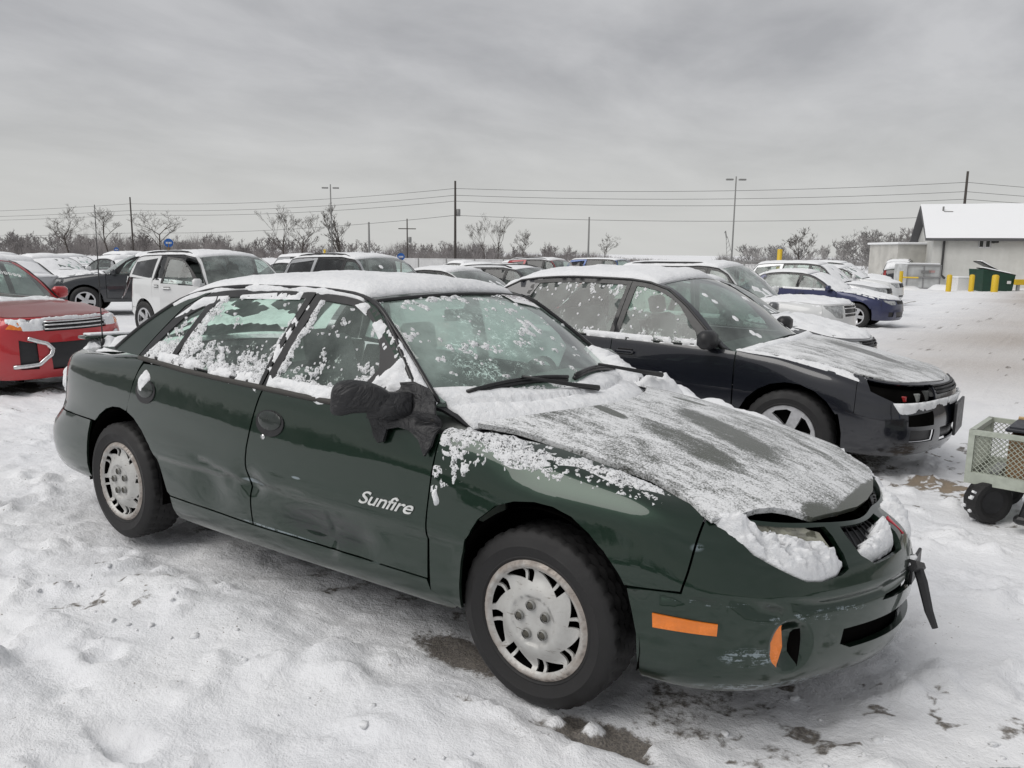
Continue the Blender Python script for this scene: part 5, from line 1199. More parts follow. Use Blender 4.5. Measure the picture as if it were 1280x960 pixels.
    if lod < 2:
        for y in (-W*.43, W*.43): seat(root, -wb*.47, y, zf+.05+(.12 if suv else 0), name='front_seat')
        b = MB(); b.box((-wb*.76, 0, zf+.22+(.12 if suv else 0)), (.5, W*1.45, .2), bev=.04); b.box((-wb*.76-.32, 0, zf+.52+(.12 if suv else 0)), (.15, W*1.45, .55), ry=-.28, bev=.04); b.build('rear_seat', SEATM, root)
    b = MB(); b.box(((xw-.2)-.12, 0, sp['belt'][0]-.12), (.42, W*1.6, .2), bev=.05); b.box((-wb*.5, 0, zf+.02), (wb*.75, W*1.6, .04)); 
    if not suv: b.box((xb_+.25, 0, sp['belt'][1]+.0), (.6, W*1.45, .02))
    b.build('dashboard', DARKIN, root)
    yw_ = W-.105
    for i, x in enumerate((0, -wb)):
        for sd in (-1, 1):
            if sp.get('nowheels'): continue
            make_wheel(root, 'wheel', x, sd*yw_, Rt-.012, Rt, sp.get('tw', .205), Rt*.66, wheels, sd, {0: 48, 1: 28, 2: 16}[lod], lod < 1)
    # snow
    sr, shd, sws = snow; hs_ = {0: .03, 1: .05, 2: .09}[lod]; sd_ = int(abs(loc[0]*7+loc[1]*13)*10) % 997
    if sr > 0:
        xx = np.linspace(xt-.10, xre-.02, 10)
        rp2 = [(x, -rl_(x, .012)) for x in xx]+[(x, rl_(x, .0)) for x in xx[::-1]]+[(xte(y)-.03, y) for y in np.linspace(rl_(xt, .05), -rl_(xt, .05), 7)]
        snow_on('snow_cap', rp2, c.topP, root, sr, h=hs_*1.3, out=up, seed=sd_, edge=.05, lump=.4, vec=.3, freq=4)
    if shd > 0 and not sp.get('nohood'): snow_on('snow_cap', hp, hoodP, root, .03, h=hs_, out=up, seed=sd_+1, edge=.03, lump=.7, cover=lambda u, v, P, nz: (shd-.5)*2+.25+nz*3.4)
    if sws > 0: snow_on('snow_patch', wsp, c.topP, root, .022, h=hs_, out=up, seed=sd_+2, edge=.03, cover=lambda u, v, P, nz: (sws-.5)*2.2+nz*3+np.clip(u-(xw-.22), 0, 1)*1.5)
    snow_on('snow_patch', cwp, lambda x, y: np.stack([x, y, dF(x, y)], 1), root, .035, h=hs_, out=up, seed=sd_+3, edge=.05, lump=.8) if lod < 2 and sr > 0 else None
    if not suv and sr > 0: snow_on('snow_cap', tl, tpf, root, .04, h=hs_*1.3, out=up, seed=sd_+4, edge=.04, lump=.5)
    if sr > 0: snow_on('snow_patch', rgp, c.topP, root, .03, h=hs_*1.3, out=up, seed=sd_+5, edge=.04, lump=.5)
    if lod < 2 and sr > 0:
        P0 = [(x, bz_(x)-.012) for x in np.linspace(d2, xA-.2, 12)]+[(x, bz_(x)+.04) for x in np.linspace(xA-.2, d2, 12)]
        snow_on('snow_ledge', P0, c.csP, root, .018, h=.02, out=rt, seed=sd_+6, edge=.012, lump=.8, cover=lambda u, v, P, nz: .25+nz*3)
        ss2 = np.linspace(float(c.sx(d0)), float(c.sx(xf*.6)), 14)
        ep = [(s_, 5.2*TS) for s_ in ss2]+[(s_, 5.95*TS) for s_ in ss2[::-1]]
        o1 = snow_on('snow_strip', ep, c.skin, root, .022, h=hs_*.7, out=c.outw, seed=sd_+7, edge=.03, lump=.9, vec=.4, freq=18, cover=lambda u, v, P, nz: (.45 if lod == 0 else .15)+nz*4-.5*smooth(0, xf*.6, P[:, 0]))
    root['_c'] = 0; del root['_c']
    if extra: extra(root, c, dict(dF=dF, dR=dR, head=head_, hp=hp, hoodP=hoodP, wsp=wsp, S=S_, ny=ny_, mir=mir_, gr=gr, lo=lo, fd=fd, rd=rd, winF=winF, winR=winR, bz=bz_, rz=rz_, rl=rl_))
    return root
SEDAN = dict(W=.90, xf=.95, wb=2.75, xr=1.10, H=1.45, belt=(.93, .98), hood=(.98, .74), ws=(-.35, -1.20), back=(-3.20, -2.45), doors=(-.50, -1.52, -2.50), deck=(1.03, 1.0))
SUVD = dict(W=.92, xf=.90, wb=2.70, xr=.95, H=1.66, belt=(1.04, 1.10), hood=(1.08, .90), ws=(-.35, -1.10), back=(-3.55, -3.25), doors=(-.50, -1.50, -2.38), suv=True, R=.36, sill=.32, rails=True, tum=(.26, .2))
def spec(b, **k): d = dict(b); d.update(k); return d
P_BLACK = paint('black_paint', (.006, .007, .012), .1, .25, .10, (.05, .052, .06), coat=1.0)
P_RED = paint('red_paint', (.44, .010, .016), .15, .35, .25, (.20, .12, .12))
P_WHITE = paint('white_paint', (.66, .67, .67), 0, .4, .3, (.40, .39, .37))
P_SILVER = paint('silver_paint', (.42, .43, .44), .6, .35, .4, (.30, .30, .29))
P_GREY = paint('grey_paint', (.14, .145, .15), .5, .35, .4, (.22, .22, .21))
P_CHAR = paint('charcoal_paint', (.018, .021, .026), .3, .35, .45, (.12, .12, .12))
P_NAVY = paint('navy_blue_paint', (.014, .020, .075), .4, .35, .35, (.14, .14, .15))
P_BLUE = paint('bright_blue_paint', (.012, .085, .33), .1, .4, .3, (.2, .22, .25))
P_MAROON = paint('maroon_paint', (.28, .012, .020), .3, .4, .4, (.2, .15, .15))
FROST_BLACK = frost_paint('frosted_black_hood', (.010, .011, .014), .50, .8, [(.3, .1, .35, .12, -.25, .12)], .2)
FROST_RED = frost_paint('frosted_red_hood', (.36, .014, .022), .02, .9, [], .2)
FGL = glassmat('frosted_glass', (.50, .62, .57), .55, (.46, .51, .485), .9, 2.4)
FROSTGL = glassmat('frosted_side_glass', (.50, .63, .57), .16, (.48, .55, .52), 1.0, 3.0, pane_frost)
MGL = glassmat('misted_glass', (.58, .70, .65), .24, (.42, .49, .455), 1.0, 2.0)
def black_extra(root, c, k):
    TS = c.TS; S_ = k['S']
    sheet('headlight_cavity', k['head'], c.skin, WELL, root, h=.05, out=c.outw, off=-.10, thick=0)
    for y_, t_, s_, m_ in ((-.62, 4.5, .05, GREYIN), (-.50, 4.6, .06, DARKIN), (-.74, 4.4, .035, REDLENS), (-.40, 4.7, .04, STEEL)):
        P = c.skin(np.array([k['ny'](y_*.925, 0)[0]]), np.array([t_*TS]))[0]; b = MB(); b.box((P[0]-.05, P[1]+.03, P[2]-.02), (.05, s_, s_*1.2), bev=.008); b.build('lamp_fitting', m_, root)
    snow_on('bumper_snow', [k['ny'](-.80*.925, 3.0), k['ny'](-.84*.925, 3.9), k['ny'](-.45*.925, 4.1), k['ny'](0, 4.1), k['ny'](.5, 4.1), k['ny'](.5, 3.4), k['ny'](0, 3.3), k['ny'](-.42, 3.3)], c.skin, root, .045, h=.014, out=c.outw, seed=5, edge=.03, lump=1.1, vec=.6, freq=18, cover=lambda u, v, P, nz: .35+(v/c.TS-3.45)*1.2+(fb(u, v, 14, 6)-.5)*3)
    wn = k['winF'], k['winR']
    for i, wp_ in enumerate(wn): snow_on('window_frost', wp_, c.csP, k['fd'][0] if i == 0 else k['rd'][0], .004, h=.010, mat=CRUST, out=rt, seed=300+i, edge=.01, cover=lambda u, v, P, nz: np.maximum((fb(u, v, 34, 301, 4)*.7+fb(u, v, 90, 303, 2)*.3-.745+.16*smooth(1.05, .95, v)+.12*smooth(1.25, 1.34, v))*9, -1))
    b = MB(); b.box((c.px[-1]+.01, 0, .46), (.02, .42, .24), bev=.005); b.build('plate_bracket', BLACK, root)
    cu = sheet('bumper_hole', [k['ny'](-.70, 1.9), k['ny'](-.70, 2.9), k['ny'](-.48, 3.05), k['ny'](-.48, 1.95)], c.skin, WELL, root, h=.03, out=c.outw, off=.002, thick=.0)
IMP = spec(SEDAN, W=.925, xf=1.02, wb=2.807, xr=1.25, H=1.485, belt=(.92, .96), hood=(.97, .74), ws=(-.28, -1.12), back=(-3.40, -2.65), doors=(-.42, -1.50, -2.55), R=.335, head_t=(3.45, 5.75), head_y=(.92, .47), seam=.45, head_x=(.52, .55), lamp=WELL, hoodmat=FROST_BLACK, rglass=FROSTGL, fglass=FROSTGL, deck=(1.02, 1.0), mirror=BLACK, grille=(4.5, 5.5, .42), fog=(.74, .50), low=(.95, 1.75, .42))
build_car('black four-door sedan with empty headlight openings parked beyond the green car', 'black_sedan', IMP, (-.32, 3.95), 0, P_BLACK, 0, 'cars in the front row', snow=(.05, .0, .10), glass=MGL, wheels='five', extra=black_extra)
def red_extra(root, c, k):
    W = .835
    for sg in (0, 1):
        pts = [(-.66, 3.75), (-.46, 3.45), (-.40, 2.9), (-.43, 2.2), (-.56, 1.5), (-.80, 1.35)]
        P = [k['ny'](y*W, t_) for y, t_ in pts]; P = P if not sg else k['mir'](P); q = densify(P, .03, False); X = c.skin(q[:, 0], q[:, 1])
        b = MB(); b.tube([tuple(p+np.array([.008, 0, 0])) for p in X], .026, 6); b.build('bright_bracket', CHROME, root, True)
        lm = [k['ny'](-.84*W, 4.35), k['ny'](-.80*W, 5.0), k['ny'](-.68*W, 5.2), k['ny'](-.70*W, 4.35)]; sheet('turn_signal', lm if not sg else k['mir'](lm), c.skin, AMBER, root, h=.04, out=c.outw, off=.004, thick=.005)
        snow_on('lamp_snow', k['head'] if not sg else k['mir'](k['head']), c.skin, root, .03, h=.018, out=c.outw, seed=310+sg, edge=.03, lump=1.0, vec=.4, freq=18, cover=lambda u, v, P, nz: .25+(fb(u, v, 16, 311)-.5)*4)
    snow_on('grille_snow', [k['ny'](-.46*W, 5.25), k['ny'](-.46*W, 5.75), k['ny'](0, 5.85), k['ny'](.46*W, 5.75), k['ny'](.46*W, 5.25), k['ny'](0, 5.2)], c.skin, root, .03, h=.018, out=c.outw, seed=314, edge=.03, lump=1., vec=.5, freq=14)
    snow_on('cowl_snow', [(-.36-.2*(y/W)**2+.02*math.sin(y*11), y) for y in np.linspace(-.62, .62, 15)]+[(-.22-.2*(y/W)**2, y) for y in np.linspace(.66, -.66, 12)], lambda x, y: np.stack([x, y, np.maximum(c.top(x, y), k['dF'](x, y))], 1), root, .03, h=.02, out=up, seed=317, edge=.03, lump=1., freq=14)
    b = MB(); rg = random.Random(4)         # lot number chalked across the screen
    for i in range(9):
        y0 = -.02+i*.052; f = lambda a, d: (-.70-d+.012*i*.3, y0+a, float(c.top(-.70-d+.0036*i, y0+a))+.004)
        b.tube([f(0, 0), f(.010, .05), f(.030, .055), f(.034, .02), f(.014, .0), f(rg.uniform(.0, .03), rg.uniform(.01, .04))], .0055, 4)
    b.build('chalk_writing', SIGNWH, root)
SIGNWH = simple('chalk_white', (.75, .76, .76), .8)
RED = spec(SEDAN, W=.835, xf=.82, wb=2.45, xr=.62, H=1.50, belt=(.97, 1.02), hood=(1.0, .86), ws=(-.30, -1.0), back=(-2.95, -2.60), doors=(-.42, -1.36, -2.2), suv=True, R=.29, hoodmat=FROST_RED, chrome=True, head_t=(4.3, 5.7), low=(1.0, 3.5, .45), grille=(4.3, 5.2, .46), fog=(.74, .56))
build_car('bright red hatchback facing the camera with writing on its windscreen', 'red_hatchback', RED, (-8.2, 1.18), R(13), P_RED, 0, 'cars in the second row', snow=(.04, 0, .0), glass=MGL, extra=red_extra)
def jeep_extra(root, c, k):
    d = k['fd'][0]; h = Vector((-.5, -.90, 0)); d.rotation_euler = (0, 0, R(24)); d.location = h-Matrix.Rotation(R(24), 3, 'Z') @ h
JEEP = spec(SUVD, W=.93, wb=2.70, xr=.85, H=1.67, belt=(1.06, 1.14), blackD=False, rglass=DGLASS)
build_car('white crossover with a black roof rail and its front door ajar', 'white_crossover', JEEP, (-10.8, 6.4), 0, P_WHITE, 1, 'cars in the second row', 'suv', snow=(.05, .8, .05), extra=jeep_extra)
build_car('charcoal crossover turned sideways behind the white crossover', 'charcoal_crossover', spec(SUVD, W=.95, wb=2.86, xr=1.0, H=1.56, belt=(1.0, 1.06), rails=False), (-19.8, 7.6), R(-125), P_CHAR, 1, None, 'suv', snow=(.05, .2, .1), dz=.05)
build_car('silver crossover with dark rear glass behind the green car roof', 'silver_crossover', spec(SUVD, rglass=DGLASS), (-9.6, 9.2), 0, P_SILVER, 1, 'cars in the second row', 'suv', snow=(.05, .8, .1))
build_car('low white sedan between the silver and the dark crossover', 'white_sedan', spec(SEDAN, H=1.40), (-8.9, 11.4), 0, P_WHITE, 1, 'cars in the second row', snow=(.05, .8, .1))
build_car('dark grey crossover with bare roof behind the black sedan', 'dark_crossover', spec(SUVD, H=1.62, rglass=DGLASS), (-9.4, 14.6), 0, P_CHAR, 1, 'cars in the second row', 'suv', snow=(.01, .8, .1), dz=-.15)
build_car('maroon boxy SUV with black rear windows in the distance', 'maroon_suv', spec(SUVD, H=1.72, rglass=DGLASS), (-14.5, 24.), 0, P_MAROON, 2, None, 'suv', snow=(.05, .8, .1))
build_car('bright blue boxy wagon with dark windows in the distance', 'blue_wagon', spec(SUVD, H=1.72, rglass=DGLASS, rails=False, ws=(-.3, -.75)), (-15., 29.6), 0, P_BLUE, 2, None, 'car', snow=(.03, .8, .1))
GREYC = spec(SEDAN, H=1.44)
build_car('silver grey sedan with crumpled hood beside the black sedan', 'grey_sedan', GREYC, (-1.6, 7.9), 0, P_GREY, 1, 'cars in the front row', snow=(.05, .75, .10), glass=FGL)
build_car('white wagon with roof rack and snow covered hood in the front row', 'white_wagon', spec(SUVD, H=1.62, hood=(1.06, .98), belt=(1.04, 1.08), ws=(-.45, -1.15), rails=True, chrome=True, rglass=DGLASS), (-2.55, 11.2), 0, P_WHITE, 1, 'cars in the front row', 'suv', snow=(.05, .9, .2), glass=FGL)
build_car('navy blue sedan with broken front bumper and yellowed headlights', 'navy_sedan', spec(SEDAN, H=1.43), (-3.25, 19.4), 0, P_NAVY, 1, 'cars in the front row', snow=(.05, .75, .8), glass=FGL)
build_car('silver minivan behind the navy sedan', 'silver_minivan', spec(SUVD, H=1.66, wb=2.9, rails=False), (-4.3, 24.), 0, P_SILVER, 2, 'cars in the front row', 'van', snow=(.05, .9, .6))
build_car('white hatchback at the far end of the front row', 'white_hatchback', spec(SUVD, H=1.5, rails=False), (-5.0, 30.), 0, P_WHITE, 2, 'cars in the front row', snow=(.05, .9, .4))
# ------------------------------------------------------------------ ground
def at(px, depth):
    """ground point seen in column px of the photograph (1280 wide) at a distance along the lens axis"""
    k = (px-640)/FPX*depth; f2 = Vector((_f.x, _f.y)).normalized(); r2 = Vector((f2.y, -f2.x))
    return CAM_P[0]+f2.x*depth+r2.x*k, CAM_P[1]+f2.y*depth+r2.y*k
def hgt(py, px, depth):
    """height of image row py (960 high) in column px at that distance"""
    hzn = 315+.0125*(px-640); return CAM_P[2]-(py-hzn)/FPX*depth
ANG = math.atan2(-_f.x*0+_r.y, _r.x)          # direction across the picture
def axis_lines(lo, hi, step, far, grow):
    a = list(np.arange(lo, hi+step, step)); s = step; x = a[-1]
    while x < far: s *= grow; x += s; a.append(x)
    s = step; x = a[0]; pre = []
    while x > -far: s *= grow; x -= s; pre.append(x)
    return np.array(pre[::-1]+a)
gx_ = axis_lines(-5.2, 3.6, .026, 900, 1.055); gy_ = axis_lines(-2.7, 3.4, .026, 900, 1.055)
GX, GY = np.meshgrid(gx_, gy_)
_fr = random.Random(11); FOOT = []
for (x0, y0, x1, y1, n_) in ((-3.2, -1.55, .3, -1.75, 7), (-1.6, -2.3, 1.0, -1.35, 5), (1.2, -1.3, 1.75, 1.6, 6), (.9, -1.1, 2.4, .4, 4), (-3.6, -1.2, -4.2, .6, 4)):
    for k in range(n_):
        a_ = math.atan2(y1-y0, x1-x0); q_ = (k+.5)/n_; sd_ = .11*(1 if k % 2 else -1); FOOT.append((x0+(x1-x0)*q_-math.sin(a_)*sd_+_fr.uniform(-.06, .06), y0+(y1-y0)*q_+math.cos(a_)*sd_+_fr.uniform(-.05, .05), a_+_fr.uniform(-.25, .25), _fr.uniform(.85, 1.1)))
TRK = ((-1.75, -2.55, .085), (-1.38, -2.05, .07))
def ground_parts(x, y):
    near = np.exp(-(np.hypot((x+.6)/6, (y-.2)/5))**4)
    z = gz(x, y)
    und = (fbm(x*.55, y*.55, 3, 3)-.5)*.07; lump = (fbm(x*2.6, y*2.6, 4, 5)-.5)*.038; fine = (fbm(x*11, y*11, 4, 9, .6)-.5)*.032
    crisp = np.maximum(0, fbm(x*6+1, y*6, 4, 23, .6)-.56)*.16
    under = smooth(-.98-.10*(vnoise(x*2.2, y*0, 4)-.5), -.62, y)*smooth(1.15, .75, y)*smooth(-3.75, -3.2, x)*smooth(1.05, .72, x)
    bank = np.exp(-((y+1.12+.10*(vnoise(x*1.7, 0*y, 8)-.5))/.15)**2)*smooth(-3.2, -1.8, x)*smooth(.25, -.4, x)*.030
    bank2 = np.exp(-(np.hypot((x-.0)/.55, (y+1.06)/.20))**2)*.030
    # under the wheels the snow is pressed down; bare strip and tyre print ahead of the front wheel
    rut = np.exp(-((y+.80-.16*x)/.10)**4)*smooth(-.05, .16, x)*smooth(.62, .34, x)*smooth(.34, .5, fbm(x*5, y*5, 4, 97)+.06)
    rut2 = np.exp(-((y+.78)/.14)**4)*smooth(-2.95, -2.6, x)*smooth(-1.7, -2.4, x)
    z2 = z+(und+lump*(1-.5*under)+fine+crisp*(1-under))*np.where(near > .02, 1, .8)-.045*under+bank+bank2-.05*rut-.02*rut2+.02
    tread = (np.sin((x*1.0+y*.25)*95)*np.sign(np.sin(y*70)))*.004*np.maximum(rut, rut2*.8)
    z2 = z2+tread
    for (fx, fy, fa, fl) in FOOT:
        ca, sa = math.cos(fa), math.sin(fa); u = (x-fx)*ca+(y-fy)*sa; v = -(x-fx)*sa+(y-fy)*ca; q = (u/(.145*fl))**2+(v/(.052*(1+.25*np.sign(u))))**2
        z2 = z2-.034*smooth(1.3, .75, q)+.010*np.exp(-((q-1.6)/.5)**2)+.003*np.sin(u*150)*smooth(1.1, .7, q)
    for (ya, yb, wd_) in TRK:
        q = y-(ya+(yb-ya)*(x+5)/8); k = np.exp(-(q/wd_)**4)*smooth(.35, .6, fbm(x*.8+ya, y*.8, 3, 88)+.12); z2 = z2-.026*k+.006*k*np.sign(np.sin((x+q*np.sign(np.sin(q*60)))*100)*np.sin(q*75))
    # dirt: bare gravel, seeds of grit, brown lane in the distance
    n = fbm(x*3.1+7, y*3.1, 5, 41, .6); n2 = fbm(x*12, y*12, 4, 43, .6)
    d = 1.0*rut*smooth(.34, .62, n+.22)
    d = np.maximum(d, .95*np.exp(-(np.hypot((x+.42)/.30, (y+.62)/.13))**2)*smooth(.35, .6, n+.1))
    d = np.maximum(d, .50*under*smooth(.56, .74, n))
    d = np.maximum(d, .55*np.exp(-(np.hypot((x+.16)/.09, (y+.95)/.035))**2))
    for (cx, cy, rx, ry, rot, a) in ((1.19, -.63, .11, .05, .6, .75), (1.30, -.92, .10, .05, .7, .7), (1.12, -.98, .07, .035, .3, .6), (1.42, -.62, .08, .03, .5, .35), (-.75, -1.30, .16, .035, .0, .32), (-.95, -1.55, .15, .03, .2, .34), (-1.5, -1.25, .13, .03, .2, .3), (-2.2, -1.5, .2, .04, .3, .25), (-.35, -1.62, .12, .03, .1, .3), (.25, -1.55, .14, .05, .3, .25)):
        ca, sa = math.cos(rot), math.sin(rot); u = (x-cx)*ca+(y-cy)*sa; v = -(x-cx)*sa+(y-cy)*ca
        d = np.maximum(d, a*np.exp(-((u/rx)**2+(v/ry)**2))*smooth(.35, .6, n2+.1))
    d = np.maximum(d, .60*smooth(.61, .72, fbm(x*7+3, y*7, 5, 77, .62))*smooth(.45, .60, fbm(x*.9, y*.9, 3, 78)))
    u = (x*.62+y*.78); v = (-x*.78+y*.62)
    st = fbm(u*.25, v*2.4, 5, 51, .6)
    lane = smooth(-.2, 3.0, x)*smooth(2.0, 9, y)+smooth(-3.2, -1., x)*smooth(16, 22, y)
    d = np.maximum(d, np.clip(lane, 0, 1)*.34*smooth(.45, .75, st))
    tan = np.clip(smooth(5, 16, y)*smooth(-3.5, .5, x-.0*y), 0, 1)*(.75+.5*smooth(.35, .65, fbm(x*.10, y*.16, 3, 61)))
    # straw coloured scrape in front of the black sedan, bare earth under the parked rows
    e = np.exp(-(np.hypot((x-.72)/.40, (y-3.35)/.28))**2)
    straw = e*smooth(.42, .72, fbm((x*.3+y)*3, (x-.3*y)*16, 4, 71, .65)+.08)
    d = np.maximum(d, straw)
    for (cx, cy) in ((-1.6, 3.95), (-9.2, 1.3), (-3.2, 7.9), (-3.9, 11.2), (-4.7, 19.4)):
        d = np.maximum(d, .75*np.exp(-((x-cx)/2.1)**6-((y-cy)/.75)**6)*smooth(.35, .6, n))
    return z2, np.clip(d, 0, 1), tan, straw
Zg, Dg, Tg, Sg = ground_parts(GX, GY)
nx_ = len(gx_); V = np.stack([GX.ravel(), GY.ravel(), Zg.ravel()], 1)
idx = np.arange(len(gy_)*nx_).reshape(len(gy_), nx_); F = np.stack([idx[:-1, :-1], idx[:-1, 1:], idx[1:, 1:], idx[1:, :-1]], -1).reshape(-1, 4)
gm, t, o = newmat('trodden_snow'); b_ = principled(t, o, (.8, .8, .8), .7, spec=.25)
at1 = N(t, 'ShaderNodeAttribute', attribute_name='dirt'); sp = N(t, 'ShaderNodeSeparateColor'); L(t, at1.outputs['Color'], sp.inputs[0])
co = objco(t); nf = noise(t, co, 34, 6, .68); nc = noise(t, co, 1.1, 5, .55); nv = noise(t, co, 130, 3, .6)
dm = maprange(t, math2(t, 'ADD', sp.outputs[0], math2(t, 'MULTIPLY', math2(t, 'SUBTRACT', nf, .5), .9)), .34, .62)
snowc = mixc(t, maprange(t, nc, .3, .7), (.80, .81, .835), (.87, .876, .89))
snowc = mixc(t, math2(t, 'MULTIPLY', sp.outputs[1], maprange(t, nf, .25, .7, .6, 1)), snowc, (.40, .355, .315))
grav = mixc(t, maprange(t, nv, .35, .65), (.055, .044, .034), (.17, .145, .115)); grav = mixc(t, sp.outputs[2], grav, (.26, .19, .115))
grit = math2(t, 'MULTIPLY', maprange(t, noise(t, co, 48, 3, .6), .665, .70), maprange(t, noise(t, co, 2.2, 4, .6), .46, .62, 0, .8)); snowc = mixc(t, grit, snowc, (.16, .13, .10)); slush = maprange(t, noise(t, co, 3.3, 6, .62), .55, .75, 0, .30); snowc = mixc(t, slush, snowc, (.62, .62, .63))
L(t, mixc(t, math2(t, 'MULTIPLY', dm, .9), snowc, grav), b_.inputs['Base Color'])
L(t, maprange(t, dm, 0, 1, .6, .9), b_.inputs['Roughness'])
nb = math2(t, 'ADD', math2(t, 'MULTIPLY', nf, .6), math2(t, 'ADD', math2(t, 'MULTIPLY', nv, .22), math2(t, 'MULTIPLY', noise(t, co, 9, 5, .6), .9)))
L(t, bump(t, nb, .55, .035), b_.inputs['Normal'])
g_ = meshobj('ground', V, F.tolist(), gm); g_['kind'] = 'structure'
ca_ = g_.data.color_attributes.new('dirt', 'FLOAT_COLOR', 'POINT')
colr = np.ones((len(V), 4)); colr[:, 0] = Dg.ravel(); colr[:, 1] = Tg.ravel(); colr[:, 2] = Sg.ravel(); ca_.data.foreach_set('color', colr.ravel())

# clods of snow kicked up round the bumper and the bank
clod = MB()
for k in range(110):
    q = rng.random()
    if q < .55: x, y = .55+rng.random()*.85, -1.05+rng.random()*1.0
    else: x, y = -2.6+rng.random()*2.8, -1.25+rng.normal()*.10
    r = .004+.016*rng.random()**3; z = float(ground_parts(np.array([x]), np.array([y]))[0][0])
    n0 = len(clod.v); vs = []
    for j in range(3):
        for i in range(5):
            a = 2*math.pi*i/5+j*.6; rr_ = r*(.75 if j != 1 else 1.1)*(.5+.9*rng.random()); vs.append((x+rr_*math.cos(a), y+rr_*math.sin(a), z+(j-.8)*r*.55))
    clod.add(vs, [(i, (i+1) % 5, 5+(i+1) % 5, 5+i) for i in range(5)]+[(5+i, 5+(i+1) % 5, 10+(i+1) % 5, 10+i) for i in range(5)]+[(10, 11, 12, 13, 14)])
tag(clod.build('snow_clods', SNOW, None, True), 'small clods of snow scattered on the ground round the green car', 'snow', kind='stuff')

# ------------------------------------------------------------------ trees
BARK = simple('bare_bark', (.072, .060, .052), .95, var=.35, vscale=2); BARKS = simple('snowy_bark', (.20, .19, .185), .95, var=.5, vscale=3)
def tree_mesh(h, seed, spread=.5, depth=5, trunk=.22, lean=0.0, dense=1.0):
    rg = random.Random(seed); tr, cw_ = MB(), MB()
    def seg(b, p, q, r0, r1):
        d = (q-p).normalized(); u = d.orthogonal().normalized(); w_ = d.cross(u); vs = [p+(u*math.cos(a)+w_*math.sin(a))*r0 for a in (0, 2.09, 4.19)]+[q+(u*math.cos(a)+w_*math.sin(a))*r1 for a in (0, 2.09, 4.19)]
        b.add(vs, [(0, 1, 4, 3), (1, 2, 5, 4), (2, 0, 3, 5)])
    def grow(p, d, ln, r, lv):
        b = tr if lv == 0 else cw_; n = 3 if lv < 2 else 2; pts = [p]
        for i in range(n):
            d = (d+Vector((rg.uniform(-1, 1), rg.uniform(-1, 1), rg.uniform(-.3, .6)))*.16*(1+lv*.25)).normalized(); q = pts[-1]+d*(ln/n); seg(b, pts[-1], q, r*(1-.45*i/n), r*(1-.45*(i+1)/n)); pts.append(q)
        if lv >= depth: return
        k = int((3 if lv == 0 else rg.choice((3, 4, 4)))*dense+.5)+(2 if lv == 0 else 0)
        for i in range(k):
            f = rg.uniform(.45, 1.0) if i else 1.0; p0 = pts[-1] if f > .9 else pts[0].lerp(pts[-1], f)
            a = rg.uniform(0, 6.28); sidev = Vector((math.cos(a), math.sin(a), 0)); nd = (d*(1-spread*.55)+sidev*spread*rg.uniform(.6, 1.25)+Vector((0, 0, .14))).normalized()
            grow(p0, nd, ln*rg.uniform(.50, .78)*(.9 if lv else 1.0), max(.006, r*.50*rg.uniform(.7, 1.0)), lv+1)
    grow(Vector((0, 0, -.2)), Vector((lean, 0, 1)), h*trunk+.2, h*.0105, 0)
    zmax = max(v[2] for v in cw_.v); s = h/zmax
    for b in (tr, cw_): b.v = [(v[0]*s, v[1]*s, v[2]*s) for v in b.v]
    return tr, cw_
def plant(label, px, depth, h, seed, mat=None, **k):
    x, y = at(px, depth); t_ = thing('bare_tree', label, 'tree', (x, y, float(gz(x, y))), seed*1.1, 'bare winter trees beyond the yard')
    a, b = tree_mesh(h, seed, **k); a.build('trunk', mat or BARK, t_, True); b.build('crown', mat or BARK, t_, True); return t_
for args in ((('wide round-crowned bare tree nearest the left edge'), 92, 130, 6.4, 1, None, dict(spread=.75)), ('bare tree with open crown left of the thin pole', 140, 140, 6.6, 2, None, dict(spread=.65)),
             ('sprawling bare tree behind the blue sign', 204, 140, 6.2, 3, None, dict(spread=.8)), ('tall bare tree left of a paired tree near the white crossover', 355, 120, 6.2, 4, None, dict(spread=.55)),
             ('bushy bare tree standing beside a taller slim one', 378, 120, 5.6, 5, None, dict(spread=.7)), ('full fan-shaped bare tree behind the tall light pole', 424, 110, 6.0, 6, None, dict(spread=.5, trunk=.12)),
             ('slim leaning bare tree with tufted top right of the dark pole', 604, 110, 5.2, 7, None, dict(spread=.4, trunk=.4)), ('slim bare tree paired with the leaning one by the fence', 622, 112, 5.0, 8, None, dict(spread=.4, trunk=.35)),
             ('small bare tree above the maroon SUV', 652, 150, 4.6, 9, None, dict(spread=.6)), ('low rounded bare tree above the blue wagon', 752, 150, 4.2, 10, None, dict(spread=.7)),
             ('round bare tree behind the chain-link fence', 992, 95, 3.9, 11, None, dict(spread=.7)), ('broad snow-dusted tree left of the white building', 1062, 80, 4.4, 12, BARKS, dict(spread=.8)),
             ('snow-dusted tree in the clump beside the beige annex', 1086, 84, 4.9, 13, BARKS, dict(spread=.75)), ('snow-dusted tree closest to the beige annex', 1112, 82, 4.7, 14, BARKS, dict(spread=.75))):
    plant(args[0], args[1], args[2], args[3]*(1.38 if args[1] < 1000 else 1.05), args[4], args[5], **args[6])
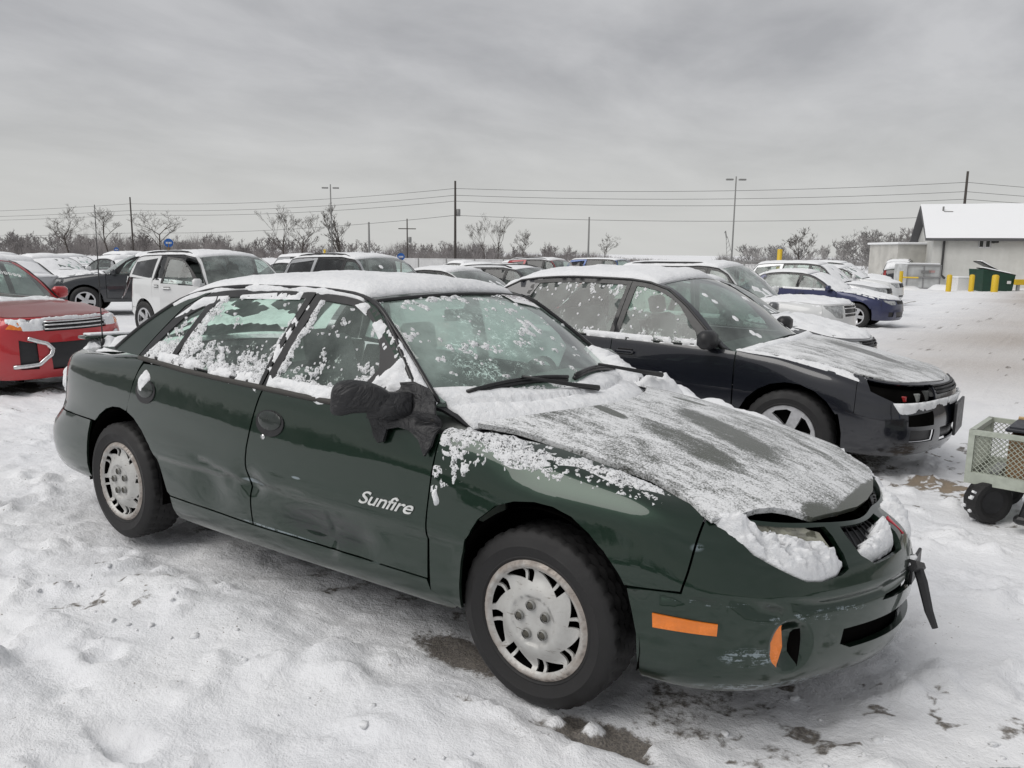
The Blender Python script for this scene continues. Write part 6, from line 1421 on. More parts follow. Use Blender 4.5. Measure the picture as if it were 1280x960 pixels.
def thicket(name, px0, px1, depth, h0, h1, n, mat, seed, label):
    rg = np.random.default_rng(seed); b = MB(); f2 = Vector((_f.x, _f.y)).normalized(); r2 = Vector((f2.y, -f2.x))
    for k in range(n):
        q = rg.random(); px = px0+(px1-px0)*q; dp = depth*(1+.25*rg.random()); x, y = at(px, dp)
        h = (h0+(h1-h0)*q)*(.45+.65*rg.random()**1.8)*(.6+.85*vnoise(np.array([px*.03]), np.array([seed*1.]))[0]); z = float(gz(x, y))-.3
        for j in range(14):
            a = rg.normal()*.24; hh = h*(.35+.65*rg.random()) if j else h; w_ = .022+.035*rg.random(); ox = rg.normal()*.5; oy = rg.normal()*.5; z0 = z+h*.55*rg.random()*(j > 0)
            tx = x+r2.x*(ox+math.sin(a)*hh*.6)+f2.x*oy; ty = y+r2.y*(ox+math.sin(a)*hh*.6)+f2.y*oy; bx, by = x+r2.x*ox*.3+f2.x*oy, y+r2.y*ox*.3+f2.y*oy
            b.add([(bx-r2.x*w_, by-r2.y*w_, z0), (bx+r2.x*w_, by+r2.y*w_, z0), (tx, ty, z+hh), (bx+f2.x*w_, by+f2.y*w_, z0)], [(0, 1, 2), (1, 3, 2), (3, 0, 2)])
    return tag(b.build(name, mat), label, 'treeline', kind='stuff')
BRUSH = simple('brushwood', (.215, .20, .197), 1.0, var=.35, vscale=.15); BRUSHS = simple('snowy_brushwood', (.30, .29, .285), 1.0, var=.4, vscale=.3)  # paler than the near bark: distance haze is put into the brushwood colour
thicket('far_treeline', -160, 330, 165, 4.6, 4.4, 1500, BRUSH, 1, 'grey-brown bare wood along the horizon on the left'); thicket('far_treeline', 320, 690, 165, 4.0, 3.4, 1000, BRUSH, 2, 'grey-brown bare wood along the horizon behind the poles')
thicket('far_treeline', 640, 830, 170, 3.8, 1.3, 500, BRUSH, 3, 'low brown scrub tapering off right of the centre pole'); thicket('far_treeline', 890, 1150, 150, 2.6, 4.0, 800, BRUSHS, 4, 'pale snow-dusted wood left of the white building')
thicket('far_treeline', 960, 1060, 92, 1.3, 1.6, 260, BRUSH, 5, 'dark brush behind the chain-link fence')
def grove(px0, px1, depth, h0, h1, n, mat, seed, label):
    """a stretch of distant wood: many small bare trees in one mass"""
    rg = np.random.default_rng(seed); vs, fs, off = [], [], 0; kinds = []
    for k in range(4):
        a, b = tree_mesh(1.0, 40+k+seed*5, spread=(.5, .62, .45, .7)[k], depth=4, trunk=(.25, .16, .35, .2)[k]); kinds.append((np.array(a.v+b.v), np.array(a.f+[tuple(i+len(a.v) for i in f) for f in b.f])))
    for k in range(n):
        q = rg.random(); V_, F_ = kinds[k % 4]; h = (h0+(h1-h0)*q)*(.6+.5*rg.random()); a = rg.random()*6.28; x, y = at(px0+(px1-px0)*q, depth*(1+.3*rg.random()))
        W_ = V_*h; X = W_[:, 0]*math.cos(a)-W_[:, 1]*math.sin(a)+x; Y = W_[:, 0]*math.sin(a)+W_[:, 1]*math.cos(a)+y; vs.append(np.stack([X, Y, W_[:, 2]+float(gz(x, y))-.2], 1)); fs.append(F_+off); off += len(V_)
    return tag(meshobj('distant_wood', np.vstack(vs), np.vstack(fs).tolist(), mat, None, False), label, 'treeline', kind='stuff')
grove(-160, 360, 168, 5.7, 5.3, 90, BRUSH, 1, 'bare wood of many small trees along the horizon on the left'); grove(340, 720, 168, 5.2, 4.0, 64, BRUSH, 2, 'bare wood of many small trees behind the middle poles')
grove(925, 1040, 140, 4.0, 5.2, 16, BRUSHS, 3, 'snow-dusted small trees behind the chain-link fence'); grove(1036, 1150, 100, 5.0, 5.6, 26, BRUSHS, 4, 'dense snow-dusted clump of trees left of the white building')
def hedge_ring():
    b = MB(); n = 420
    for k in range(n):       # the wood goes on round the yard behind the photographer
        a = 2*math.pi*k/n; fx, fy = math.cos(a), math.sin(a)
        if fx*_f.x+fy*_f.y > .55: continue
        R_ = 75+10*math.sin(a*5); x, y = CAM_P[0]+fx*R_, CAM_P[1]+fy*R_
        for j in range(16):
            ox = rng.normal()*.8; h = 3.2+3.2*rng.random(); w_ = .22+.35*rng.random(); tx, ty = -fy, fx
            b.add([(x+tx*(ox-w_), y+ty*(ox-w_), -.3), (x+tx*(ox+w_), y+ty*(ox+w_), -.3), (x+tx*ox*1.1, y+ty*ox*1.1, h), (x+tx*ox+fx*.4, y+ty*ox+fy*.4, -.3)], [(0, 1, 2), (1, 3, 2), (3, 0, 2)])
    return tag(b.build('far_treeline', BRUSH), 'bare wood standing round the rest of the yard', 'treeline', kind='stuff')
hedge_ring()

# ------------------------------------------------------------------ poles and wires
POLE = simple('pole_timber', (.060, .052, .047), .95, var=.3); POLEG = simple('pole_grey', (.22, .22, .215), .7)
def pole(px, depth, ptop, name, label, r=.13, mat=POLE, arms=(), lean=0.0):
    x, y = at(px, depth); zb_ = float(gz(x, y)); zt_ = hgt(ptop, px, depth); t_ = thing(name, label, 'pole', (x, y, zb_))
    b = MB(); b.tube([(0, 0, -.3), (lean*.5, 0, (zt_-zb_)*.5), (lean, 0, zt_-zb_)], [r, r*.85, r*.7], 8); b.build('mast', mat, t_, True)
    for (kind, z, wd_) in arms:
        c_, s_ = math.cos(ANG), math.sin(ANG); b = MB()
        if kind == 'arm': b.box((lean, 0, z), (wd_, .10, .12), rz=ANG); b.build('crossarm', mat, t_)
        if kind == 'can': b.lathe([(0, -.4), (.22, -.4), (.24, 0), (.22, .4), (0, .4)], 10, 'Z', (lean+c_*.36, s_*.36, z)); b.build('transformer', POLEG, t_, True)
        if kind == 'lamp':
            for sg in (-1, 1):
                b = MB(); b.box((sg*c_*.55, sg*s_*.55, z), (.62, .30, .14), rz=ANG, bev=.04); b.build('floodlight', POLEG, t_)
    return x, y, zb_, zt_
p171 = pole(171, 118, 249, 'utility_pole', 'thin timber pole left of the blue sign', .14)
p567 = pole(568, 92, 230, 'utility_pole', 'tall dark timber pole in the middle of the picture carrying wires', .16, arms=(('can', 6.3, 0),))
p1190 = pole(1189, 88, 219, 'utility_pole', 'dark timber pole rising behind the white building roof', .17)
pole(416, 82, 234, 'light_pole', 'tall slim lamp pole with two heads above the silver crossover', .08, POLEG, (('lamp', hgt(236, 416, 82)+.25, 0),))
pole(909, 70, 225, 'light_pole', 'tall slim lamp pole with two heads right of centre', .08, POLEG, (('lamp', hgt(226, 909, 70)+.25, 0),))
pole(462, 105, 279, 'utility_pole', 'short pale pole between lamp pole and crossarm pole', .16, POLEG)
pole(509, 110, 275, 'utility_pole', 'timber pole with crossarm and transformer left of the tall dark pole', .11, POLE, (('arm', 4.9, 2.4), ('can', 3.4, 0)))
pole(732, 95, 273, 'utility_pole', 'plain pale pole above the blue wagon', .13, POLEG)
x, y = at(906, 74); mast = thing('lattice_mast', 'small pale lattice mast leaning beside the lamp pole', 'mast', (x, y, float(gz(x, y))))
b = MB(); n = 9
for k in range(n):
    z0, z1 = k*3.4/n+.2, (k+1)*3.4/n+.2; w0, w1 = .40*(1-k/n)+.06, .40*(1-(k+1)/n)+.06; off0, off1 = -.7*k/n+.35, -.7*(k+1)/n+.35
    b.tube([(off0-w0, 0, z0), (off1-w1, 0, z1)], .022, 4); b.tube([(off0+w0, 0, z0), (off1+w1, 0, z1)], .022, 4); b.tube([(off0-w0, 0, z0), (off1+w1, 0, z1)], .014, 4)
b.build('lattice', POLEG, mast); b = MB(); b.tube([(-.38, 0, 3.5), (-.50, 0, 4.1), (-.55, 0, 3.9)], .06, 6); b.build('mast_head', POLEG, mast)
WIRE = simple('wire_grey', (.10, .10, .10), .7)
pm, pr = at(-330, 150), at(1720, 95)
def wire(label, zs_, r=.022):
    pts = []; nodes = [(pm[0], pm[1], zs_[0]), (p171[0], p171[1], zs_[1]), (p567[0], p567[1], zs_[2]), (p1190[0], p1190[1], zs_[3]), (pr[0], pr[1], zs_[4])]
    b = MB()
    for a, c_ in zip(nodes[:-1], nodes[1:]):
        a, c_ = Vector(a), Vector(c_); ln = (c_-a).length; pts = [a.lerp(c_, q)-Vector((0, 0, 1))*4*q*(1-q)*ln*.011 for q in np.linspace(0, 1, 15)]
        b.tube(pts, r, 4)
    return tag(b.build('power_line', WIRE, None, True), label, 'wire', 'wires between the timber poles')
z1, z2, z3 = (lambda py: hgt(py, 171, 118)), (lambda py: hgt(py, 568, 92)), (lambda py: hgt(py, 1189, 88))
wire('topmost overhead wire strung between the timber poles', (7.6, z1(257), z2(239), z3(232), 8.6)); wire('second overhead wire from the top between the timber poles', (7.0, z1(265), z2(247), z3(243), 7.9))
wire('third overhead wire from the top between the timber poles', (6.5, z1(270), z2(254), z3(252), 7.4)); wire('lowest overhead wire between the timber poles', (4.6, z1(292), z2(271), z3(272), 6.2))

# ------------------------------------------------------------------ far fence, signs
FENCE = simple('white_fence_panel', (.60, .60, .60), .7, var=.08, vscale=.8)
def far_fence(pxs, d0, d1, h, name, label, chain=False):
    a, c_ = Vector(at(pxs[0], d0)), Vector(at(pxs[1], d1)); n = max(2, int((c_-a).length/3.0)); x, y = a; rz = math.atan2(c_.y-a.y, c_.x-a.x)
    t_ = thing(name, label, 'fence', (x, y, float(gz(x, y))), rz); ln = (c_-a).length
    for k in range(n+1):
        b = MB(); b.box((ln*k/n, 0, h/2-.1), (.10, .10, h+.3)); b.build('post', POLEG, t_)
    for k in range(n):
        if not chain:
            b = MB(); x0 = ln*k/n+.05; w_ = ln/n-.1
            for j in range(10): b.box((x0+w_*(j+.5)/10, .02*(j % 2), h/2), (w_/10*.97, .03, h-.06))
            b.box((x0+w_/2, 0, h), (w_, .07, .07)); b.build('panel', FENCE, t_)
        else:
            b = MB(); x0, x1 = ln*k/n, ln*(k+1)/n; b.tube([(x0, 0, h), (x1, 0, h)], .045, 5); b.tube([(x0, 0, h*.5), (x1, 0, h*.5)], .03, 5); b.build('rail', POLEG, t_)
            b = MB()
            for j in range(14): b.tube([(x0+(x1-x0)*j/14, 0, .1), (x0+(x1-x0)*(j+2)/14, 0, h)], .008, 3); b.tube([(x0+(x1-x0)*(j+2)/14, 0, .1), (x0+(x1-x0)*j/14, 0, h)], .008, 3)
            b.build('wire_mesh', POLEG, t_)
    return t_
far_fence((455, 700), 84, 80, 1.15, 'panel_fence', 'long white panel fence behind the parked cars left of centre'); far_fence((700, 1012), 80, 66, 1.1, 'panel_fence', 'white panel fence continuing behind the white wagon')
far_fence((925, 1035), 60, 58, 1.45, 'chain_link_fence', 'chain-link fence with top rail behind the navy sedan', True)
YEL = simple('safety_yellow', (.62, .42, .02), .5); SIGNB = simple('sign_blue', (.012, .10, .36), .4); SIGNW = simple('sign_white', (.7, .7, .7), .5)
def sign(px, depth, ptop, s, label, lean=0):
    x, y = at(px, depth); zb_ = float(gz(x, y)); zc_ = hgt(ptop, px, depth)-zb_; t_ = thing('row_marker', label, 'sign', (x, y, zb_), 0, 'blue row markers on posts')
    b = MB(); b.tube([(lean, 0, -.2), (0, 0, zc_)], .04, 6); b.build('post', simple('post_brown', (.18, .12, .06), .8), t_)
    dirv_ = Vector((CAM_P[0]-x, CAM_P[1]-y)).normalized(); b = MB(); q = 14; tx, ty = -dirv_.y, dirv_.x
    for dd, sc in ((.03, 1), (-.03, 1)):
        b.v += [(tx*s*math.cos(2*math.pi*i/q)+dirv_.x*dd, ty*s*math.cos(2*math.pi*i/q)+dirv_.y*dd, zc_+s*math.sin(2*math.pi*i/q)) for i in range(q)]
    b.f += [tuple(range(q)), tuple(range(2*q-1, q-1, -1))]+[(i, i+q, (i+1) % q+q, (i+1) % q) for i in range(q)]; b.mi += [0]*(q+2); b.build('disc', SIGNB, t_)
    b = MB()
    for i in range(4): b.box((tx*s*(i-1.5)*.32+dirv_.x*.04, ty*s*(i-1.5)*.32+dirv_.y*.04, zc_), (s*.2, .01, s*.42), rz=math.atan2(ty, tx))
    b.build('white_print', SIGNW, t_)
sign(215, 22, 304, .12, 'round blue sign on a post above the white crossover roof', -.10); sign(150, 62, 312, .17, 'small round blue sign far off left of the larger one'); sign(501, 40, 321, .19, 'round blue sign low between the silver crossover and the fence')
for px, d, p0, lb in ((968, 56, 312, 'yellow post in front of the chain-link fence'), (407, 84, 312, 'tiny yellow post beside the lamp pole')):
    x, y = at(px, d); zb_ = float(gz(x, y)); t_ = MB(); t_.tube([(0, 0, -.1), (0, 0, hgt(p0, px, d)-zb_)], .17 if d < 70 else .12, 10); o = t_.build('marker_post', YEL, None, True); o.location = (x, y, zb_); tag(o, lb, 'post')

# ------------------------------------------------------------------ building and yard things on the right
BD = 48.0; bx0, by0 = at(1156, BD); BZ = float(gz(bx0, by0))-.05
BANG = ANG-R(21)
bld = thing('white_building', 'low white building with snow covered gable roof and two small dark windows', 'building', (bx0, by0, BZ), BANG)
def bcol(px):
    """place along the front wall seen in column px, and its distance"""
    f2 = Vector((_f.x, _f.y)).normalized(); r2 = Vector((f2.y, -f2.x)); p0 = Vector((bx0-CAM_P[0], by0-CAM_P[1])); d = Vector((math.cos(BANG), math.sin(BANG))); k = (px-640)/FPX
    x = (k*p0.dot(f2)-p0.dot(r2))/(d.dot(r2)-k*d.dot(f2)); return x, (p0+d*x).dot(f2)
def bpx(px): return bcol(px)[0]
def bz2(py, px=1150): return hgt(py, px, bcol(px)[1])-BZ
WALLM, t, o = newmat('white_metal_siding'); b_ = principled(t, o, (.50, .51, .50), .6); co = objco(t); sp = N(t, 'ShaderNodeSeparateXYZ'); L(t, co, sp.inputs[0])
L(t, mixc(t, maprange(t, noise(t, co, 1.3, 5, .6), .3, .7), (.60, .60, .57), (.68, .68, .65)), b_.inputs['Base Color'])
wv = math2(t, 'SINE', math2(t, 'MULTIPLY', sp.outputs[0], 21.0)); L(t, bump(t, wv, .22, .012), b_.inputs['Normal'])
LNB, DPB, EAVE, RIDGE = 18.0, 8.0, bz2(297.5), bz2(264)+.30
b = MB()
w0, w1, zw0, zw1 = bpx(1211), bpx(1227), bz2(310.5, 1219), bz2(300.5, 1219)
for (x0, x1, z0, z1_) in ((0, w0, -.3, EAVE), (w1, LNB, -.3, EAVE), (w0, w1, -.3, zw0), (w0, w1, zw1, EAVE)): b.add([(x0, 0, z0), (x1, 0, z0), (x1, 0, z1_), (x0, 0, z1_)], [(0, 1, 2, 3)])
b.add([(0, 0, -.3), (0, DPB, -.3), (0, DPB, EAVE), (0, DPB/2, RIDGE-.12), (0, 0, EAVE)], [(0, 1, 2, 3, 4)]); b.add([(LNB, 0, -.3), (LNB, DPB, -.3), (LNB, DPB, EAVE), (LNB, DPB/2, RIDGE-.12), (LNB, 0, EAVE)], [(4, 3, 2, 1, 0)]); b.add([(0, DPB, -.3), (LNB, DPB, -.3), (LNB, DPB, EAVE), (0, DPB, EAVE)], [(3, 2, 1, 0)])
b.build('wall', WALLM, bld)
sl = math.atan2(RIDGE-EAVE, DPB/2)
b = MB()
for sgn in (0, 1):
    ya, yb = (-.45, DPB/2) if not sgn else (DPB+.45, DPB/2); za = EAVE-.45*math.tan(sl); b.add([(-.5, ya, za), (LNB+.5, ya, za), (LNB+.5, yb, RIDGE), (-.5, yb, RIDGE), (-.5, ya, za+.12), (LNB+.5, ya, za+.12), (LNB+.5, yb, RIDGE+.12), (-.5, yb, RIDGE+.12)], [(0, 1, 2, 3), (7, 6, 5, 4), (0, 4, 5, 1), (3, 7, 4, 0), (1, 5, 6, 2)])
b.build('roof', simple('roof_edge_grey', (.10, .10, .105), .6), bld)
V_ = []; nq = 40
for j in range(9):
    for i in range(nq):
        q = j/8; x = -.48+(LNB+.96)*i/(nq-1); y = -.42+(DPB/2+.42)*q; V_.append((x, y, EAVE-.42*math.tan(sl)+.135+(y+.42)*math.tan(sl)+.09*min(1, q*5)+.03*float(vnoise(np.array([x*.5]), np.array([y]))[0])))
meshobj('roof_snow', V_, [(j*nq+i, j*nq+i+1, (j+1)*nq+i+1, (j+1)*nq+i) for j in range(8) for i in range(nq-1)], SNOW, bld)
for k in range(2):
    x0 = w0+(w1-w0)*(.03+.5*k); wv_ = (w1-w0)*.44; f = MB(); zc_, hc_ = (zw0+zw1)/2, (zw1-zw0)
    for cx, cz, sx_, sz_ in ((x0+wv_/2, zw0+.03, wv_, .06), (x0+wv_/2, zw1-.03, wv_, .06), (x0+.025, zc_, .05, hc_-.12), (x0+wv_-.025, zc_, .05, hc_-.12)): f.box((cx, .03, cz), (sx_, .07, sz_))
    fr_ = f.build('window', SIGNW, bld); g = MB(); g.box((x0+wv_/2, .05, zc_), (wv_-.06, .02, hc_-.08)); g.build('pane', simple('dark_pane', (.03, .035, .03), .15), fr_)
b = MB(); b.box(((w0+w1)/2, .06, (zw0+zw1)/2), (.05, .06, zw1-zw0)); b.build('window_mullion', SIGNW, bld)
b = MB(); b.box((bpx(1231), -.15, bz2(302.5, 1231)), (.36, .22, .20), bev=.05); b.box((bpx(1229), -.05, bz2(304, 1229)), (.1, .2, .1)); b.build('wall_lamp', TRIM, bld)
b = MB(); b.tube([(.55, -.10, EAVE-.2), (.55, -.10, .9), (.75, -.25, .7)], .07, 6); b.build('downpipe', simple('dark_pipe', (.05, .05, .05), .6), bld)
b = MB(); b.box((1.0, 3.0, RIDGE-.42), (.55, .4, .30), bev=.05); b.tube([(.72, 3.0, RIDGE-.5), (.72, 3.0, RIDGE+.02)], .06, 6); b.build('roof_vent', POLEG, bld)
ann = thing('annex', 'low beige annex with snow on its roof beside the white building', 'building', (*at(1113, 51), BZ), ANG)
aw = 36/FPX*51; ah = hgt(306, 1120, 51)-BZ; at_ = hgt(304, 1120, 51)-BZ; b = MB(); b.box((aw/2, 2.0, ah/2-.1), (aw, 4, ah+.2)); b.build('wall', simple('beige_wall', (.50, .49, .46), .8, vscale=1.5), ann)
b = MB(); b.box((aw/2, 2, ah+.06), (aw+.3, 4.3, .14), bev=.05); b.build('roof', SNOW, ann)
b = MB(); b.box((.75, -.03, .75), (1.0, .04, 1.1)); b.build('dark_opening', WELL, ann)
def yard(px, depth, name, label, cat, rz=None, group=None): x, y = at(px, depth); return thing(name, label, cat, (x, y, float(gz(x, y))), ANG if rz is None else rz, group)
ct = yard(1127, 46.2, 'container', 'grey-white steel bin with a dark middle band beside the building corner', 'container'); cw2 = 41/FPX*46.2; ch = 1.42
b = MB(); b.box((cw2/2, .8, ch/2+.05), (cw2, 1.6, ch), bev=.03); b.build('body', simple('bin_white', (.46, .47, .47), .6, var=.2, vscale=2), ct)
b = MB()
for zz in (.10, .74, ch): b.box((cw2/2, -.03, zz), (cw2+.05, .07, .07))
for k in range(3): b.box((cw2*k/2, -.02, ch/2), (.06, .05, ch-.1))
b.build('ribs', simple('bin_grey', (.25, .25, .255), .6), ct); b = MB(); b.box((cw2*.55, -.065, 1.05), (.55, .01, .16)); b.box((cw2*.73, -.065, 1.08), (.35, .01, .12), mi=1); b.build('stencil', [simple('stencil_grey', (.2, .2, .2), .7), simple('stencil_pink', (.45, .28, .27), .7)], ct)
b = MB(); b.box((cw2/2, .8, ch+.10), (cw2*.98, 1.56, .08), bev=.03); b.build('snow_cap', SNOW, ct)
for px, d, lb, wd_ in ((1180, 43.4, 'yellow bollard beside the steel bin', .135), (1208, 43.2, 'yellow bollard in front of the white boxes', .135), (1237, 42.4, 'thicker yellow bollard in front of the green dumpster', .17)):
    x, y = at(px, d); zb_ = float(gz(x, y)); b = MB(); b.lathe([(0, .95), (wd_*.7, .93), (wd_, .87), (wd_, -.2)], 14, 'Z'); o = b.build('bollard', YEL, None, True); o.location = (x, y, zb_); tag(o, lb, 'bollard', 'yellow bollards before the building')
bx_ = yard(1190, 44.6, 'appliance_box', 'long white crate between two yellow bollards', 'crate'); b = MB(); b.box((.55, .4, .36), (1.06, .8, .72), bev=.03); b.build('body', SIGNW, bx_); b = MB(); b.box((.55, .4, .76), (1.1, .84, .08), bev=.03); b.build('snow_cap', SNOW, bx_)
bx_ = yard(1215, 44.4, 'appliance_box', 'second white crate close to the dumpster', 'crate'); b = MB(); b.box((.36, .4, .33), (.68, .8, .66), bev=.03); b.build('body', SIGNW, bx_)
dp = yard(1222, 43.6, 'dumpster', 'dark green dumpster with sloping snowy lid tilted open', 'dumpster'); GRN = simple('dumpster_green', (.008, .045, .028), .5, vscale=4); dw = 37/FPX*43.6
b = MB(); b.add([(0, 0, 0), (dw, 0, 0), (dw, 1.2, 0), (0, 1.2, 0), (-.1, -.1, 1.22), (dw+.05, -.1, .92), (dw+.05, 1.3, .92), (-.1, 1.3, 1.22)], [(3, 2, 1, 0), (0, 1, 5, 4), (1, 2, 6, 5), (2, 3, 7, 6), (3, 0, 4, 7)]); b.build('body', GRN, dp)
for k, tl_ in enumerate((.06, .42)):
    b = MB(); y0 = -.1+.7*k; z0_, z1_ = 1.24+tl_, .94; b.add([(-.12+.2*k, y0, z0_), (dw+.06, y0, z1_), (dw+.06, y0+.66, z1_), (-.12+.2*k, y0+.66, z0_), (-.12+.2*k, y0, z0_-.05), (dw+.06, y0, z1_-.05), (dw+.06, y0+.66, z1_-.05), (-.12+.2*k, y0+.66, z0_-.05)], [(0, 1, 2, 3), (7, 6, 5, 4), (0, 4, 5, 1), (1, 5, 6, 2), (2, 6, 7, 3), (3, 7, 4, 0)]); lid = b.build('lid', TRIM, dp)
    b = MB(); b.add([(0+.2*k, y0+.04, z0_-.02), (dw*.9, y0+.04, z1_+.06), (dw*.9, y0+.62, z1_+.06), (.2*k, y0+.62, z0_-.02), (.05+.2*k, y0+.1, z0_+.03), (dw*.87, y0+.1, z1_+.12), (dw*.87, y0+.56, z1_+.12), (.05+.2*k, y0+.56, z0_+.03)], [(4, 5, 6, 7), (0, 1, 5, 4), (1, 2, 6, 5), (2, 3, 7, 6), (3, 0, 4, 7)]); b.build('lid_snow', SNOW, lid)
b = MB(); b.box((dw*.85, -.06, .55), (.22, .01, .22)); b.build('notice', SIGNW, dp)
rail_ = yard(1263, 43.4, 'barrier_rail', 'yellow barrier rail at the right edge before the building', 'barrier'); b = MB(); b.box((1.5, 0, .52), (3.2, .1, .30), bev=.02); b.build('beam', YEL, rail_)
for k in range(3): b = MB(); b.box((.2+1.3*k, .12, .3), (.14, .14, .7)); b.build('post', STEEL, rail_)
x, y = at(1120, 45.5); b = MB(); b.tube([(0, 0, -.1), (0, 0, 1.1)], .10, 8); b.tube([(.1, 0, .75), (.9, 0, .75)], .05, 6); o = b.build('gate_post', YEL, None); o.location = (x, y, float(gz(x, y))); tag(o, 'yellow gate post at the dark opening of the annex', 'post')
heap = MB(); x, y = at(1150, 45.6)
V_ = []; nq = 60
for j in range(5):
    for i in range(nq):
        xx_ = -2.2+i*.15; yy_ = -.5+j*.25; V_.append((xx_, yy_, (.26*math.exp(-((j-2)/1.3)**2)*(.4+1.2*float(vnoise(np.array([xx_*1.4]), np.array([yy_*2]))[0])))-.05))
o = meshobj('snow_ridge', V_, [(j*nq+i, j*nq+i+1, (j+1)*nq+i+1, (j+1)*nq+i) for j in range(4) for i in range(nq-1)], SNOW); o.location = (x, y, float(gz(x, y))); o.rotation_euler = (0, 0, ANG); tag(o, 'ploughed ridge of snow along the foot of the building', 'snow', kind='stuff')

# ------------------------------------------------------------------ the yard cart
def cart():
    (x, y) = at(1230, 4.68); z = float(gz(x, y)); t_ = thing('yard_cart', 'pale green wire-mesh yard cart with knobbly tyre at the right edge', 'cart', (x, y, z), R(-6))
    FR = simple('cart_frame_green', (.40, .43, .37), .5, var=.1); Lc, Wc, z0, z1 = 1.25, .55, .29, .585
    b = MB(); s = .035
    for (cx, cy) in ((0, 0), (Lc, 0), (0, Wc), (Lc, Wc)): b.box((cx, cy, (z0+z1)/2), (s, s, z1-z0))
    for zz, hh in ((z0, .075), (z1, .03)):
        for cy in (0, Wc): b.box((Lc/2, cy-.003, zz), (Lc+s, s*.9, hh))
        for cx in (0, Lc): b.box((cx-.003, Wc/2, zz), (s*.9, Wc, hh))
    b.build('frame', FR, t_)
    def mesh_side(p, u, ln, h):
        b = MB(); n = int(ln/.032); m = int(h/.032)
        for i in range(-m, n):
            for sg in (0, 1):
                a0, a1 = (i, 0), (i+m, m)
                if sg: a0, a1 = (i+m, 0), (i, m)
                # clip to the panel
                (xa, ya), (xb, yb) = (a0[0]*.032, a0[1]*.032), (a1[0]*.032, a1[1]*.032)
                q0, q1 = 0., 1.; dx_ = xb-xa
                lo_, hi_ = sorted(((0-xa)/dx_, (ln-xa)/dx_)); q0, q1 = max(q0, lo_), min(q1, hi_)
                if q1-q0 < .03: continue
                A = Vector(p)+Vector(u)*(xa+dx_*q0)+Vector((0, 0, (ya+(yb-ya)*q0)*h/(m*.032))); B = Vector(p)+Vector(u)*(xa+dx_*q1)+Vector((0, 0, (ya+(yb-ya)*q1)*h/(m*.032))); b.tube([A, B], .0028, 3, cap=False)
        return b.build('mesh_panel', FR, t_)
    mesh_side((0, 0, z0), (1, 0, 0), Lc, z1-z0); mesh_side((0, Wc, z0), (1, 0, 0), Lc, z1-z0); mesh_side((0, 0, z0), (0, 1, 0), Wc, z1-z0); mesh_side((Lc, 0, z0), (0, 1, 0), Wc, z1-z0)
    b = MB(); b.box((Lc/2, Wc/2, z0-.02), (Lc-.05, Wc-.05, .02)); b.build('floor', FR, t_)
    b = MB(); b.box((.30, .30, z0+.13), (.03, .03, .02)); 
    for (cx, cy) in ((.12, .04), (.12, Wc-.04), (Lc-.25, .04), (Lc-.25, Wc-.04)):
        wt = thing('wheel', None, None); wt.parent = t_; wt.location = (cx, cy, .145); wt.rotation_euler = (0, 0, R(50) if cx < .5 else 0); q = MB(); prof = [(.07, .045), (.075, -.045), (.10, -.058), (.13, -.055), (.145, -.04), (.148, 0), (.145, .04), (.13, .055), (.10, .058), (.07, .045)]; q.lathe(prof, 40, 'Y')
        for k in range(40):
            for j in (4, 5, 6):
                if (k+(j == 5)*2) % 4 < 2: px_, py_, pz_ = q.v[k*10+j]; q.v[k*10+j] = (px_*.94, py_, pz_*.94)
        q.build('tyre', RUBBER, wt); q = MB(); q.lathe([(0, -.03), (.05, -.035), (.075, -.045)], 16, 'Y'); q.lathe([(0, .03), (.05, .035), (.075, .045)], 16, 'Y'); q.build('rim', BLACK, wt, True)
        q = MB()
        for k in range(14):
            a = rng.random()*6.28; q.box((.146*math.cos(a), rng.uniform(-.04, .04), .146*math.sin(a)), (.02, .02, .014), ry=-a)
        q.build('caked_snow', SNOW, wt)
    b = MB(); b.tube([(.34, -.06, .10), (.40, -.05, .40), (.50, -.05, .72), (.56, -.05, .86)], [.034, .03, .028, .028], 8); b.box((.335, -.06, .09), (.10, .09, .05), bev=.02); b.build('handle_bar', TRIM, t_)
    b = MB(); b.tube([(.12, .05, .145), (.12, Wc-.05, .145)], .018, 8); b.tube([(Lc-.25, .05, .145), (Lc-.25, Wc-.05, .145)], .018, 8); b.box((.12, Wc/2, .24), (.06, .3, .16)); b.box((Lc-.25, Wc/2, .24), (.06, .3, .16)); b.build('axle', STEEL, t_)
    t2 = thing('cardboard_box', 'open brown cardboard box standing in the wire cart', 'box', (x, y, z+z0), R(-6)); b = MB(); 
    for (cx, cy, sx_, sy_) in ((.70, .06, 1.0, .012), (.70, .50, 1.0, .012), (.20, .28, .012, .438), (1.2, .28, .012, .438)): b.box((cx, cy, .15), (sx_, sy_, .29))
    b.build('side', simple('cardboard', (.30, .19, .10), .85, vscale=6), t2); b = MB(); b.box((.70, .28, .012), (.97, .43, .012)); b.build('bottom', simple('cardboard', (.30, .19, .10), .85), t2)
    b = MB(); b.box((.55, .035, .10), (.50, .05, .17), bev=.02); b.v = [(v[0], v[1]-.005, v[2]) for v in b.v]; o = b.build('red_bag', simple('bag_red', (.42, .05, .08), .6, vscale=8, var=.3)); o.location = (x, y, z+z0); o.rotation_euler = (0, 0, R(-6)); tag(o, 'red bag lying against the mesh of the cart', 'bag')
    b = MB(); b.box((.66, .29, .318), (1.0, .40, .022), bev=.008); b.box((.36, .29, .334), (.36, .36, .012)); o = b.build('tool_tray', simple('tray_dark', (.03, .033, .04), .5)); o.location = (x, y, z+z0); o.rotation_euler = (0, 0, R(-6)); tag(o, 'dark tray lying on top of the cart box', 'tray')
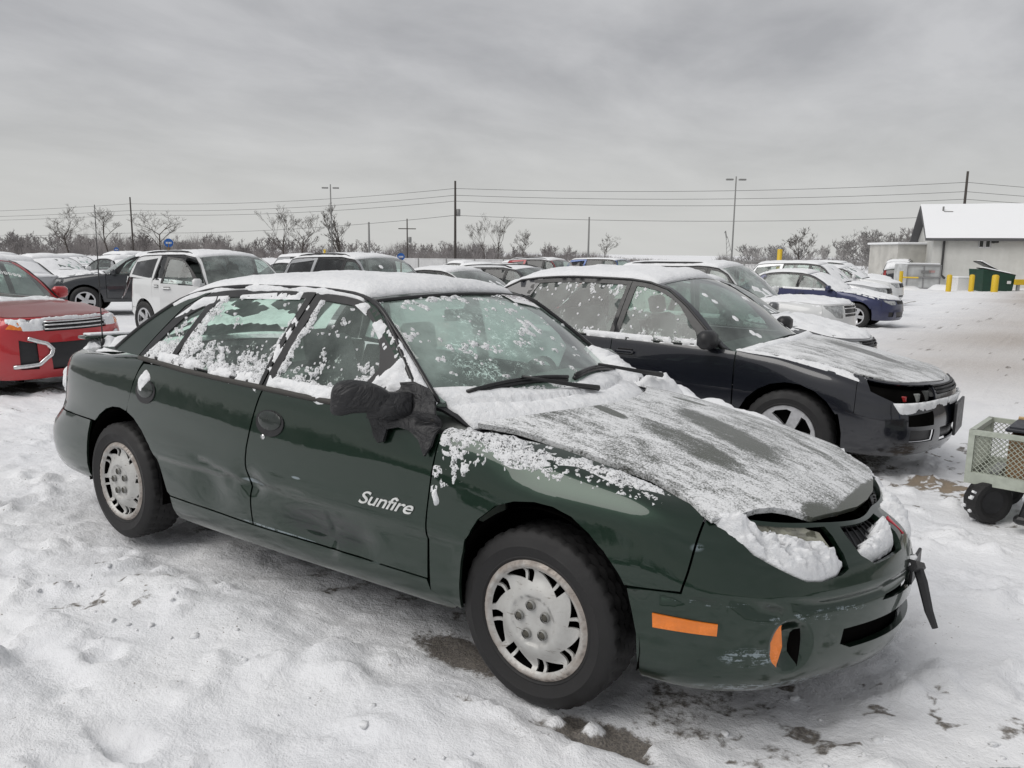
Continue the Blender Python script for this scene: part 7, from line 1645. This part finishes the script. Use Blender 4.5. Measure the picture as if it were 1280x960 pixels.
    b = MB(); b.box((.62, .50, .335), (.9, .05, .03), rz=.10); o = b.build('wood_strip', simple('pine_strip', (.52, .36, .18), .7)); o.location = (x, y, z+z0); o.rotation_euler = (0, 0, R(-6)); tag(o, 'light wooden strip lying across the cart', 'plank')
    t3 = thing('hand_tool', 'blue and black upright tool sticking out of the cart', 'tool', (x, y, z+z0), R(-6)); b = MB(); b.box((.62, .30, .47), (.07, .05, .2), bev=.012); b.build('blue_body', SIGNB, t3); b = MB(); b.lathe([(0, .06), (.045, .04), (.05, 0), (.04, -.04), (0, -.05)], 12, 'Z', (.575, .30, .60)); b.lathe([(0, .03), (.05, .02), (.05, -.02), (0, -.03)], 12, 'Z', (.60, .30, .72)); b.tube([(.60, .30, .5), (.60, .30, .74)], .014, 6); b.build('knob', TRIM, t3, True)
cart()
for o_ in [q for q in bpy.data.objects if q.parent is None and q.name in ('yard_cart', 'cardboard_box', 'red_bag', 'tool_tray', 'wood_strip', 'hand_tool')]:
    z_ = float(gz(1.2, 2.6)); o_.scale = (.95, .95, .95); o_.location.z = z_+(o_.location.z-z_)*.95
# ------------------------------------------------------------------ far parked vehicles
SNOWC = spec(SEDAN, H=1.42)
far = [((-27, 10.5), 'white_sedan', 'snow covered white sedan far left with dark side windows', P_WHITE, SNOWC, 0, 'car'), ((-23.5, 6.2), 'silver_sedan', 'silver sedan buried in snow behind the red hatchback roof', P_SILVER, SNOWC, R(180), 'car'),
       ((-33, 17), 'white_van', 'white van deep in snow left of the aerial', P_WHITE, spec(SUVD, H=1.6, rails=False), 0, 'van'), ((-40, 17.5), 'grey_sedan', 'grey snowed-in sedan at the far left edge', P_GREY, SNOWC, 0, 'car'),
       ((-45, 23), 'dark_sedan', 'dark sedan under snow on the far left horizon', P_CHAR, SNOWC, 0, 'car'), ((-52, 30), 'silver_wagon', 'silver wagon under snow on the far left horizon', P_SILVER, spec(SUVD, rails=False), 0, 'car'),
       ((-13, 19.2), 'white_hatchback', 'white hatchback just right of the low blue sign', P_WHITE, SNOWC, 0, 'car'), ((-22, 28), 'silver_sedan', 'small snowed-in sedan before the white fence', P_SILVER, SNOWC, 0, 'car')]
for (loc, nm, lb, mt, sp_, hd, ct_) in far: build_car(lb, nm, sp_, loc, hd, mt, 2, 'snowed-in cars far back in the yard', ct_, snow=(.10, 1., .6))
def copy_tree(o, parent=None):
    c = o.copy(); COL.objects.link(c); c.parent = parent
    for ch in o.children: copy_tree(ch, c)
    return c
names = {o.name: o for o in bpy.data.objects if o.parent is None}
def again(src, loc, label, group=None):
    c_ = copy_tree(names[src]); c_.location = (loc[0], loc[1], float(gz(loc[0], loc[1]))); c_['label'] = label
    if group: c_['group'] = group
    return c_
for src, loc, lb in (('white_sedan.001', (-36, 11.5), 'snow covered white sedan beyond the first one at far left'), ('silver_sedan', (-31, 13.5), 'silver snowed-in sedan between two white ones at far left'), ('grey_sedan.001', (-47, 17.), 'grey sedan deep in the far left rows near the frame edge'), ('white_van', (-43, 24.5), 'white van in the last row at far left before the wood'),
        ('dark_sedan', (-38, 21.), 'dark sedan under snow right of the white van'), ('white_sedan.001', (-30, 20.5), 'white sedan under snow behind the charcoal crossover'), ('silver_wagon', (-24, 20.), 'silver wagon under snow behind the white crossover'), ('grey_sedan.001', (-20.5, 16.5), 'grey snowed-in sedan behind the silver crossover'),
        ('white_hatchback.001', (-17.5, 23.5), 'white hatchback in the row before the fence, left of the maroon SUV'), ('silver_sedan', (-26, 33.), 'silver sedan close under the white fence')):
    again(src, loc, lb, 'snowed-in cars far back in the yard')
for src, loc, lb in (('silver_minivan', (-6.0, 34.), 'silver van second from the far end of the front row'), ('white_hatchback', (-6.8, 38.), 'white hatchback last in the front row near the annex')): again(src, loc, lb, 'cars in the front row')
x, y = at(1102, 50); build_car('black SUV seen from behind with red tail lights by the annex', 'black_suv', spec(SUVD, H=1.75), (x+.3, y+3.4), R(95), P_BLACK, 2, None, 'suv', snow=(.05, .8, .3))
x, y = at(1098, 62); build_car('grey SUV behind the black one with snow on its roof', 'grey_suv', spec(SUVD, H=1.95), (x, y+2), R(95), P_GREY, 2, None, 'suv', snow=(.06, .8, .3))

# unseen dark row added behind the photographer, to darken the band mirrored in paint
o = build_car('unseen dark SUV added behind the photographer, first along its row from the far end', 'unseen_suv', spec(SUVD, H=1.72), (-7.5, -13.5), R(90), P_CHAR, 2, 'unseen cars added behind the camera', 'suv', snow=(.04, .4, .4))
for k in range(5):
    q = copy_tree(o); q.location = (-4.4+3.1*k, -13.5+.25*(k % 2), o.location.z); q['label'] = 'unseen dark SUV added behind the photographer, %s along its row from the far end' % ('second', 'third', 'fourth', 'fifth', 'sixth')[k]
